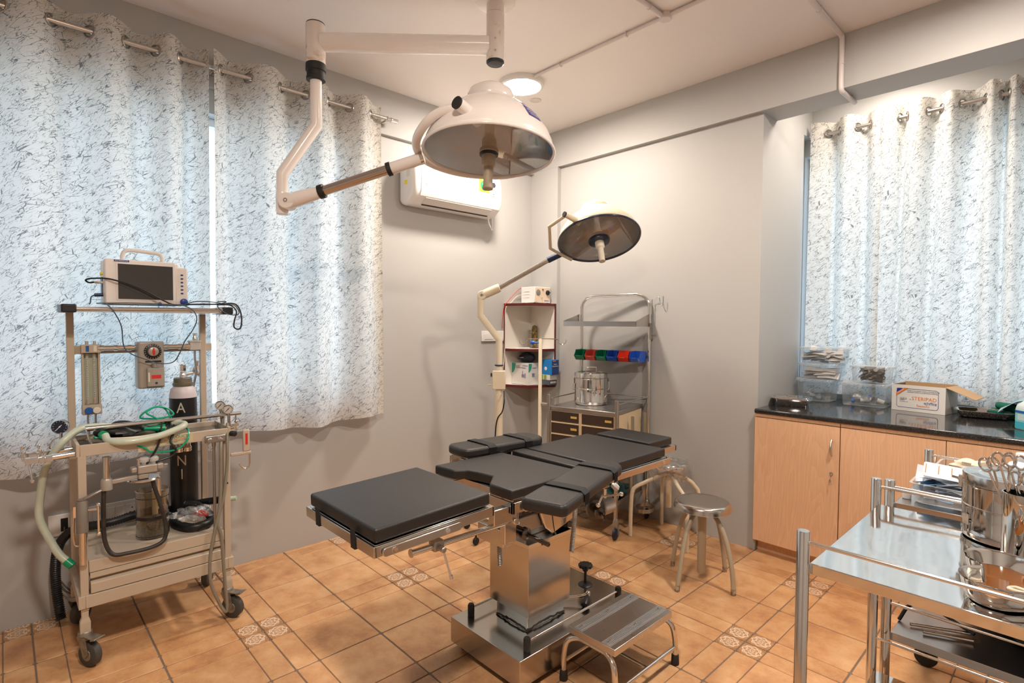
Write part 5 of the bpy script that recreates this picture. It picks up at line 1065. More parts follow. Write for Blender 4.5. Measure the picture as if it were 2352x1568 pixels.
# outlet valve on the right of the bar
m = MB(); m.box((.17, -2.785, 1.296), (.215, -2.735, 1.342)); m.box((.168, -2.788, 1.338), (.218, -2.732, 1.346)); m.build('valve_block', mat('light_grey', (.52, .50, .47), .4), t, bevel=.003)
m = MB(); m.lathe([(.012, 1.346), (.012, 1.362), (.009, 1.366), (.010, 1.385), (0, 1.386)], (.19, -2.757, 0), n=18); m.build('valve_outlet', STEEL, t)
m = MB(); m.tube(spline([(.19, -2.757, 1.296), (.19, -2.757, 1.25), (.188, -2.752, 1.18), (.185, -2.765, 1.10), (.18, -2.775, 1.03), (.18, -2.775, .93)], 5), .0055, 8); m.build('supply_pipe', DULL, t)
m = MB(); m.lathe([(.024, -.02), (.028, -.012), (.028, .012), (.022, .02)], (.12, -2.735, 1.185), (.8, .2, .4), 20); m.cyl((.12, -2.74, 1.17), (.14, -2.69, 1.14), .013, 14); m.cyl((.12, -2.735, 1.19), (.13, -2.73, 1.235), .008, 12); m.cyl((.12, -2.745, 1.175), (.155, -2.80, 1.163), .010, 12); m.build('cylinder_yoke', CHROME, t)
# gauges
def gauge(c, R, face_m, mark_m, nax=(.93, -.36, 0), aim=-2.3):
    c = Vector(c); nax = Vector(nax).normalized()
    m = MB(); m.lathe([(R*.9, -.020), (R, -.016), (R, .006), (R*.93, .010), (R*.90, .004)], c, nax, 36, cap=False); g_ = m.build('pressure_gauge', STEEL, t)
    m = MB(); m.lathe([(R*.90, .003), (0, .003)], c, nax, 36, cap=False); m.build('gauge_face', face_m, g_)
    sx_ = Vector((0, 0, 1)).cross(nax).normalized(); M4 = frame4(c+nax*.004, sx_, (0, 0, 1))
    m = MB()
    for k in range(11):
        a = math.radians(225-27*k); p = Vector((R*.70*math.cos(a), R*.70*math.sin(a), 0)); q_ = Vector((R*.82*math.cos(a), R*.82*math.sin(a), 0)); m.bar(M4 @ p, M4 @ q_, .0016, .0006, nax)
    m.build('gauge_marks', mark_m, g_)
    m = MB(); a = aim; d = Vector((math.cos(a), math.sin(a), 0)); m.bar(M4 @ (-d*R*.35), M4 @ (d*R*.72), .0024, .001, nax); m.lathe([(R*.11, 0), (R*.1, .002), (0, .002)], c+nax*.004, nax, 12); m.build('needle', mark_m, g_)
    return g_
gauge((.40, -3.325, .990), .030, mat('gauge_navy', (.01, .02, .05), .3), WHITE)
GF = mat('gauge_cream', (.62, .58, .52), .4)
gauge((.47, -2.712, 1.030), .0235, GF, INK); gauge((.52, -2.690, 1.014), .0235, GF, INK)
m = MB(); m.cyl((.40, -3.322, .965), (.40, -3.322, .925), .006, 10); m.tube(spline([(.39, -3.322, .945), (.38, -3.345, .935), (.37, -3.36, .90), (.375, -3.34, .875)], 5), .003, 6)
m.cyl((.47, -2.710, 1.008), (.47, -2.705, .94), .007, 10); m.cyl((.52, -2.688, .992), (.52, -2.685, .915), .007, 10); m.build('gauge_stem', STEEL, t)
# cylinder yokes on the left end
for x, z in ((.43, .893), (.545, .893)):
    m = MB(); m.tube([(x, SY0, z), (x, SY0-.075, z-.004)], .0135, 14); m.box((x-.012, SY0-.155, z-.018), (x+.012, SY0-.070, z+.006)); m.cyl((x, SY0-.16, z-.006), (x, SY0-.165, z+.03), .004, 8); m.torus((x, SY0-.095, z-.004), (0, 1, 0), .017, .0022, 18, 6); m.torus((x, SY0-.115, z-.004), (0, 1, 0), .016, .002, 18, 6)
    m.cyl((x, SY0-.11, z), (x, SY0-.11, z+.028), .0035, 8); m.ball((x, SY0-.11, z+.030), .007, 10); m.ball((x, SY0-.160, z+.030), .008, 10); m.cyl((x, SY0-.145, z-.018), (x+.01, SY0-.135, z-.085), .004, 8); m.ball((x+.01, SY0-.135, z-.088), .0085, 10); m.build('cylinder_clamp', CHROME, t, bevel=.002)
# guard rail over the worktop
m = MB(); m.tube([(.56, SY0+.055, .915), (.50, SY0+.040, .985), (.50, SY1+.065, .985)], .0075, 12); m.build('guard_rail', STEEL, t)
m = MB(); m.cyl((.50, SY1+.02, .985), (.50, SY1+.075, .985), .0085, 12); m.cyl((.50, SY1+.05, .985), (.505, SY1+.05, .945), .004, 8); m.ball((.505, SY1+.05, .945), .008, 10); m.build('rail_clamp', DULL, t)
# maker's plate
PLT = mat('name_plate_yellow', (.55, .50, .33), .45); DG = mat('deep_green_print', (.01, .16, .03), .5); DR = mat('print_red', (.55, .03, .02), .5)
m = MB(); m.box((.5922, -3.075, .888), (.5932, -2.862, .928)); pl_ = m.build('maker_plate', PLT, t)
text('OXY   PRODUCT', .017, fr_x(.5934, -2.948, .920), DG, pl_); text('AN ISO 9001 - CERTIFIED COMPANY', .0075, fr_x(.5934, -2.945, .909), DR, pl_)
text('MFG. ANAESTHESIA MACHINE & CENTRAL GAS PIPE LINE\nCALCUTTA (INDIA)', .0052, fr_x(.5934, -2.945, .900), INK, pl_)
m = MB(); m.box((.5922, -3.075, .872), (.5932, -3.010, .8879)); p2 = m.build('maker_plate', PLT, t); text('MARK - IV', .009, fr_x(.5934, -3.043, .880), DR, p2)
# outlet block right front, sockets below
m = MB(); m.box((.592, -2.815, .874), (.612, -2.728, .908)); m.cyl((.612, -2.80, .889), (.628, -2.80, .889), .0125, 18); m.build('outlet_block', DULL, t, bevel=.004)
m = MB(); m.cyl((.612, -2.757, .895), (.620, -2.757, .895), .008, 14); m.cyl((.616, -2.763, .90), (.630, -2.745, .888), .003, 8); m.build('flush_switch', CHROME, t)
m = MB(); m.lathe([(.010, 0), (.0135, .002), (.0135, .024), (.010, .026)], (.592, -2.698, .905), (.9, .44, 0), 20); m.build('dark_outlet', BLACK, t)
for y in (-2.90, -2.865):
    m = MB(); m.lathe([(.016, .830), (.018, .835), (.016, .842), (.018, .848), (.014, .855), (.012, .884)], (.50, y, 0), n=20); m.build('bottom_outlet', CHROME, t)
m = MB(); m.cyl((.555, -2.765, .884), (.555, -2.765, .845), .009, 12); m.cyl((.555, -2.765, .845), (.555, -2.765, .44), .0065, 10); m.build('drain_rod', DULL, t)
m = MB()
for z in (.72, .665): m.lathe([(.0045, 0), (.0045, .001)], (.5922, -2.718, z), (1, 0, 0), 10)
m.build('post_hole', BLACK, t)
# bracket arm with hook at the right
IVB = BEIGE
m = MB(); m.box((.575, -2.700, .790), (.590, -2.605, .806)); m.box((.575, -2.643, .806), (.590, -2.612, .912)); m.build('hook_bracket', BEIGE, t, bevel=.004)
m = MB(); m.box((.5902, -2.633, .84), (.5908, -2.622, .895)); m.build('red_label', DR, t); m = MB(); m.tube([(.583, -2.612, .806), (.583, -2.612, .745)]+spline([(.583, -2.612, .745), (.583, -2.618, .725), (.583, -2.635, .720), (.583, -2.650, .733), (.583, -2.660, .752)], 5)[1:], .0042, 8); m.build('steel_hook', STEEL, t)
m = MB(); m.cyl((.47, -2.70, .915), (.47, -2.63, .925), .010, 12); m.cyl((.45, -2.70, .905), (.45, -2.645, .905), .012, 14); m.cyl((.46, -2.64, .925), (.46, -2.635, .880), .004, 8); m.build('cylinder_clamp', CHROME, t)
# absorber on its swing arm
m = MB(); m.tube([(.607, -3.273, .44), (.607, -3.273, .58)], .0135, 18); m.build('arm_column', STEEL, t)
m = MB(); m.lathe([(.0205, .575), (.0205, .700), (.016, .706), (.018, .712), (0, .714)], (.607, -3.273, 0), n=24); m.build('column_sleeve', mat('hammered_grey', (.20, .175, .145), .55, bump=.8, scale=300), t)
m = MB(); m.bar((.607, -3.268, .712), (.607, -3.195, .742), .020, .008); m.build('link_arm', DULL, t, bevel=.002)
m = MB(); m.cyl((.61, -3.256, .665), (.62, -3.215, .665), .007, 12); m.cyl((.63, -3.222, .682), (.63, -3.222, .565), .0045, 10); m.ball((.63, -3.222, .684), .009, 12); m.ball((.63, -3.222, .562), .009, 12); m.build('tee_handle', CHROME, t)
m = MB(); m.box((.595, -3.302, .64), (.607, -3.290, .685)); m.tube(spline([(.601, -3.296, .68), (.601, -3.301, .60), (.601, -3.300, .535), (.605, -3.290, .520), (.61, -3.276, .530), (.613, -3.270, .572)], 5), .0035, 8); m.build('wire_hook', STEEL, t)
m = MB(); m.tube([(.607, -3.190, .745), (.607, -3.190, .875)], .0135, 18); m.build('vertical_rod', STEEL, t); m = MB(); m.lathe([(.021, .735), (.021, .775), (.017, .782)], (.607, -3.190, 0), n=22); m.build('rod_collar', GRY, t)
m = MB(); m.bar((.607, -3.175, .764), (.607, -3.080, .770), .016, .018); m.build('swing_arm', GRY, t, bevel=.003)
m = MB(); m.lathe([(0, .748), (.062, .748), (.064, .752), (.060, .757), (0, .757)], (.58, -3.055, 0), n=40); m.build('round_plate', STEEL, t)
m = MB(); m.box((.585, -3.080, .757), (.622, -3.040, .782)); m.box((.578, -3.082, .782), (.628, -3.010, .818)); m.box((.578, -3.010, .790), (.620, -2.985, .816)); m.cyl((.60, -2.985, .803), (.60, -2.965, .803), .006, 12); m.box((.578, -3.105, .790), (.622, -3.082, .812)); ab = m.build('absorber_head', GRY, t, bevel=.005)
for y in (-3.055, -3.02):
    m = MB(); m.lathe([(.010, .818), (.010, .828), (.020, .830), (.021, .842), (.014, .850), (0, .852)], (.60, y, 0), n=24); m.build('valve_dome', mat('clear_dome', (.8, .8, .78), .08, alpha=.45), ab)
m = MB(); m.cyl((.60, -3.075, .818), (.60, -3.075, .842), .006, 10); m.bar((.60, -3.082, .842), (.60, -3.062, .850), .004, .003); m.build('selector_lever', CHROME, ab)
m = MB(); m.cyl((.50, -2.985, .748), (.50, -2.985, .64), .010, 14); m.build('down_tube', CHROME, t)
# canister
ACR = bpy.data.materials.new('clear_acrylic'); ACR.use_nodes = True; n = ACR.node_tree.nodes; L = ACR.node_tree.links; n.remove(n['Principled BSDF'])
tr = n.new('ShaderNodeBsdfTransparent'); tr.inputs[0].default_value = (.86, .84, .78, 1); gl = n.new('ShaderNodeBsdfGlossy'); gl.inputs['Roughness'].default_value = .06; lw = n.new('ShaderNodeLayerWeight'); lw.inputs[0].default_value = .35; mm = n.new('ShaderNodeMixShader')
L.new(lw.outputs['Facing'], mm.inputs[0]); L.new(tr.outputs[0], mm.inputs[1]); L.new(gl.outputs[0], mm.inputs[2]); L.new(mm.outputs[0], n['Material Output'].inputs[0])
cc = Vector((.44, -3.000, 0))
can = thing('soda_lime_canister', 'clear round acrylic canister half filled with grey granules on the lower deck', 'canister')
m = MB(); m.lathe([(.060, .442), (.066, .442), (.066, .636), (.069, .638), (.069, .660), (.062, .660), (.062, .638), (.060, .636), (.060, .450)], cc, n=48, cap=False); m.build('cylinder_wall', ACR, can)
m = MB(); m.lathe([(0, .444), (.0595, .444), (.0595, .52), (.04, .528), (0, .524)], cc, n=40, cap=False); m.build('granules', mat('grey_granules', (.27, .26, .24), .8, noise=.5, bump=1, scale=160), can)
m = MB(); m.lathe([(.0665, .530), (.0665, .545)], cc, n=48, cap=False); m.build('dark_band', BLACK, can)
for z in (.452, .628): m = MB(); m.lathe([(.0668, z), (.0668, z+.003)], cc, n=48, cap=False); m.build('seal_ring', BLACK, can)
m = MB(); m.cyl(cc+Vector((.0, .01, .54)), cc+Vector((0, .01, .66)), .012, 16); m.cyl(cc+Vector((.0, .01, .56)), cc+Vector((0, .045, .575)), .006, 10); m.build('inlet_tube', IV, can)
settle(can)
settle(t)
# black breathing bag tube looping under the absorber
m = MB(); m.tube(spline([(.607, -3.200, .735), (.607, -3.203, .62), (.605, -3.200, .52), (.61, -3.175, .455), (.62, -3.12, .447), (.62, -3.03, .449), (.61, -2.985, .470), (.60, -2.978, .53), (.60, -2.995, .62), (.595, -3.015, .70), (.592, -3.025, .745)], 8), .0085, 12); o = m.build('rubber_tube', mat('aged_black_rubber', (.035, .03, .025), .5, noise=.5, scale=30)); tag(o, 'worn black rubber tube hanging in a loop under the absorber', 'tube')
# patient monitor
t = thing('patient_monitor', 'white bedside monitor with dark blank screen and carrying handle on the trolley top', 'monitor')
MW = mat('monitor_white', (.78, .74, .70), .35)
my0, my1, mz0, mz1, mx0, mx1 = -3.155, -2.872, 1.523, 1.733, .225, .352
m = MB(); m.box((mx0, my0, mz0), (mx1-.03, my1+.02, mz1-.004)); m.build('rear_case', MW, t, bevel=.006, seg=3)
m = MB(); m.box((mx1-.030, my0+.002, mz0+.002), (mx1, my1, mz1)); m.build('bezel', MW, t, bevel=.006, seg=3)
m = MB(); m.box((mx1-.030, my1-.001, mz0), (mx1-.004, my1+.052, mz1-.022)); m.build('control_panel', MW, t, bevel=.006, seg=3)
m = MB(); m.box((mx1+.0002, -3.108, 1.546), (mx1+.0030, -2.878, 1.716)); m.box((mx1+.0002, -3.112, 1.542), (mx1+.0016, -2.874, 1.720)); m.build('screen_frame', MW, t, bevel=.001)
m = MB(); m.box((mx1+.0030, -3.104, 1.550), (mx1+.0042, -2.885, 1.712)); m.build('screen', mat('dark_screen', (.030, .026, .024), .12, coat=.5), t)
for k in range(6):
    m = MB(); m.ball((mx1-.003, -2.845, 1.675-k*.018), 1, 12, (.004, .0065, .0042)); m.build('key', mat('key_blue', (.02, .06, .28), .35), t)
m = MB(); m.lathe([(.017, 0), (.016, .012), (.010, .016), (0, .016)], (mx1-.004, -2.838, 1.543), (1, 0, 0), 24); m.build('rotary_knob', MATS['key_blue'], t)
m = MB(); m.lathe([(.009, 0), (.008, .007), (0, .009)], (mx1, -2.94, 1.530), (1, 0, 0), 18); m.build('power_key', MATS['key_blue'], t)
m = MB(); m.box((mx1+.0002, -3.118, 1.7215), (mx1+.0012, -3.060, 1.7305)); bp_ = m.build('blue_badge', MATS['key_blue'], t); text('ICU MONITOR', .0075, fr_x(mx1+.0014, -3.089, 1.726), WHITE, bp_)
m = MB(); m.tube(spline([(.29, -3.078, 1.728), (.29, -3.077, 1.758), (.29, -3.066, 1.778), (.29, -3.040, 1.784), (.29, -2.970, 1.780), (.29, -2.930, 1.776), (.29, -2.918, 1.760), (.29, -2.915, 1.726)], 5), .009, 14); m.build('carrying_handle', MW, t)
m = MB(); m.box((mx0+.03, my0-.003, 1.565), (mx1-.05, my0+.001, 1.65)); sp_ = m.build('connector_panel', mat('slate_blue', (.03, .06, .14), .4), t)
m = MB(); m.cyl((.30, my0, 1.665), (.30, my0-.010, 1.665), .007, 12); m.build('yellow_socket', yl, sp_)
m = MB(); m.cyl((.30, my0, 1.625), (.30, my0-.030, 1.625), .006, 12); m.build('plug', mat('ivory_plug', (.7, .62, .5), .4), sp_); m = MB(); m.cyl((.30, my0, 1.568), (.30, my0-.032, 1.566), .008, 12); m.build('plug', NAVY, sp_)
settle(t)
m = MB(); m.tube(spline([(.30, -3.186, 1.625), (.30, -3.205, 1.622), (.31, -3.218, 1.632), (.33, -3.195, 1.640), (.37, -3.13, 1.637), (.395, -3.03, 1.600), (.395, -2.945, 1.553), (.393, -2.90, 1.530), (.392, -2.86, 1.527), (.392, -2.81, 1.531), (.392, -2.74, 1.533), (.392, -2.68, 1.536), (.395, -2.625, 1.540), (.40, -2.600, 1.52), (.405, -2.588, 1.47), (.405, -2.592, 1.42), (.405, -2.607, 1.408), (.405, -2.625, 1.42), (.405, -2.622, 1.455), (.403, -2.612, 1.50), (.398, -2.64, 1.531), (.39, -2.70, 1.533)], 7), .0038, 8); o = m.build('black_cable', BLACK); tag(o, 'thick black cable crossing the monitor screen and looping off the shelf end', 'cable')
BG = mat('blue_grey_cable', (.07, .11, .15), .5)
m = MB(); m.tube(spline([(.392, -3.19, 1.526), (.395, -3.15, 1.528), (.396, -3.06, 1.531), (.397, -2.93, 1.529), (.397, -2.86, 1.526), (.40, -2.84, 1.52), (.405, -2.81, 1.50), (.405, -2.795, 1.46), (.40, -2.81, 1.41), (.39, -2.845, 1.35), (.35, -2.86, 1.29), (.31, -2.88, 1.245), (.30, -2.93, 1.238), (.30, -2.99, 1.26), (.30, -3.05, 1.29), (.30, -3.08, 1.33), (.32, -3.09, 1.42), (.38, -3.12, 1.48), (.398, -3.145, 1.515), (.398, -3.16, 1.529)], 7), .0026, 8); o = m.build('sensor_cable', BG); tag(o, 'blue grey sensor cable drooping from the shelf in front of the vaporiser', 'cable')
m = MB(); m.tube(spline([(.398, -2.85, 1.525), (.400, -2.80, 1.545), (.400, -2.72, 1.545), (.400, -2.66, 1.535), (.40, -2.62, 1.53), (.402, -2.60, 1.50), (.403, -2.61, 1.482), (.405, -2.66, 1.488), (.402, -2.70, 1.525), (.400, -2.66, 1.548), (.398, -2.70, 1.548)], 7), .0025, 8); o = m.build('coiled_lead', mat('dark_teal_cable', (.03, .06, .08), .5)); tag(o, 'dark coiled lead bunched at the right end of the monitor shelf', 'cable')
m = MB(); m.tube(spline([(.30, -3.187, 1.566), (.31, -3.20, 1.555), (.33, -3.205, 1.530), (.34, -3.21, 1.5235)], 5), .0028, 8); o = m.build('charging_lead', BG); tag(o, 'short grey lead plugged low into the left side of the monitor', 'cable')
# gas cylinder
t = thing('gas_cylinder', 'black oxygen cylinder with white shoulder and letters ANI behind the trolley worktop', 'gas cylinder')
gc = Vector((.225, -2.822, 0)); R = .0625
m = MB(); m.lathe([(0, .448), (.05, .448), (R, .462), (R, 1.055)], gc, n=40, cap=False); m.build('bottle', mat('cylinder_black', (.008, .008, .009), .32), t)
m = MB(); m.lathe([(R, 1.055), (R-.002, 1.075), (.055, 1.10), (.042, 1.113), (.038, 1.116)], gc, n=40, cap=False); m.build('white_shoulder', mat('lilac_white', (.60, .54, .56), .4), t, label='white painted shoulder')
m = MB(); m.lathe([(.044, 1.113), (.046, 1.118), (.046, 1.130), (.042, 1.133), (.042, 1.152), (.038, 1.156), (0, 1.156)], gc, n=28); m.build('neck_ring', mat('dull_bronze', (.22, .20, .15), .45, .7), t)
m = MB(); m.lathe([(.016, 1.156), (.016, 1.172), (.013, 1.176), (.013, 1.188)], gc, n=18); m.lathe([(.014, 1.190), (.015, 1.194), (.015, 1.222), (.012, 1.225), (0, 1.225)], gc, n=6); m.cyl(gc+Vector((0, 0, 1.172)), gc+Vector((-.02, .048, 1.176)), .009, 14); m.build('valve', CHROME, t)
f = Vector((.93, -.36, 0)).normalized(); sxx = Vector((0, 0, 1)).cross(f).normalized()
for s_, z in (('A', 1.005), ('A', .835), ('N', .735), ('I', .665)): text(s_, .075, frame4(gc+f*(R+.0006)+Vector((0, 0, z)), sxx, (0, 0, 1)), mat('chalk_paint', (.55, .50, .40), .6), t, sx=.8)
settle(t)
# hoses
def corr(pts, r, pitch, depth, n=12, sub=10):
    P = spline(pts, sub); out = [P[0]]; acc = 0; step = pitch/2; rest_ = step
    for a, b in zip(P, P[1:]):
        L_ = (b-a).length; d = rest_
        while d <= L_: out.append(a.lerp(b, d/L_)); d += step
        rest_ = d-L_
    m = MB(); m.tube(out, [r-(depth if i % 2 else 0) for i in range(len(out))], n); return m
PALE = mat('pale_green_hose', (.58, .64, .52), .32, coat=.4, noise=.15, scale=14)
m = corr([(.545, -3.185, .955), (.575, -3.175, .935), (.612, -3.12, .928), (.618, -3.02, .935), (.612, -2.94, .955), (.585, -2.895, .968), (.52, -2.90, .968), (.44, -2.98, .966), (.39, -3.10, .966), (.40, -3.20, .975), (.44, -3.265, .975), (.47, -3.325, .93), (.46, -3.375, .84), (.44, -3.395, .72), (.44, -3.40, .62), (.46, -3.375, .54), (.49, -3.345, .47), (.515, -3.312, .425)], .0155, .006, .0018)
o = m.build('breathing_hose', PALE, ang=80); tag(o, 'pale green corrugated breathing hose looped on the worktop and hanging at the left', 'hose')
m = MB(); m.tube([(.508, -3.322, .437), (.522, -3.302, .414)], .0165, 16); m.build('green_connector', mat('emerald_plastic', (.0, .28, .12), .3), o); m = MB(); m.tube([(.548, -3.188, .957), (.532, -3.192, .957)], .0175, 16); m.build('green_connector', MATS['emerald_plastic'], o)
GT = mat('green_oxygen_tube', (.0, .36, .19), .2, coat=.5)
m = MB(); m.tube(spline([(.50, -3.22, .945), (.55, -3.15, .925), (.597, -3.06, .895), (.603, -3.03, .870), (.605, -2.97, .862), (.605, -2.92, .870), (.603, -2.885, .91), (.56, -2.88, .95), (.50, -2.93, .95), (.47, -2.99, 1.0), (.46, -3.02, 1.025), (.44, -2.98, 1.045), (.43, -2.93, 1.03), (.44, -2.91, 1.0), (.44, -2.97, .990), (.43, -3.04, 1.0), (.42, -3.00, 1.035), (.42, -2.95, 1.04), (.43, -2.92, .99), (.48, -2.92, .955)], 7), .0042, 8); o = m.build('oxygen_tube', GT); tag(o, 'bright green oxygen tube coiled over the trolley worktop', 'tube')
m = MB(); m.lathe([(.022, 0), (.014, .03), (.009, .05), (.007, .08)], (.50, -2.96, .950), (.1, -1, .12), 18); o = m.build('green_funnel', MATS['emerald_plastic']); tag(o, 'small green cone connector lying inside the hose loop', 'connector')
m = MB(); m.tube(spline([(.50, -2.99, .937), (.57, -2.97, .934), (.602, -2.99, .930), (.608, -3.01, .88), (.607, -3.04, .83), (.606, -3.055, .80)], 6), .0048, 8); m.tube(spline([(.50, -2.96, .937), (.58, -2.94, .94), (.607, -2.955, .905), (.612, -2.935, .865), (.610, -2.955, .838), (.606, -3.0, .825), (.604, -3.02, .81)], 6), .0048, 8); o = m.build('rubber_leads', BLACK); tag(o, 'pair of black rubber leads hanging from the worktop to the absorber', 'tube')
m = blob('face_mask', (.45, -3.12, .955), .060, (.9, 1.3, .50), mat('black_mask_rubber', (.010, .010, .010), .4), 12, .5, 26); tag(m, 'crumpled black rubber mask lying on the worktop behind the rail', 'face mask')
m = MB()
for k in range(3): m.tube(spline([(.47+.02*k, -3.13, .925+.004*k), (.545+.01*k, -3.08+.02*k, .930), (.565, -3.00+.01*k, .935), (.54-.02*k, -2.94, .945+.01*k), (.49, -2.92-.02*k, .975+.008*k), (.50+.02*k, -2.98, .945)], 6), .0036, 8)
o = m.build('mask_straps', WEB); tag(o, 'tangled black straps lying inside the loop of the pale hose', 'strap')
m = MB(); m.tube(spline([(.47, -3.19, .93), (.54, -3.15, .934), (.568, -3.06, .934), (.56, -2.95, .940)], 6), .0062, 10); o = m.build('ivory_tube', IV); tag(o, 'straight ivory tube lying along the front of the worktop', 'tube')
BH = mat('black_corrugated', (.007, .007, .007), .42)
m = corr([(.16, -2.95, .474), (.20, -3.04, .482), (.22, -3.12, .476), (.20, -3.20, .470), (.155, -3.26, .46), (.115, -3.315, .40), (.09, -3.335, .30), (.085, -3.335, .18), (.105, -3.325, .06), (.115, -3.32, .022)], .0215, .0105, .0045, 14)
o = m.build('black_hose', BH, ang=80); tag(o, 'thick black corrugated hose draped off the left side of the lower deck to the floor', 'hose')
m = corr([(.33, -2.945, .466), (.24, -2.955, .472), (.20, -2.90, .475), (.24, -2.80, .490), (.33, -2.73, .515), (.40, -2.685, .53)], .0185, .0095, .004, 14)
o = m.build('black_hose', BH, ang=80); tag(o, 'black corrugated hose leaving the right side of the lower deck with a pale green end', 'hose')
m = MB(); m.lathe([(.022, 0), (.019, .02), (.012, .035), (.012, .06)], (.40, -2.683, .531), (.5, .8, .05), 18); m.build('pale_connector', mat('pale_green_plastic', (.45, .55, .40), .35), o)
m = corr([(.30, -2.90, .464), (.42, -2.90, .464), (.52, -2.86, .464), (.52, -2.79, .466), (.44, -2.755, .470), (.34, -2.78, .500), (.28, -2.83, .51)], .0205, .010, .004, 14)
o = m.build('black_hose', BH, ang=80); tag(o, 'black corrugated hose curled on the right half of the lower deck under a plastic bag', 'hose')
o = blob('plastic_bag', (.47, -2.835, .512), .062, (.85, 1.25, .42), FILM, 21, .5, 30, 6); tag(o, 'clear crumpled plastic bag with a red item on the curled black hose', 'plastic bag')
m = MB(); m.torus((.49, -2.80, .512), (.3, .1, 1), .020, .003, 20, 6); m.tube(spline([(.46, -2.83, .505), (.48, -2.81, .52), (.51, -2.79, .50)], 4), .005, 8); m.build('red_item', REDP, o)
HB = mat('braided_hose', (.22, .205, .16), .4, coat=.4, bump=.6, scale=250)
m = MB(); m.tube(spline([(.47, -2.700, 1.0), (.50, -2.71, .93), (.615, -2.750, .86), (.622, -2.755, .70), (.622, -2.762, .56), (.622, -2.785, .45), (.625, -2.805, .34), (.625, -2.805, .22), (.625, -2.775, .12), (.625, -2.745, .055), (.625, -2.735, .075), (.625, -2.742, .18), (.622, -2.748, .30), (.622, -2.755, .42), (.622, -2.770, .50), (.618, -2.745, .60), (.612, -2.725, .74), (.61, -2.72, .86), (.56, -2.705, .95)], 7), .0075, 10); o = m.build('gas_hose', HB); tag(o, 'beige braided gas hose hanging in a long loop at the right front post', 'hose')
# ================================================================ worktop and cabinets in the recess
WOOD = mat('beech_laminate', (.6, .4, .25), .42); n, L, bs = nodes(WOOD)
tt = n.new('ShaderNodeTexCoord'); oi = n.new('ShaderNodeObjectInfo'); g = n.new('ShaderNodeNewGeometry')
mp = n.new('ShaderNodeMapping'); mp.inputs['Scale'].default_value = (5.5, 5.5, .8); L.new(g.outputs['Position'], mp.inputs[0])
ad = n.new('ShaderNodeVectorMath'); ad.operation = 'ADD'; cb = n.new('ShaderNodeCombineXYZ'); mu = n.new('ShaderNodeMath'); mu.operation = 'MULTIPLY'; mu.inputs[1].default_value = 31; L.new(oi.outputs['Random'], mu.inputs[0]); L.new(mu.outputs[0], cb.inputs[1]); L.new(mu.outputs[0], cb.inputs[2])
L.new(mp.outputs[0], ad.inputs[0]); L.new(cb.outputs[0], ad.inputs[1])
nz = n.new('ShaderNodeTexNoise'); nz.inputs['Scale'].default_value = 1.0; nz.inputs['Detail'].default_value = 3; nz.inputs['Roughness'].default_value = .35; L.new(ad.outputs[0], nz.inputs[0])
sn = n.new('ShaderNodeMath'); sn.operation = 'MULTIPLY'; sn.inputs[1].default_value = 26; L.new(nz.outputs[0], sn.inputs[0]); fr_ = n.new('ShaderNodeMath'); fr_.operation = 'FRACT'; L.new(sn.outputs[0], fr_.inputs[0])
n2 = n.new('ShaderNodeTexNoise'); n2.inputs['Scale'].default_value = 14; n2.inputs['Detail'].default_value = 5; mp2 = n.new('ShaderNodeMapping'); mp2.inputs['Scale'].default_value = (14, 14, .6); L.new(g.outputs['Position'], mp2.inputs[0]); L.new(mp2.outputs[0], n2.inputs[0])
ca = n.new('ShaderNodeMix'); ca.data_type = 'RGBA'; ca.inputs[6].default_value = (.72, .44, .26, 1); ca.inputs[7].default_value = (.78, .49, .30, 1); L.new(fr_.outputs[0], ca.inputs[0])
cb2 = n.new('ShaderNodeMix'); cb2.data_type = 'RGBA'; cb2.blend_type = 'MULTIPLY'; cb2.inputs[0].default_value = .25; L.new(ca.outputs[2], cb2.inputs[6]); L.new(n2.outputs[0], cb2.inputs[7])
br = n.new('ShaderNodeMix'); br.data_type = 'RGBA'; br.blend_type = 'MULTIPLY'; br.inputs[0].default_value = 1; br.inputs[7].default_value = (1.12, 1.12, 1.12, 1); L.new(cb2.outputs[2], br.inputs[6]); L.new(br.outputs[2], bs.inputs['Base Color'])
GRAN = mat('black_granite', (.012, .012, .013), .09, coat=.3); n, L, bs = nodes(GRAN)
g = n.new('ShaderNodeNewGeometry'); v = n.new('ShaderNodeTexNoise'); v.inputs['Scale'].default_value = 420; v.inputs['Detail'].default_value = 2; L.new(g.outputs['Position'], v.inputs[0])
rp = n.new('ShaderNodeValToRGB'); rp.color_ramp.elements[0].position = .55; rp.color_ramp.elements[0].color = (.010, .010, .011, 1); rp.color_ramp.elements[1].position = .72; rp.color_ramp.elements[1].color = (.16, .15, .13, 1); L.new(v.outputs[0], rp.inputs[0]); L.new(rp.outputs[0], bs.inputs['Base Color'])
CZ = .918; CXE = 4.74
m = MB(); m.box((2.002, -.060, CZ-.030), (CXE, DN-.002, CZ)); o = m.build('granite_worktop', GRAN, bevel=.009, seg=3); tag(o, 'long black granite worktop across the window recess', 'worktop')
hz_ = {}
def handle(par, x, z0, z1):
    m = MB(); zc = (z0+z1)/2; h_ = (z1-z0)/2; P = []; R_l = []
    for i in range(13):
        f = -1+i/6; P.append((x, -.052-.022*(1-f*f), zc+h_*f)); R_l.append(.0035+.0035*(1-abs(f)))
    m.tube(P, R_l, 10); m.cyl((x, -.047, z0+.008), (x, -.058, z0+.008), .003, 8); m.cyl((x, -.047, z1-.008), (x, -.058, z1-.008), .003, 8); m.build('handle', BRUSH, par)
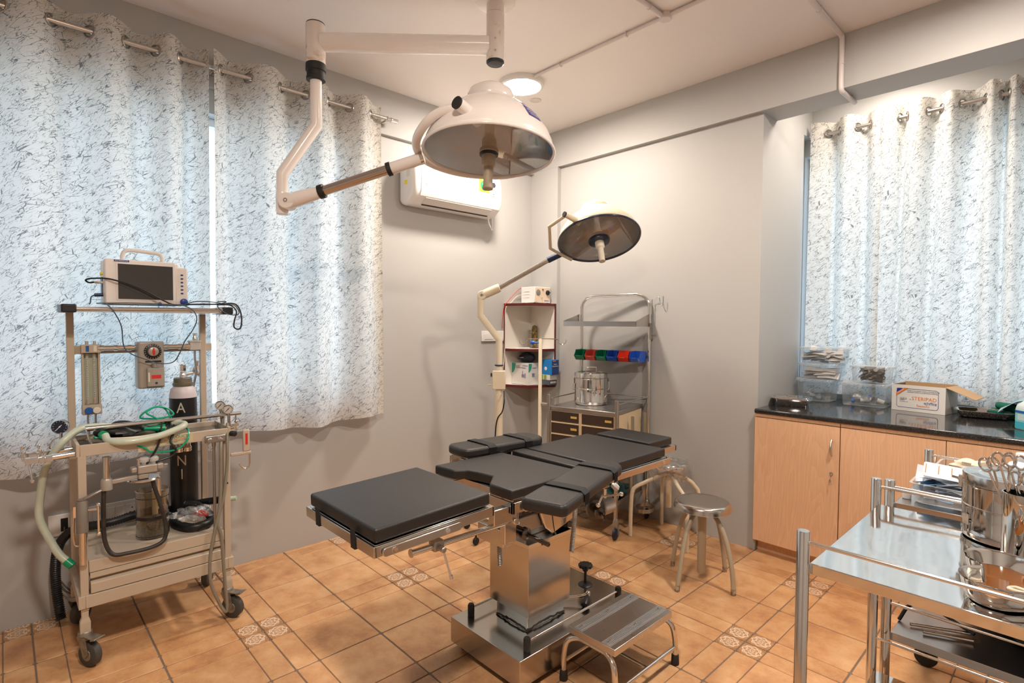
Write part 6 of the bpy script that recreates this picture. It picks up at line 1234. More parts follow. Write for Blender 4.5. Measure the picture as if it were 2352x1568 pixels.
def cabinet(x0, x1, doors, label):
    t = thing('base_cabinet', label, 'cabinet')
    m = MB(); m.box((x0+.001, -.028, .08), (x0+.017, DN-.02, .8875)); m.box((x1-.017, -.028, .08), (x1-.001, DN-.02, .8875)); m.box((x0+.017, -.028, .08), (x1-.017, DN-.02, .096)); m.box((x0+.017, .03, .096), (x1-.017, .04, .8875)); m.box((x0+.001, -.047, .868), (x1-.001, -.028, .8875)); m.build('carcass', WOOD, t)
    m = MB(); m.box((x0+.001, .030, .0), (x1-.001, .046, .08)); m.build('plinth', WOOD, t)
    nd = len(doors); wd = (x1-x0)/nd
    for i, side in enumerate(doors):
        a, b = x0+wd*i+.0015, x0+wd*(i+1)-.0015
        m = MB(); m.box((a, -.047, .083), (b, -.029, .864)); d = m.build('door', WOOD, t, bevel=.001)
        hx = b-.038 if side == 'r' else a+.038; handle(d, hx, .695, .790)
        m = MB(); m.lathe([(.010, 0), (.010, .003), (.006, .003), (.006, .006), (0, .006)], (hx, -.047, .592), (0, -1, 0), 16); m.build('lock', CHROME, d)
        if x0 < 2.1:
            m = MB(); m.box((hx-.0012, -.066, .585), (hx+.0012, -.050, .597)); m.lathe([(.011, -.001), (.011, .001)], (hx, -.069, .574), (1, .3, 0), 16); m.bar((hx, -.069, .566), (hx-.004, -.069, .530), .006, .0015); m.lathe([(.009, -.001), (.009, .001)], (hx+.002, -.072, .555), (.6, .8, 0), 14); m.build('key', STEEL, d)
    return settle(t)
cabinet(2.003, 2.482, 'r', 'beech cabinet with a key in its lock, leftmost under the worktop')
cabinet(2.484, 3.430, 'rl', 'two door beech cabinet in the middle under the worktop behind the trolleys')
cabinet(3.432, 4.738, 'rl', 'wide beech cabinet at the far right end under the worktop')
def yl_(px, py, y): return U(px, py, 1, y)
# instrument tray with lid
t = thing('instrument_tray', 'covered steel instrument tray at the left end of the granite worktop', 'tray')
a0_ = U(1767, 934, 2, CZ); b0_ = U(1843, 940, 2, CZ)
ux = (b0_-a0_); wdt = .225; ux.z = 0; ux.normalize(); uy_ = Vector((-ux.y, ux.x, 0)); c = Vector((2.125, .245, 0))
TT = Matrix(((ux.x, uy_.x, 0, c.x), (ux.y, uy_.y, 0, c.y), (0, 0, 1, CZ+.001), (0, 0, 0, 1)))
def pan(T, hw, hl, h_, fl=.012, th=.0012, slope=.012, r=.022):
    """open rectangular pan with sloping walls and a rolled flange"""
    m = MB(); m.T = T; rings = []
    for (g_, z) in ((-slope-.012, .0015), (-slope, .0), (-slope*.6, .006), (0, h_), (fl, h_+.001), (fl, h_-.002), (0, h_-.002), (-slope*.6-th, .007), (-slope-th-.004, .0025)):
        rings.append([(x, y, z) for x, y in rrect(-hw-g_, hw+g_, -hl-g_, hl+g_, max(.004, r+g_), 5)])
    N = len(rings[0]); vs = [p for r_ in rings for p in r_]
    fs = [(j*N+i, j*N+(i+1) % N, (j+1)*N+(i+1) % N, (j+1)*N+i) for j in range(1, len(rings)-1) for i in range(N)]
    fs.append(tuple(N+i for i in range(N))[::-1]); fs.append(tuple((len(rings)-1)*N+i for i in range(N)))
    m.add(vs, fs); return m
pan(TT, .098, .075, .048).build('tray_body', MIRR, t)
T2 = TT @ Matrix.Translation((-.006, -.002, .053)) @ Matrix.Rotation(.03, 4, 'Y')
m = MB(); m.T = T2
m.prism(rrect(-.118, .118, -.090, .090, .026), -.006, .004); m.prism(rrect(-.104, .104, -.076, .076, .02), .004, .009); m.prism(rrect(-.03, .03, -.012, .012, .006), .009, .013); m.build('tray_lid', MIRR, t, bevel=.003)
m = MB(); m.T = T2; m.lathe([(.002, .013), (.002, .0135), (0, .0135)], (0, 0, 0), n=10); m.build('lid_hole', BLACK, t)
settle(t)
# clear plastic boxes
POLY = bpy.data.materials.new('frosted_polypropylene'); POLY.use_nodes = True; n = POLY.node_tree.nodes; L = POLY.node_tree.links; n.remove(n['Principled BSDF'])
tr = n.new('ShaderNodeBsdfTransparent'); tr.inputs[0].default_value = (.96, .97, .97, 1); gl = n.new('ShaderNodeBsdfGlossy'); gl.inputs['Roughness'].default_value = .15; df_ = n.new('ShaderNodeBsdfDiffuse'); df_.inputs[0].default_value = (.88, .90, .90, 1)
lw = n.new('ShaderNodeLayerWeight'); lw.inputs[0].default_value = .25; m1 = n.new('ShaderNodeMixShader'); m1.inputs[0].default_value = .6; m2 = n.new('ShaderNodeMixShader'); mr = n.new('ShaderNodeMapRange'); mr.inputs[3].default_value = .10; mr.inputs[4].default_value = .65
L.new(lw.outputs['Facing'], mr.inputs[0]); L.new(gl.outputs[0], m1.inputs[1]); L.new(df_.outputs[0], m1.inputs[2]); L.new(mr.outputs[0], m2.inputs[0]); L.new(tr.outputs[0], m2.inputs[1]); L.new(m1.outputs[0], m2.inputs[2]); L.new(m2.outputs[0], n['Material Output'].inputs[0])
POLY2 = POLY.copy(); POLY2.name = 'frosted_lid'; POLY2.node_tree.nodes[[k for k in POLY2.node_tree.nodes.keys() if 'Map Range' in k][0]].inputs[3].default_value = .22
def tub(x0, x1, y0, y1, z0, z1, label, lid=True, rz=0, name='storage_box', taper=.010):
    t = thing(name, label, 'storage box'); cx, cy = (x0+x1)/2, (y0+y1)/2; T = Matrix.Translation((cx, cy, z0+.0005)) @ Matrix.Rotation(rz, 4, 'Z')
    hw, hl, h_ = (x1-x0)/2, (y1-y0)/2, z1-z0-(.012 if lid else 0)
    m = MB(); m.T = T; rings = [[(x, y, z) for x, y in rrect(-hw-g_, hw+g_, -hl-g_, hl+g_, .022, 5)] for g_, z in ((-taper-.004, 0), (-taper, .004), (-.004, h_), (.004, h_), (.004, h_-.004))]
    N = len(rings[0]); m.add([p for r_ in rings for p in r_], [(j*N+i, j*N+(i+1) % N, (j+1)*N+(i+1) % N, (j+1)*N+i) for j in range(4) for i in range(N)]+[tuple(range(N))[::-1]])
    m.build('body', POLY, t)
    if lid:
        m = MB(); m.T = T; rings = [[(x, y, z) for x, y in rrect(-hw-g_, hw+g_, -hl-g_, hl+g_, max(.006, .024+g_), 5)] for g_, z in ((.0065, h_-.008), (.0075, h_+.004), (.004, h_+.010), (-.006, h_+.0105), (-.012, h_+.006))]
        m.add([p for r_ in rings for p in r_], [(j*N+i, j*N+(i+1) % N, (j+1)*N+(i+1) % N, (j+1)*N+i) for j in range(4) for i in range(N)]+[tuple(4*N+i for i in range(N))]); m.build('lid', POLY2, t)
    return settle(t), T
def sheets(name, T, k, sx, sy, z0, dz, m_, seed, label, cat, sp=.35, wv=.010, group=None, lean=(.0, .75)):
    """loose pile of sachets: one object, every sachet a wavy sheet"""
    rn = random.Random(seed); m = MB()
    for i in range(k):
        a = rn.uniform(-sp, sp); cx, cy = rn.uniform(-.3, .3)*sx, rn.uniform(-.2, .2)*sy; w_, l_ = sx*rn.uniform(.55, .78), sy*rn.uniform(.34, .5); z = z0+dz*i/k; tl = rn.uniform(-.15, .15); ph = rn.uniform(0, 6)
        m.T = T @ Matrix.Translation((cx, cy, z)) @ Matrix.Rotation(a, 4, 'Z') @ Matrix.Rotation(tl, 4, 'Y') @ Matrix.Rotation(rn.uniform(*lean), 4, 'X'); vs = []
        for q in (0, .0015):
            for j in range(5):
                for ii in range(7): u, v_ = ii/6-.5, j/4-.5; vs.append((u*w_, v_*l_, q+wv*math.sin(u*5+ph)*math.cos(v_*4+ph)))
        fs = []
        for q in (0, 35): fs += [(q+j*7+ii, q+j*7+ii+1, q+j*7+ii+8, q+j*7+ii+7) for j in range(4) for ii in range(6)]
        m.cur = i % len(m_); m.add(vs, fs)
    o = m.build(name, m_, ang=60); o['kind'] = 'stuff'; return tag(o, label, cat, group)
PAP = mat('sachet_paper', (.74, .70, .67), .6); PBL = mat('sachet_blue', (.35, .52, .70), .5)
xA = U(1916, 926, 2, CZ); YF = .560
def xr(px, y=YF): return U(px, 860, 1, y).x
bx0, bx1 = 2.03, xr(1908)
b1, T1 = tub(bx0, bx1, YF, YF+.20, CZ, CZ+.155, 'large empty frosted plastic box, lowest of the left stack by the recess wall', True)
b2, T2_ = tub(xr(1930)+.006, xr(2041)-.006, YF-.02, YF+.20, CZ, CZ+.15, 'large frosted plastic box holding blue capped bottles beside the printed carton')
o = sheets('clear_pouches', T1, 3, .16, .12, .02, .02, [FILM], 8, 'crumpled clear film lying in the large left plastic box', 'film', .5, .02)
m = MB(); m.T = T2_
for (x, y, z, a) in ((-.06, -.045, .028, .25), (.03, -.03, .052, -.55)):
    c = Vector((x, y, z)); d = Vector((math.cos(a), .15, math.sin(a)*.6)).normalized(); q = MB(); q.T = T2_
    q.cyl(c, c+d*.10, .014, 16); o = q.build('sample_bottle', ACR); tag(o, ['clear bottle with a blue cap lying low in the right large plastic box', 'clear bottle with a blue cap leaning across the right large plastic box'][0 if z < .04 else 1], 'bottle')
    q = MB(); q.T = T2_; q.cyl(c-d*.018, c, .0145, 16); q.build('blue_cap', BLUEP, o)
    q = MB(); q.T = T2_; q.cyl(c+d*.035, c+d*.075, .0147, 16); q.build('paper_label', PAP, o)
o = sheets('clear_pouches', T2_, 4, .18, .13, .03, .03, [FILM], 18, 'clear film pouches around the blue capped bottles', 'film', .6, .02)
z2 = CZ+.1565
b3, T3 = tub(2.045, xr(1921), YF+.005, YF+.165, z2, z2+.108, 'small frosted plastic box with folded paper packets, middle of the left stack')
sheets('paper_packets', T3, 26, .18, .12, .014, .045, [PAP], 31, 'white folded paper packets in the middle box of the left stack', 'packets', .12, .004)
z3 = z2+.1095
b4, T4 = tub(2.045, xr(1937), YF+.005, YF+.170, z3, z3+.108, 'small frosted plastic box full of sachets, top of the left stack')
sheets('sterile_sachets', T4, 46, .21, .13, .018, .070, [PAP, PAP, PBL], 33, 'white and blue sterile sachets filling the top box of the left stack', 'packets', .3, .007)
z4 = CZ+.1515
b5, T5 = tub(xr(1953, YF+.02), xr(2044, YF+.02), YF+.01, YF+.165, z4, z4+.112, 'frosted plastic box packed with dark foil sachets on the right large box')
FOIL = mat('dark_foil', (.10, .085, .075), .4, .3); FOL2 = mat('pale_foil', (.35, .30, .26), .5)
sheets('foil_sachets', T5, 90, .11, .11, .018, .066, [FOIL, FOIL, FOL2], 35, 'dark foil sachets packed in the box on top of the right stack', 'packets', 1.2, .006)
# printed dressing carton with open flap
t = thing('dressing_carton', 'white open carton printed STERIPAD in orange on the granite worktop', 'box')
p0 = U(2047.3, 939.5, 2, CZ); p1 = U(2170.6, 954, 2, CZ); cx_ = (p1-p0); cx_.z = 0; LX = cx_.length; cx_.normalize(); cy_ = Vector((-cx_.y, cx_.x, 0)); LY = .20; HZ_ = .160
TS = Matrix(((cx_.x, cy_.x, 0, p0.x), (cx_.y, cy_.y, 0, p0.y), (0, 0, 1, CZ+.001), (0, 0, 0, 1)))
KR = mat('kraft_board', (.50, .32, .17), .7); e = .003
for a, b, nm in (((0, 0, 0), (LX, e, HZ_), 'front'), ((0, LY-e, 0), (LX, LY, HZ_+.006), 'back'), ((0, e, 0), (e, LY-e, HZ_), 'side'), ((LX-e, e, 0), (LX, LY-e, HZ_), 'side'), ((e, e, 0), (LX-e, LY-e, e), 'bottom')):
    m = MB(); m.T = TS; m.box(a, b); w_ = m.build('carton_'+nm, BW if nm in ('front', 'side') else KR, t)
    if nm in ('front', 'back') or nm == 'side':
        ii = .0004; m = MB(); m.T = TS
        if nm == 'front': m.box((e, e, e), (LX-e, e+ii, HZ_))
        elif a[0] == 0: m.box((e, e, e), (e+ii, LY-e, HZ_))
        if m.v: m.build('inner_face', KR, w_)
m = MB(); m.T = TS; m.add([(LX-.002, .004, HZ_), (LX-.002, LY-.004, HZ_), (LX+.130, LY-.015, HZ_-.055), (LX+.135, .02, HZ_-.060), (LX-.002, .004, HZ_+.003), (LX-.002, LY-.004, HZ_+.003), (LX+.130, LY-.015, HZ_-.052), (LX+.135, .02, HZ_-.057)], [(0, 1, 2, 3), (4, 7, 6, 5), (0, 4, 5, 1), (1, 5, 6, 2), (2, 6, 7, 3), (3, 7, 4, 0)]); m.build('open_flap', KR, t)
FT = TS @ Matrix(((1, 0, 0, 0), (0, 0, -1, -.0006), (0, 1, 0, 0), (0, 0, 0, 1)))
ORG = mat('orange_print', (.7, .1, .02), .5); BLI = mat('navy_print', (.02, .03, .25), .5)
def ftx(s_, x, z, size, m_, al='LEFT', sx=1): text(s_, size, FT @ Matrix.Translation((x*LX, z*HZ_, 0)), m_, t, align=al, sx=sx)
m = MB(); m.T = FT; P = [(x, y, 0) for x, y in rrect(.10*LX, .875*LX, .14*HZ_, .86*HZ_, .014, 5)]
m.tube(P, .0013, 4, closed=True); m.build('printed_frame', BLI, t)
m = MB(); m.T = FT; m.add([(.10*LX, .86*HZ_, .0012), (.10*LX, .60*HZ_, .0012), (.31*LX, .86*HZ_, .0012)], [(0, 1, 2)]); m.build('corner_print', BLI, t)
m = MB(); m.T = FT; m.add([(.09*LX, .56*HZ_, .002), (.09*LX, .68*HZ_, .002), (.24*LX, .885*HZ_, .002), (.32*LX, .885*HZ_, .002)], [(0, 1, 2, 3)][::1]); st_ = m.build('corner_band', ORG, t)
text('STERILIZED', .009, FT @ Matrix.Translation((.175*LX, .755*HZ_, .0024)) @ Matrix.Rotation(.72, 4, 'Z'), WHITE, st_)
ftx('STERIPAD', .85, .50, .031, ORG, 'RIGHT', .95); ftx('स्टेरिपाड', .85, .34, .020, BLI, 'RIGHT'); ftx('Seasons', .60, .24, .021, ORG, 'CENTER')
ftx('Ready to use Sterile Combine Dressing Pad of\nabsorbent cotton in an absorbent overwrap', .30, .765, .0092, INK, 'LEFT', .95)
ftx('10x20 cm', .165, .47, .009, INK); ftx('STERILE', .165, .41, .007, INK); ftx('For medical use only', .165, .355, .005, INK); ftx('25', .345, .455, .008, INK)
m = MB(); m.T = FT; m.tube([(x, y, 0) for x, y in rrect(.155*LX, .29*LX, .44*HZ_, .51*HZ_, .002, 2)], .0004, 4, closed=True); m.build('printed_frame', INK, t)
settle(t)
# open steel tray
t = thing('steel_tray', 'empty open steel tray on the worktop right of the printed carton', 'tray')
TT2 = Matrix.Translation((3.03, .60, CZ+.001)) @ Matrix.Rotation(.20, 4, 'Z'); pan(TT2, .125, .085, .042, .010, .0012, .030, .05).build('tray_body', MIRR, t); settle(t)
# folded cloths
t = thing('green_cloth_stack', 'stack of folded dark green drapes behind the steel tray', 'cloth'); GCL = mat('surgical_green_cloth', (.005, .12, .08), .85, bump=.5, scale=80)
for i, (w_, d_, h_, off) in enumerate(((.16, .16, .012, 0), (.155, .155, .012, .004), (.165, .15, .014, -.004))):
    m = MB(); z = CZ+.001+sum((.012, .012, .014)[:i])+.0005*i; m.T = Matrix.Translation((3.16+off, .72, z)) @ Matrix.Rotation(.1-.08*i, 4, 'Z'); m.prism(rrect(-w_/2-.03, w_/2, -d_/2, d_/2, .01), 0, h_); m.build('folded_layer', GCL, t, bevel=.005, seg=3)
m = MB(); m.tube([(3.08, .75, CZ+.062), (3.12, .70, CZ+.062), (3.22, .66, CZ+.062)], [.020, .022, .020], 16); m.build('rolled_layer', GCL, t, bevel=.006); settle(t)
m = MB(); N = 14; vs = []
for q in (0, .003):
    for j in range(N):
        for i in range(N): u, v_ = i/(N-1), j/(N-1); vs.append((3.09+.26*u+.02*v_, .60+.20*v_, CZ+.085+.030*math.sin(min(1, u*2.2)*PI/2)-.020*(1-min(1, u*3))*1+.006*math.sin(u*7+v_*5)-.03*(1-v_)*(u < .5)*(1-u*2)+q))
fs = []
for q in (0, N*N): fs += [(q+j*N+i, q+j*N+i+1, q+(j+1)*N+i+1, q+(j+1)*N+i) for j in range(N-1) for i in range(N-1)]
m.add(vs, fs); o = m.build('light_blue_drape', mat('pale_blue_cloth', (.34, .50, .56), .8)); tag(o, 'light blue drape lying on top of the green cloth stack', 'cloth')
# hand rub bottle
t = thing('hand_rub_bottle', 'square pump bottle of light blue liquid with a printed label on the worktop', 'bottle')
c = Vector((3.232, .29, CZ+.001)); m = MB(); m.T = Matrix.Translation(c) @ Matrix.Rotation(.75, 4, 'Z'); W2 = .036
rings = [[(x, y, z) for x, y in rrect(-W2*k, W2*k, -W2*k, W2*k, .010*k, 4)] for k, z in ((.92, 0), (1, .004), (1, .105), (.88, .125), (.5, .140), (.40, .145), (.40, .158))]
N = len(rings[0]); m.add([p for r_ in rings for p in r_], [(j*N+i, j*N+(i+1) % N, (j+1)*N+(i+1) % N, (j+1)*N+i) for j in range(6) for i in range(N)]+[tuple(range(N))[::-1], tuple(6*N+i for i in range(N))])
m.build('bottle_body', mat('milky_bottle', (.55, .66, .66), .3, alpha=1), t)
m = MB(); m.T = Matrix.Translation(c) @ Matrix.Rotation(.75, 4, 'Z'); m.prism(rrect(-W2-.0006, W2+.0006, -W2-.0006, W2+.0006, .010, 4), .004, .040); m.build('liquid', mat('turquoise_liquid', (.05, .40, .50), .25), t, bevel=.001)
m = MB(); m.T = Matrix.Translation(c) @ Matrix.Rotation(.75, 4, 'Z'); m.prism(rrect(-W2-.0008, W2+.0008, -W2-.0008, W2+.0008, .010, 4), .042, .098); lb = m.build('label', mat('label_teal', (.25, .55, .58), .4), t)
m = MB(); m.T = Matrix.Translation(c) @ Matrix.Rotation(.75, 4, 'Z')
m.box((-.030, -W2-.0014, .084), (.030, -W2-.001, .096)); m.box((-W2-.0014, -.030, .084), (-W2-.001, .03, .096)); m.build('blue_band', mat('label_blue', (.02, .10, .35), .4), lb)
m = MB(); m.T = Matrix.Translation(c) @ Matrix.Rotation(.75, 4, 'Z')
for k in range(5): m.box((-.024, -W2-.0014, .050+.006*k), (.016+.002*(k % 3), -W2-.001, .0525+.006*k)); m.box((-W2-.0014, -.024, .050+.006*k), (-W2-.001, .014, .0525+.006*k))
m.build('fine_print', WHITE, lb)
m = MB(); m.lathe([(.017, .158), (.017, .174), (.010, .178), (.010, .184), (.005, .186), (.005, .200), (.011, .202), (.011, .212), (0, .213)], c, n=20); m.bar(c+Vector((0, 0, .207)), c+Vector((.04, .005, .204)), .010, .009); m.build('pump', WHITE, t, bevel=.001); settle(t)
# ================================================================ steel instrument trolleys
def trolley(x0, x1, y0, y1, zt, zl, ph, label, railz, SM=MIRR):
    t = thing('instrument_trolley', label, 'trolley')
    m = MB(); m.box((x0+.012, y0+.012, zt-.028), (x1-.012, y1-.012, zt)); m.build('top_shelf', SM, t, bevel=.002)
    m = MB(); m.box((x0+.012, y0+.012, zl-.028), (x1-.012, y1-.012, zl)); m.build('lower_shelf', SM, t, bevel=.002)
    for x in (x0, x1):
        for y in (y0, y1):
            m = MB(); m.lathe([(.0148, .09), (.0148, ph-.002), (.0135, ph), (0, ph)], (x, y, 0), n=24); m.build('post', STEEL, t)
            m = MB(); m.lathe([(.018, -.010), (.040, -.010), (.042, 0), (.040, .010), (.018, .010)], (x+.012, y, .042), (0, 1, 0), 24); m.lathe([(.016, .07), (.016, .092)], (x, y, 0), n=14); m.bar((x, y-.013, .08), (x+.012, y-.013, .04), .003, .02, (0, 1, 0)); m.bar((x, y+.013, .08), (x+.012, y+.013, .04), .003, .02, (0, 1, 0)); m.build('caster', RUBBER, t)
    for z in (railz, zl+.105):
        for a, b in (((x0, y0, z), (x1, y0, z)), ((x0, y1, z), (x1, y1, z))):
            m = MB(); m.cyl(a, b, .0048, 12); m.build('guard_rail', STEEL, t)
    return settle(t)
SATIN = steel('satin_steel', (.50, .47, .44), rough=.26, var=.05, bump=.04)
trolley(2.958, 3.72, -2.050, -1.372, .853, .290, .935, 'nearest steel instrument trolley with the drum and kidney dish in the right foreground', .908)
trolley(2.985, 3.72, -1.318, -.665, .848, .400, .925, 'second steel trolley holding plastic tubs behind the nearest trolley', .902, SATIN)
# drum and holder on the near trolley
dc = Vector((3.294, -1.478, .855)); d1 = drum('sterilising_drum', dc, .1005, .182, 'large polished steel sterilising drum with a ringed lid on the nearest trolley', (0, -1, 0), handle=False)
rim_a = math.radians(180)
def onr(a, z, r=.1025): return dc+Vector((r*math.cos(a), r*math.sin(a), z))
m = MB()
for a in (math.radians(222),):
    for s in (-.10, .10):
        P = [onr(a-.10+s, .02), onr(a-.10+s, .095)]
    m.tube([onr(a-.16, .016, .102), onr(a-.16, .092, .102)], .0018, 6)
    for k in range(2):
        z = .030+.040*k; m.tube([onr(a-.10, z-.012), onr(a-.10, z+.016), onr(a+.03, z+.016), onr(a+.03, z-.012)], .0022, 6, closed=True)
m.build('latch_window', CHROME, d1)
m = MB(); cc_ = [onr(math.radians(222)+q, z, .104) for z in (.038, .068) for q in (-.24, .02)]
m.add(cc_+[p+(p-dc).normalized()*.0015 for p in cc_], [(0, 1, 3, 2), (4, 6, 7, 5), (0, 4, 5, 1), (2, 3, 7, 6), (0, 2, 6, 4), (1, 5, 7, 3)]); m.build('latch_plate', STEEL, d1)
m = MB(); p = onr(math.radians(225), .052, .1055); q = Vector((.25, -.97, 0)); sd = Vector((.97, .25, 0)); m.tube([p, p+sd*.022+q*.004], .002, 8); m.torus(p+sd*.030+q*.006, (0, 0, 1), .010, .0018, 16, 6); m.build('latch_ring', CHROME, d1)
m = MB(); p = onr(math.radians(182), .150, .1045); m.ball(p, .008, 10); m.box(tuple(p+Vector((-.004, -.008, -.022))), tuple(p+Vector((.004, .008, .012)))); m.cyl(p, p+Vector((-.020, -.004, .004)), .0035, 8); m.build('side_clasp', CHROME, d1)
settle(d1)
hc = Vector((3.331, -1.672, .855)); t = thing('forceps_holder', 'tall steel jar full of scissors and forceps on the nearest trolley', 'instrument jar')
m = MB(); m.lathe([(0, .001), (.0355, .001), (.037, .004), (.037, .180), (.0355, .1805), (.0350, .180), (.0350, .006), (0, .006)], hc, n=48, cap=False); m.build('jar', mat('mirror_steel', (.76, .75, .73), .05, 1), t); settle(t)
def scissors(i, top, base, size, spread, label, cat='scissors'):
    t = thing('surgical_scissors', label, cat, group=None); top, base = Vector(top), Vector(base); d = (top-base).normalized(); s = d.cross(Vector((.1, -1, 0))).normalized(); f = s.cross(d)
    for k in (-1, 1):
        o_ = s*k; c = top+o_*spread; m = MB(); N = 20
        ring_ = [c+(o_*.011*math.cos(2*PI*j/N)+d*.017*math.sin(2*PI*j/N)) for j in range(N)]; m.tube(ring_, .0026, 8, closed=True)
        m.tube([c-d*.015-o_*.003, top-d*.055+o_*spread*.35, top-d*.085, base-o_*.002], [.0026, .0026, .003, .0018], 8)
        m.build('blade_half', STEEL, t)
    return settle(t)
B = hc+Vector((0, 0, .012))
scissors(0, U(2272, 1066, 1, -1.665), B+Vector((-.012, 0, .06)), 1, .008, 'scissors leaning furthest to the left in the steel jar')
scissors(1, U(2306, 1055, 1, -1.690), B+Vector((-.006, -.01, .03)), 1, .011, 'upright scissors rising highest at the left of the steel jar')
scissors(2, U(2330, 1062, 1, -1.655), B+Vector((.004, .01, .04)), 1, .011, 'scissors standing in the middle of the steel jar')
scissors(3, U(2346, 1100, 1, -1.690), B+Vector((.012, -.005, .03)), 1, .012, 'low scissors leaning to the right in the steel jar')
# kidney dish
t = thing('kidney_dish', 'steel kidney dish with amber antiseptic on the nearest trolley', 'dish'); kc = Vector((3.325, -1.888, .854))
def kid(k, dz, z):
    # bent capsule: concave side towards -x
    P = []; rho = .078; hw = .060*k-(1-k)*.0
    cx0 = -.060; A = 1.02
    for i in range(14): a = -A+2*A*i/13; P.append((cx0+(rho+hw)*math.cos(a), (rho+hw)*math.sin(a), z))
    ex, ey = cx0+rho*math.cos(A), rho*math.sin(A)
    for i in range(1, 11): a = A+PI*i/11; P.append((ex+hw*math.cos(a), ey+hw*math.sin(a), z))
    for i in range(14): a = A-2*A*i/13; P.append((cx0+(rho-hw)*math.cos(a), (rho-hw)*math.sin(a), z))
    for i in range(1, 11): a = PI-A+PI*i/11; P.append((ex+hw*math.cos(a), -ey+hw*math.sin(a), z))
    return P
m = MB(); m.T = Matrix.Translation(kc) @ Matrix.Rotation(.05, 4, 'Z'); rings = [kid(k, 0, z) for k, z in ((.55, .001), (.70, .001), (.80, .006), (.90, .022), (.98, .046), (1.0, .052), (1.03, .054), (1.04, .051), (1.02, .049), (.985, .049), (.965, .044), (.885, .022), (.79, .0085), (.70, .004))]
N = len(rings[0]); m.add([p for r_ in rings for p in r_], [(j*N+i, j*N+(i+1) % N, (j+1)*N+(i+1) % N, (j+1)*N+i) for j in range(len(rings)-1) for i in range(N)]+[tuple(range(N))[::-1], tuple((len(rings)-1)*N+i for i in range(N))]); m.build('dish_body', MATS['mirror_steel'], t)
m = MB(); m.T = Matrix.Translation(kc) @ Matrix.Rotation(.05, 4, 'Z'); r_ = kid(.875, 0, .020); m.add(r_+[(p[0]*.98, p[1]*.98, .012) for p in r_], [tuple(range(N)), tuple(N+i for i in range(N))[::-1]]+[(i, N+i, N+(i+1) % N, (i+1) % N) for i in range(N)])
m.build('antiseptic', mat('amber_liquid', (.24, .075, .004), .04, coat=.8, noise=.3, scale=10), t, label='amber liquid'); settle(t)
m = MB(); m.tube(spline([kc+Vector(p) for p in ((.05, -.075, .040), (.025, -.060, .034), (.005, -.045, .030), (.015, -.028, .030), (.04, -.035, .030), (.065, -.055, .036), (.085, -.075, .045))], 6), .0042, 10); o = m.build('rubber_loop', mat('ivory_rubber', (.70, .60, .46), .4)); tag(o, 'ivory rubber tube loop lying in the amber liquid of the kidney dish', 'tube')
# tubs and items on the second trolley
b6, T6 = tub(3.030, 3.235, -1.268, -1.045, .849, .915, 'open clear plastic tub of blue and white sachets on the second trolley', False, name='plastic_tub')
SPR = mat('printed_sachet', (.68, .74, .80), .35); SBL = mat('sky_sachet', (.30, .55, .80), .35)
sheets('blue_sachets', T6, 30, .165, .15, .018, .062, [SPR, SPR, SPR, SBL], 77, 'blue and white printed sachets heaped in the near plastic tub', 'packets', .35, .010)
m = MB(); m.T = T6 @ Matrix.Translation((-.005, -.02, .098)) @ Matrix.Rotation(.12, 4, 'Y') @ Matrix.Rotation(.30, 4, 'X') @ Matrix.Rotation(.15, 4, 'Z'); m.prism(rrect(-.075, .055, -.05, .045, .008), .0015, .004); o = m.build('printed_packet', SPR, bevel=.004, seg=3); tag(o, 'large printed packet with orange lines lying on the blue sachets', 'packet')
m2_ = m.T; m = MB(); m.T = m2_
for k in range(3): m.box((-.07+.035*k, -.03+.004*k, .0042), (-.067+.035*k, .03, .0050))
m.build('orange_line', ORG, o); m = MB(); m.T = m2_; m.box((.025, -.045, .0042), (.05, .0, .0050)); m.build('blue_panel', mat('cyan_print', (.01, .3, .7), .4), o)
b7, T7 = tub(3.045, 3.25, -.985, -.765, .849, .915, 'clear plastic tub with pink packets and a glove at the back of the second trolley', False, name='plastic_tub')
PNK = mat('pink_packet', (.80, .12, .28), .45); sheets('pink_packets', T7, 10, .16, .15, .012, .042, [PNK, PNK, mat('pink_white', (.75, .5, .55), .45)], 91, 'pink packets lying in the rear plastic tub', 'packets', .25, .006)
o = blob('latex_glove', (3.150, -.88, .925), .050, (1.2, .9, .42), mat('cream_latex', (.72, .62, .46), .5), 44, .4, 24); tag(o, 'crumpled cream latex glove on the pink packets', 'glove')
m = MB(); m.lathe([(0, 0), (.0125, 0), (.013, .002), (.013, .026), (.0115, .029), (0, .029)], (3.016, -1.225, .849), n=24); m.lathe([(.0132, .019), (.0136, .020), (.0132, .021)], (3.016, -1.225, .849), n=24, cap=False); o = m.build('white_jar', WHITE); tag(o, 'small white jar at the left front corner of the second trolley', 'jar')
t = thing('blue_liquid_bottle', 'white capped bottle of blue liquid behind the drum on the second trolley', 'bottle'); c = U(2352, 1045, 1, -.90); c.z = .849
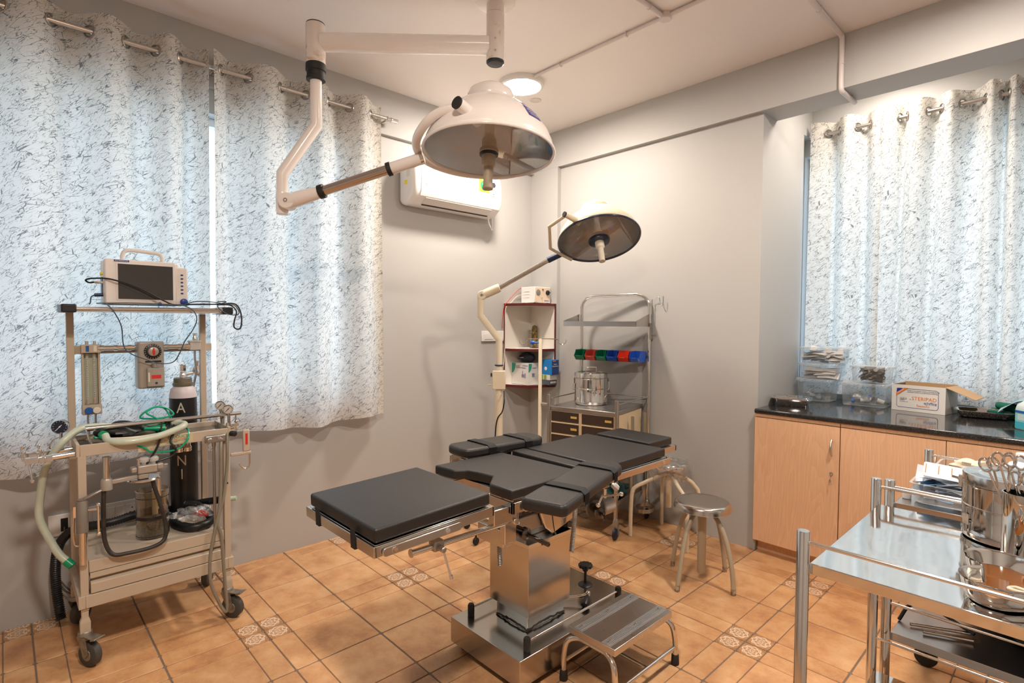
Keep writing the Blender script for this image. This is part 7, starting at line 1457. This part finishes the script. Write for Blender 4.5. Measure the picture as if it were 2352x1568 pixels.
m = MB(); m.lathe([(0, 0), (.040, 0), (.043, .004), (.043, .105), (.038, .115), (.020, .124), (.020, .130)], c, n=36); m.build('bottle_body', mat('frosted_bottle', (.62, .72, .80), .3), t)
m = MB(); m.lathe([(.0433, .004), (.0433, .088)], c, n=36, cap=False); m.build('blue_liquid', mat('blue_liquid', (.02, .16, .55), .3), t)
m = MB(); m.lathe([(.021, .129), (.0215, .131), (.0215, .150), (.020, .152), (0, .152)], c, n=28); m.build('white_cap', WHITE, t); settle(t)
# lower shelf contents
o = blob('black_bag', (3.42, -.98, .405+.145), .26, (1.12, .95, .66), mat('black_nylon', (.006, .006, .007), .7, bump=.3, scale=200), 61, .10, 36, 3); tag(o, 'bulky black bag on the lower shelf of the second trolley', 'bag')
m = MB(); m.tube(spline([(3.00, -1.20, .405), (3.02, -1.15, .445), (3.06, -1.10, .452), (3.12, -1.12, .435), (3.20, -1.16, .42)], 6), [.006]*25, 8); o = m.build('bag_strap', WEB); tag(o, 'black strap lying on the lower shelf left of the black bag', 'strap')
for k, (a, b) in enumerate((((3.035, -1.215, .409), (3.19, -1.135, .409)), ((3.075, -1.24, .409), (3.20, -1.185, .409)))):
    m = MB(); m.cyl(a, b, .0055, 12); o = m.build('steel_rod', STEEL); tag(o, ['loose steel rod on the lower shelf, the one further left', 'loose steel rod on the lower shelf nearer the front edge'][k], 'rod')
# ================================================================ groups of look-alikes
GROUPS = {'storage_bin': 'open storage bins on the cart rail', 'storage_box': 'frosted plastic boxes on the worktop', 'plastic_tub': 'clear plastic tubs on the second trolley', 'surgical_scissors': 'scissors standing in the steel jar',
          'curtain': 'eyelet curtains', 'curtain_rod': 'steel curtain rods', 'ceiling_light': 'round white ceiling lights', 'base_cabinet': 'beech cabinets under the worktop', 'instrument_trolley': 'steel instrument trolleys',
          'black_hose': 'black corrugated hoses on the lower deck', 'steel_rod': 'loose steel rods on the lower shelf', 'sample_bottle': 'blue capped bottles in the plastic box', 'sterilising_drum': 'steel sterilising drums', 'wall_socket': 'wall socket plates'}
for o in list(COL.objects):
    if o.parent is None and 'label' in o.keys():
        k = o.name.split('.')[0]
        if k in GROUPS: o['group'] = GROUPS[k]
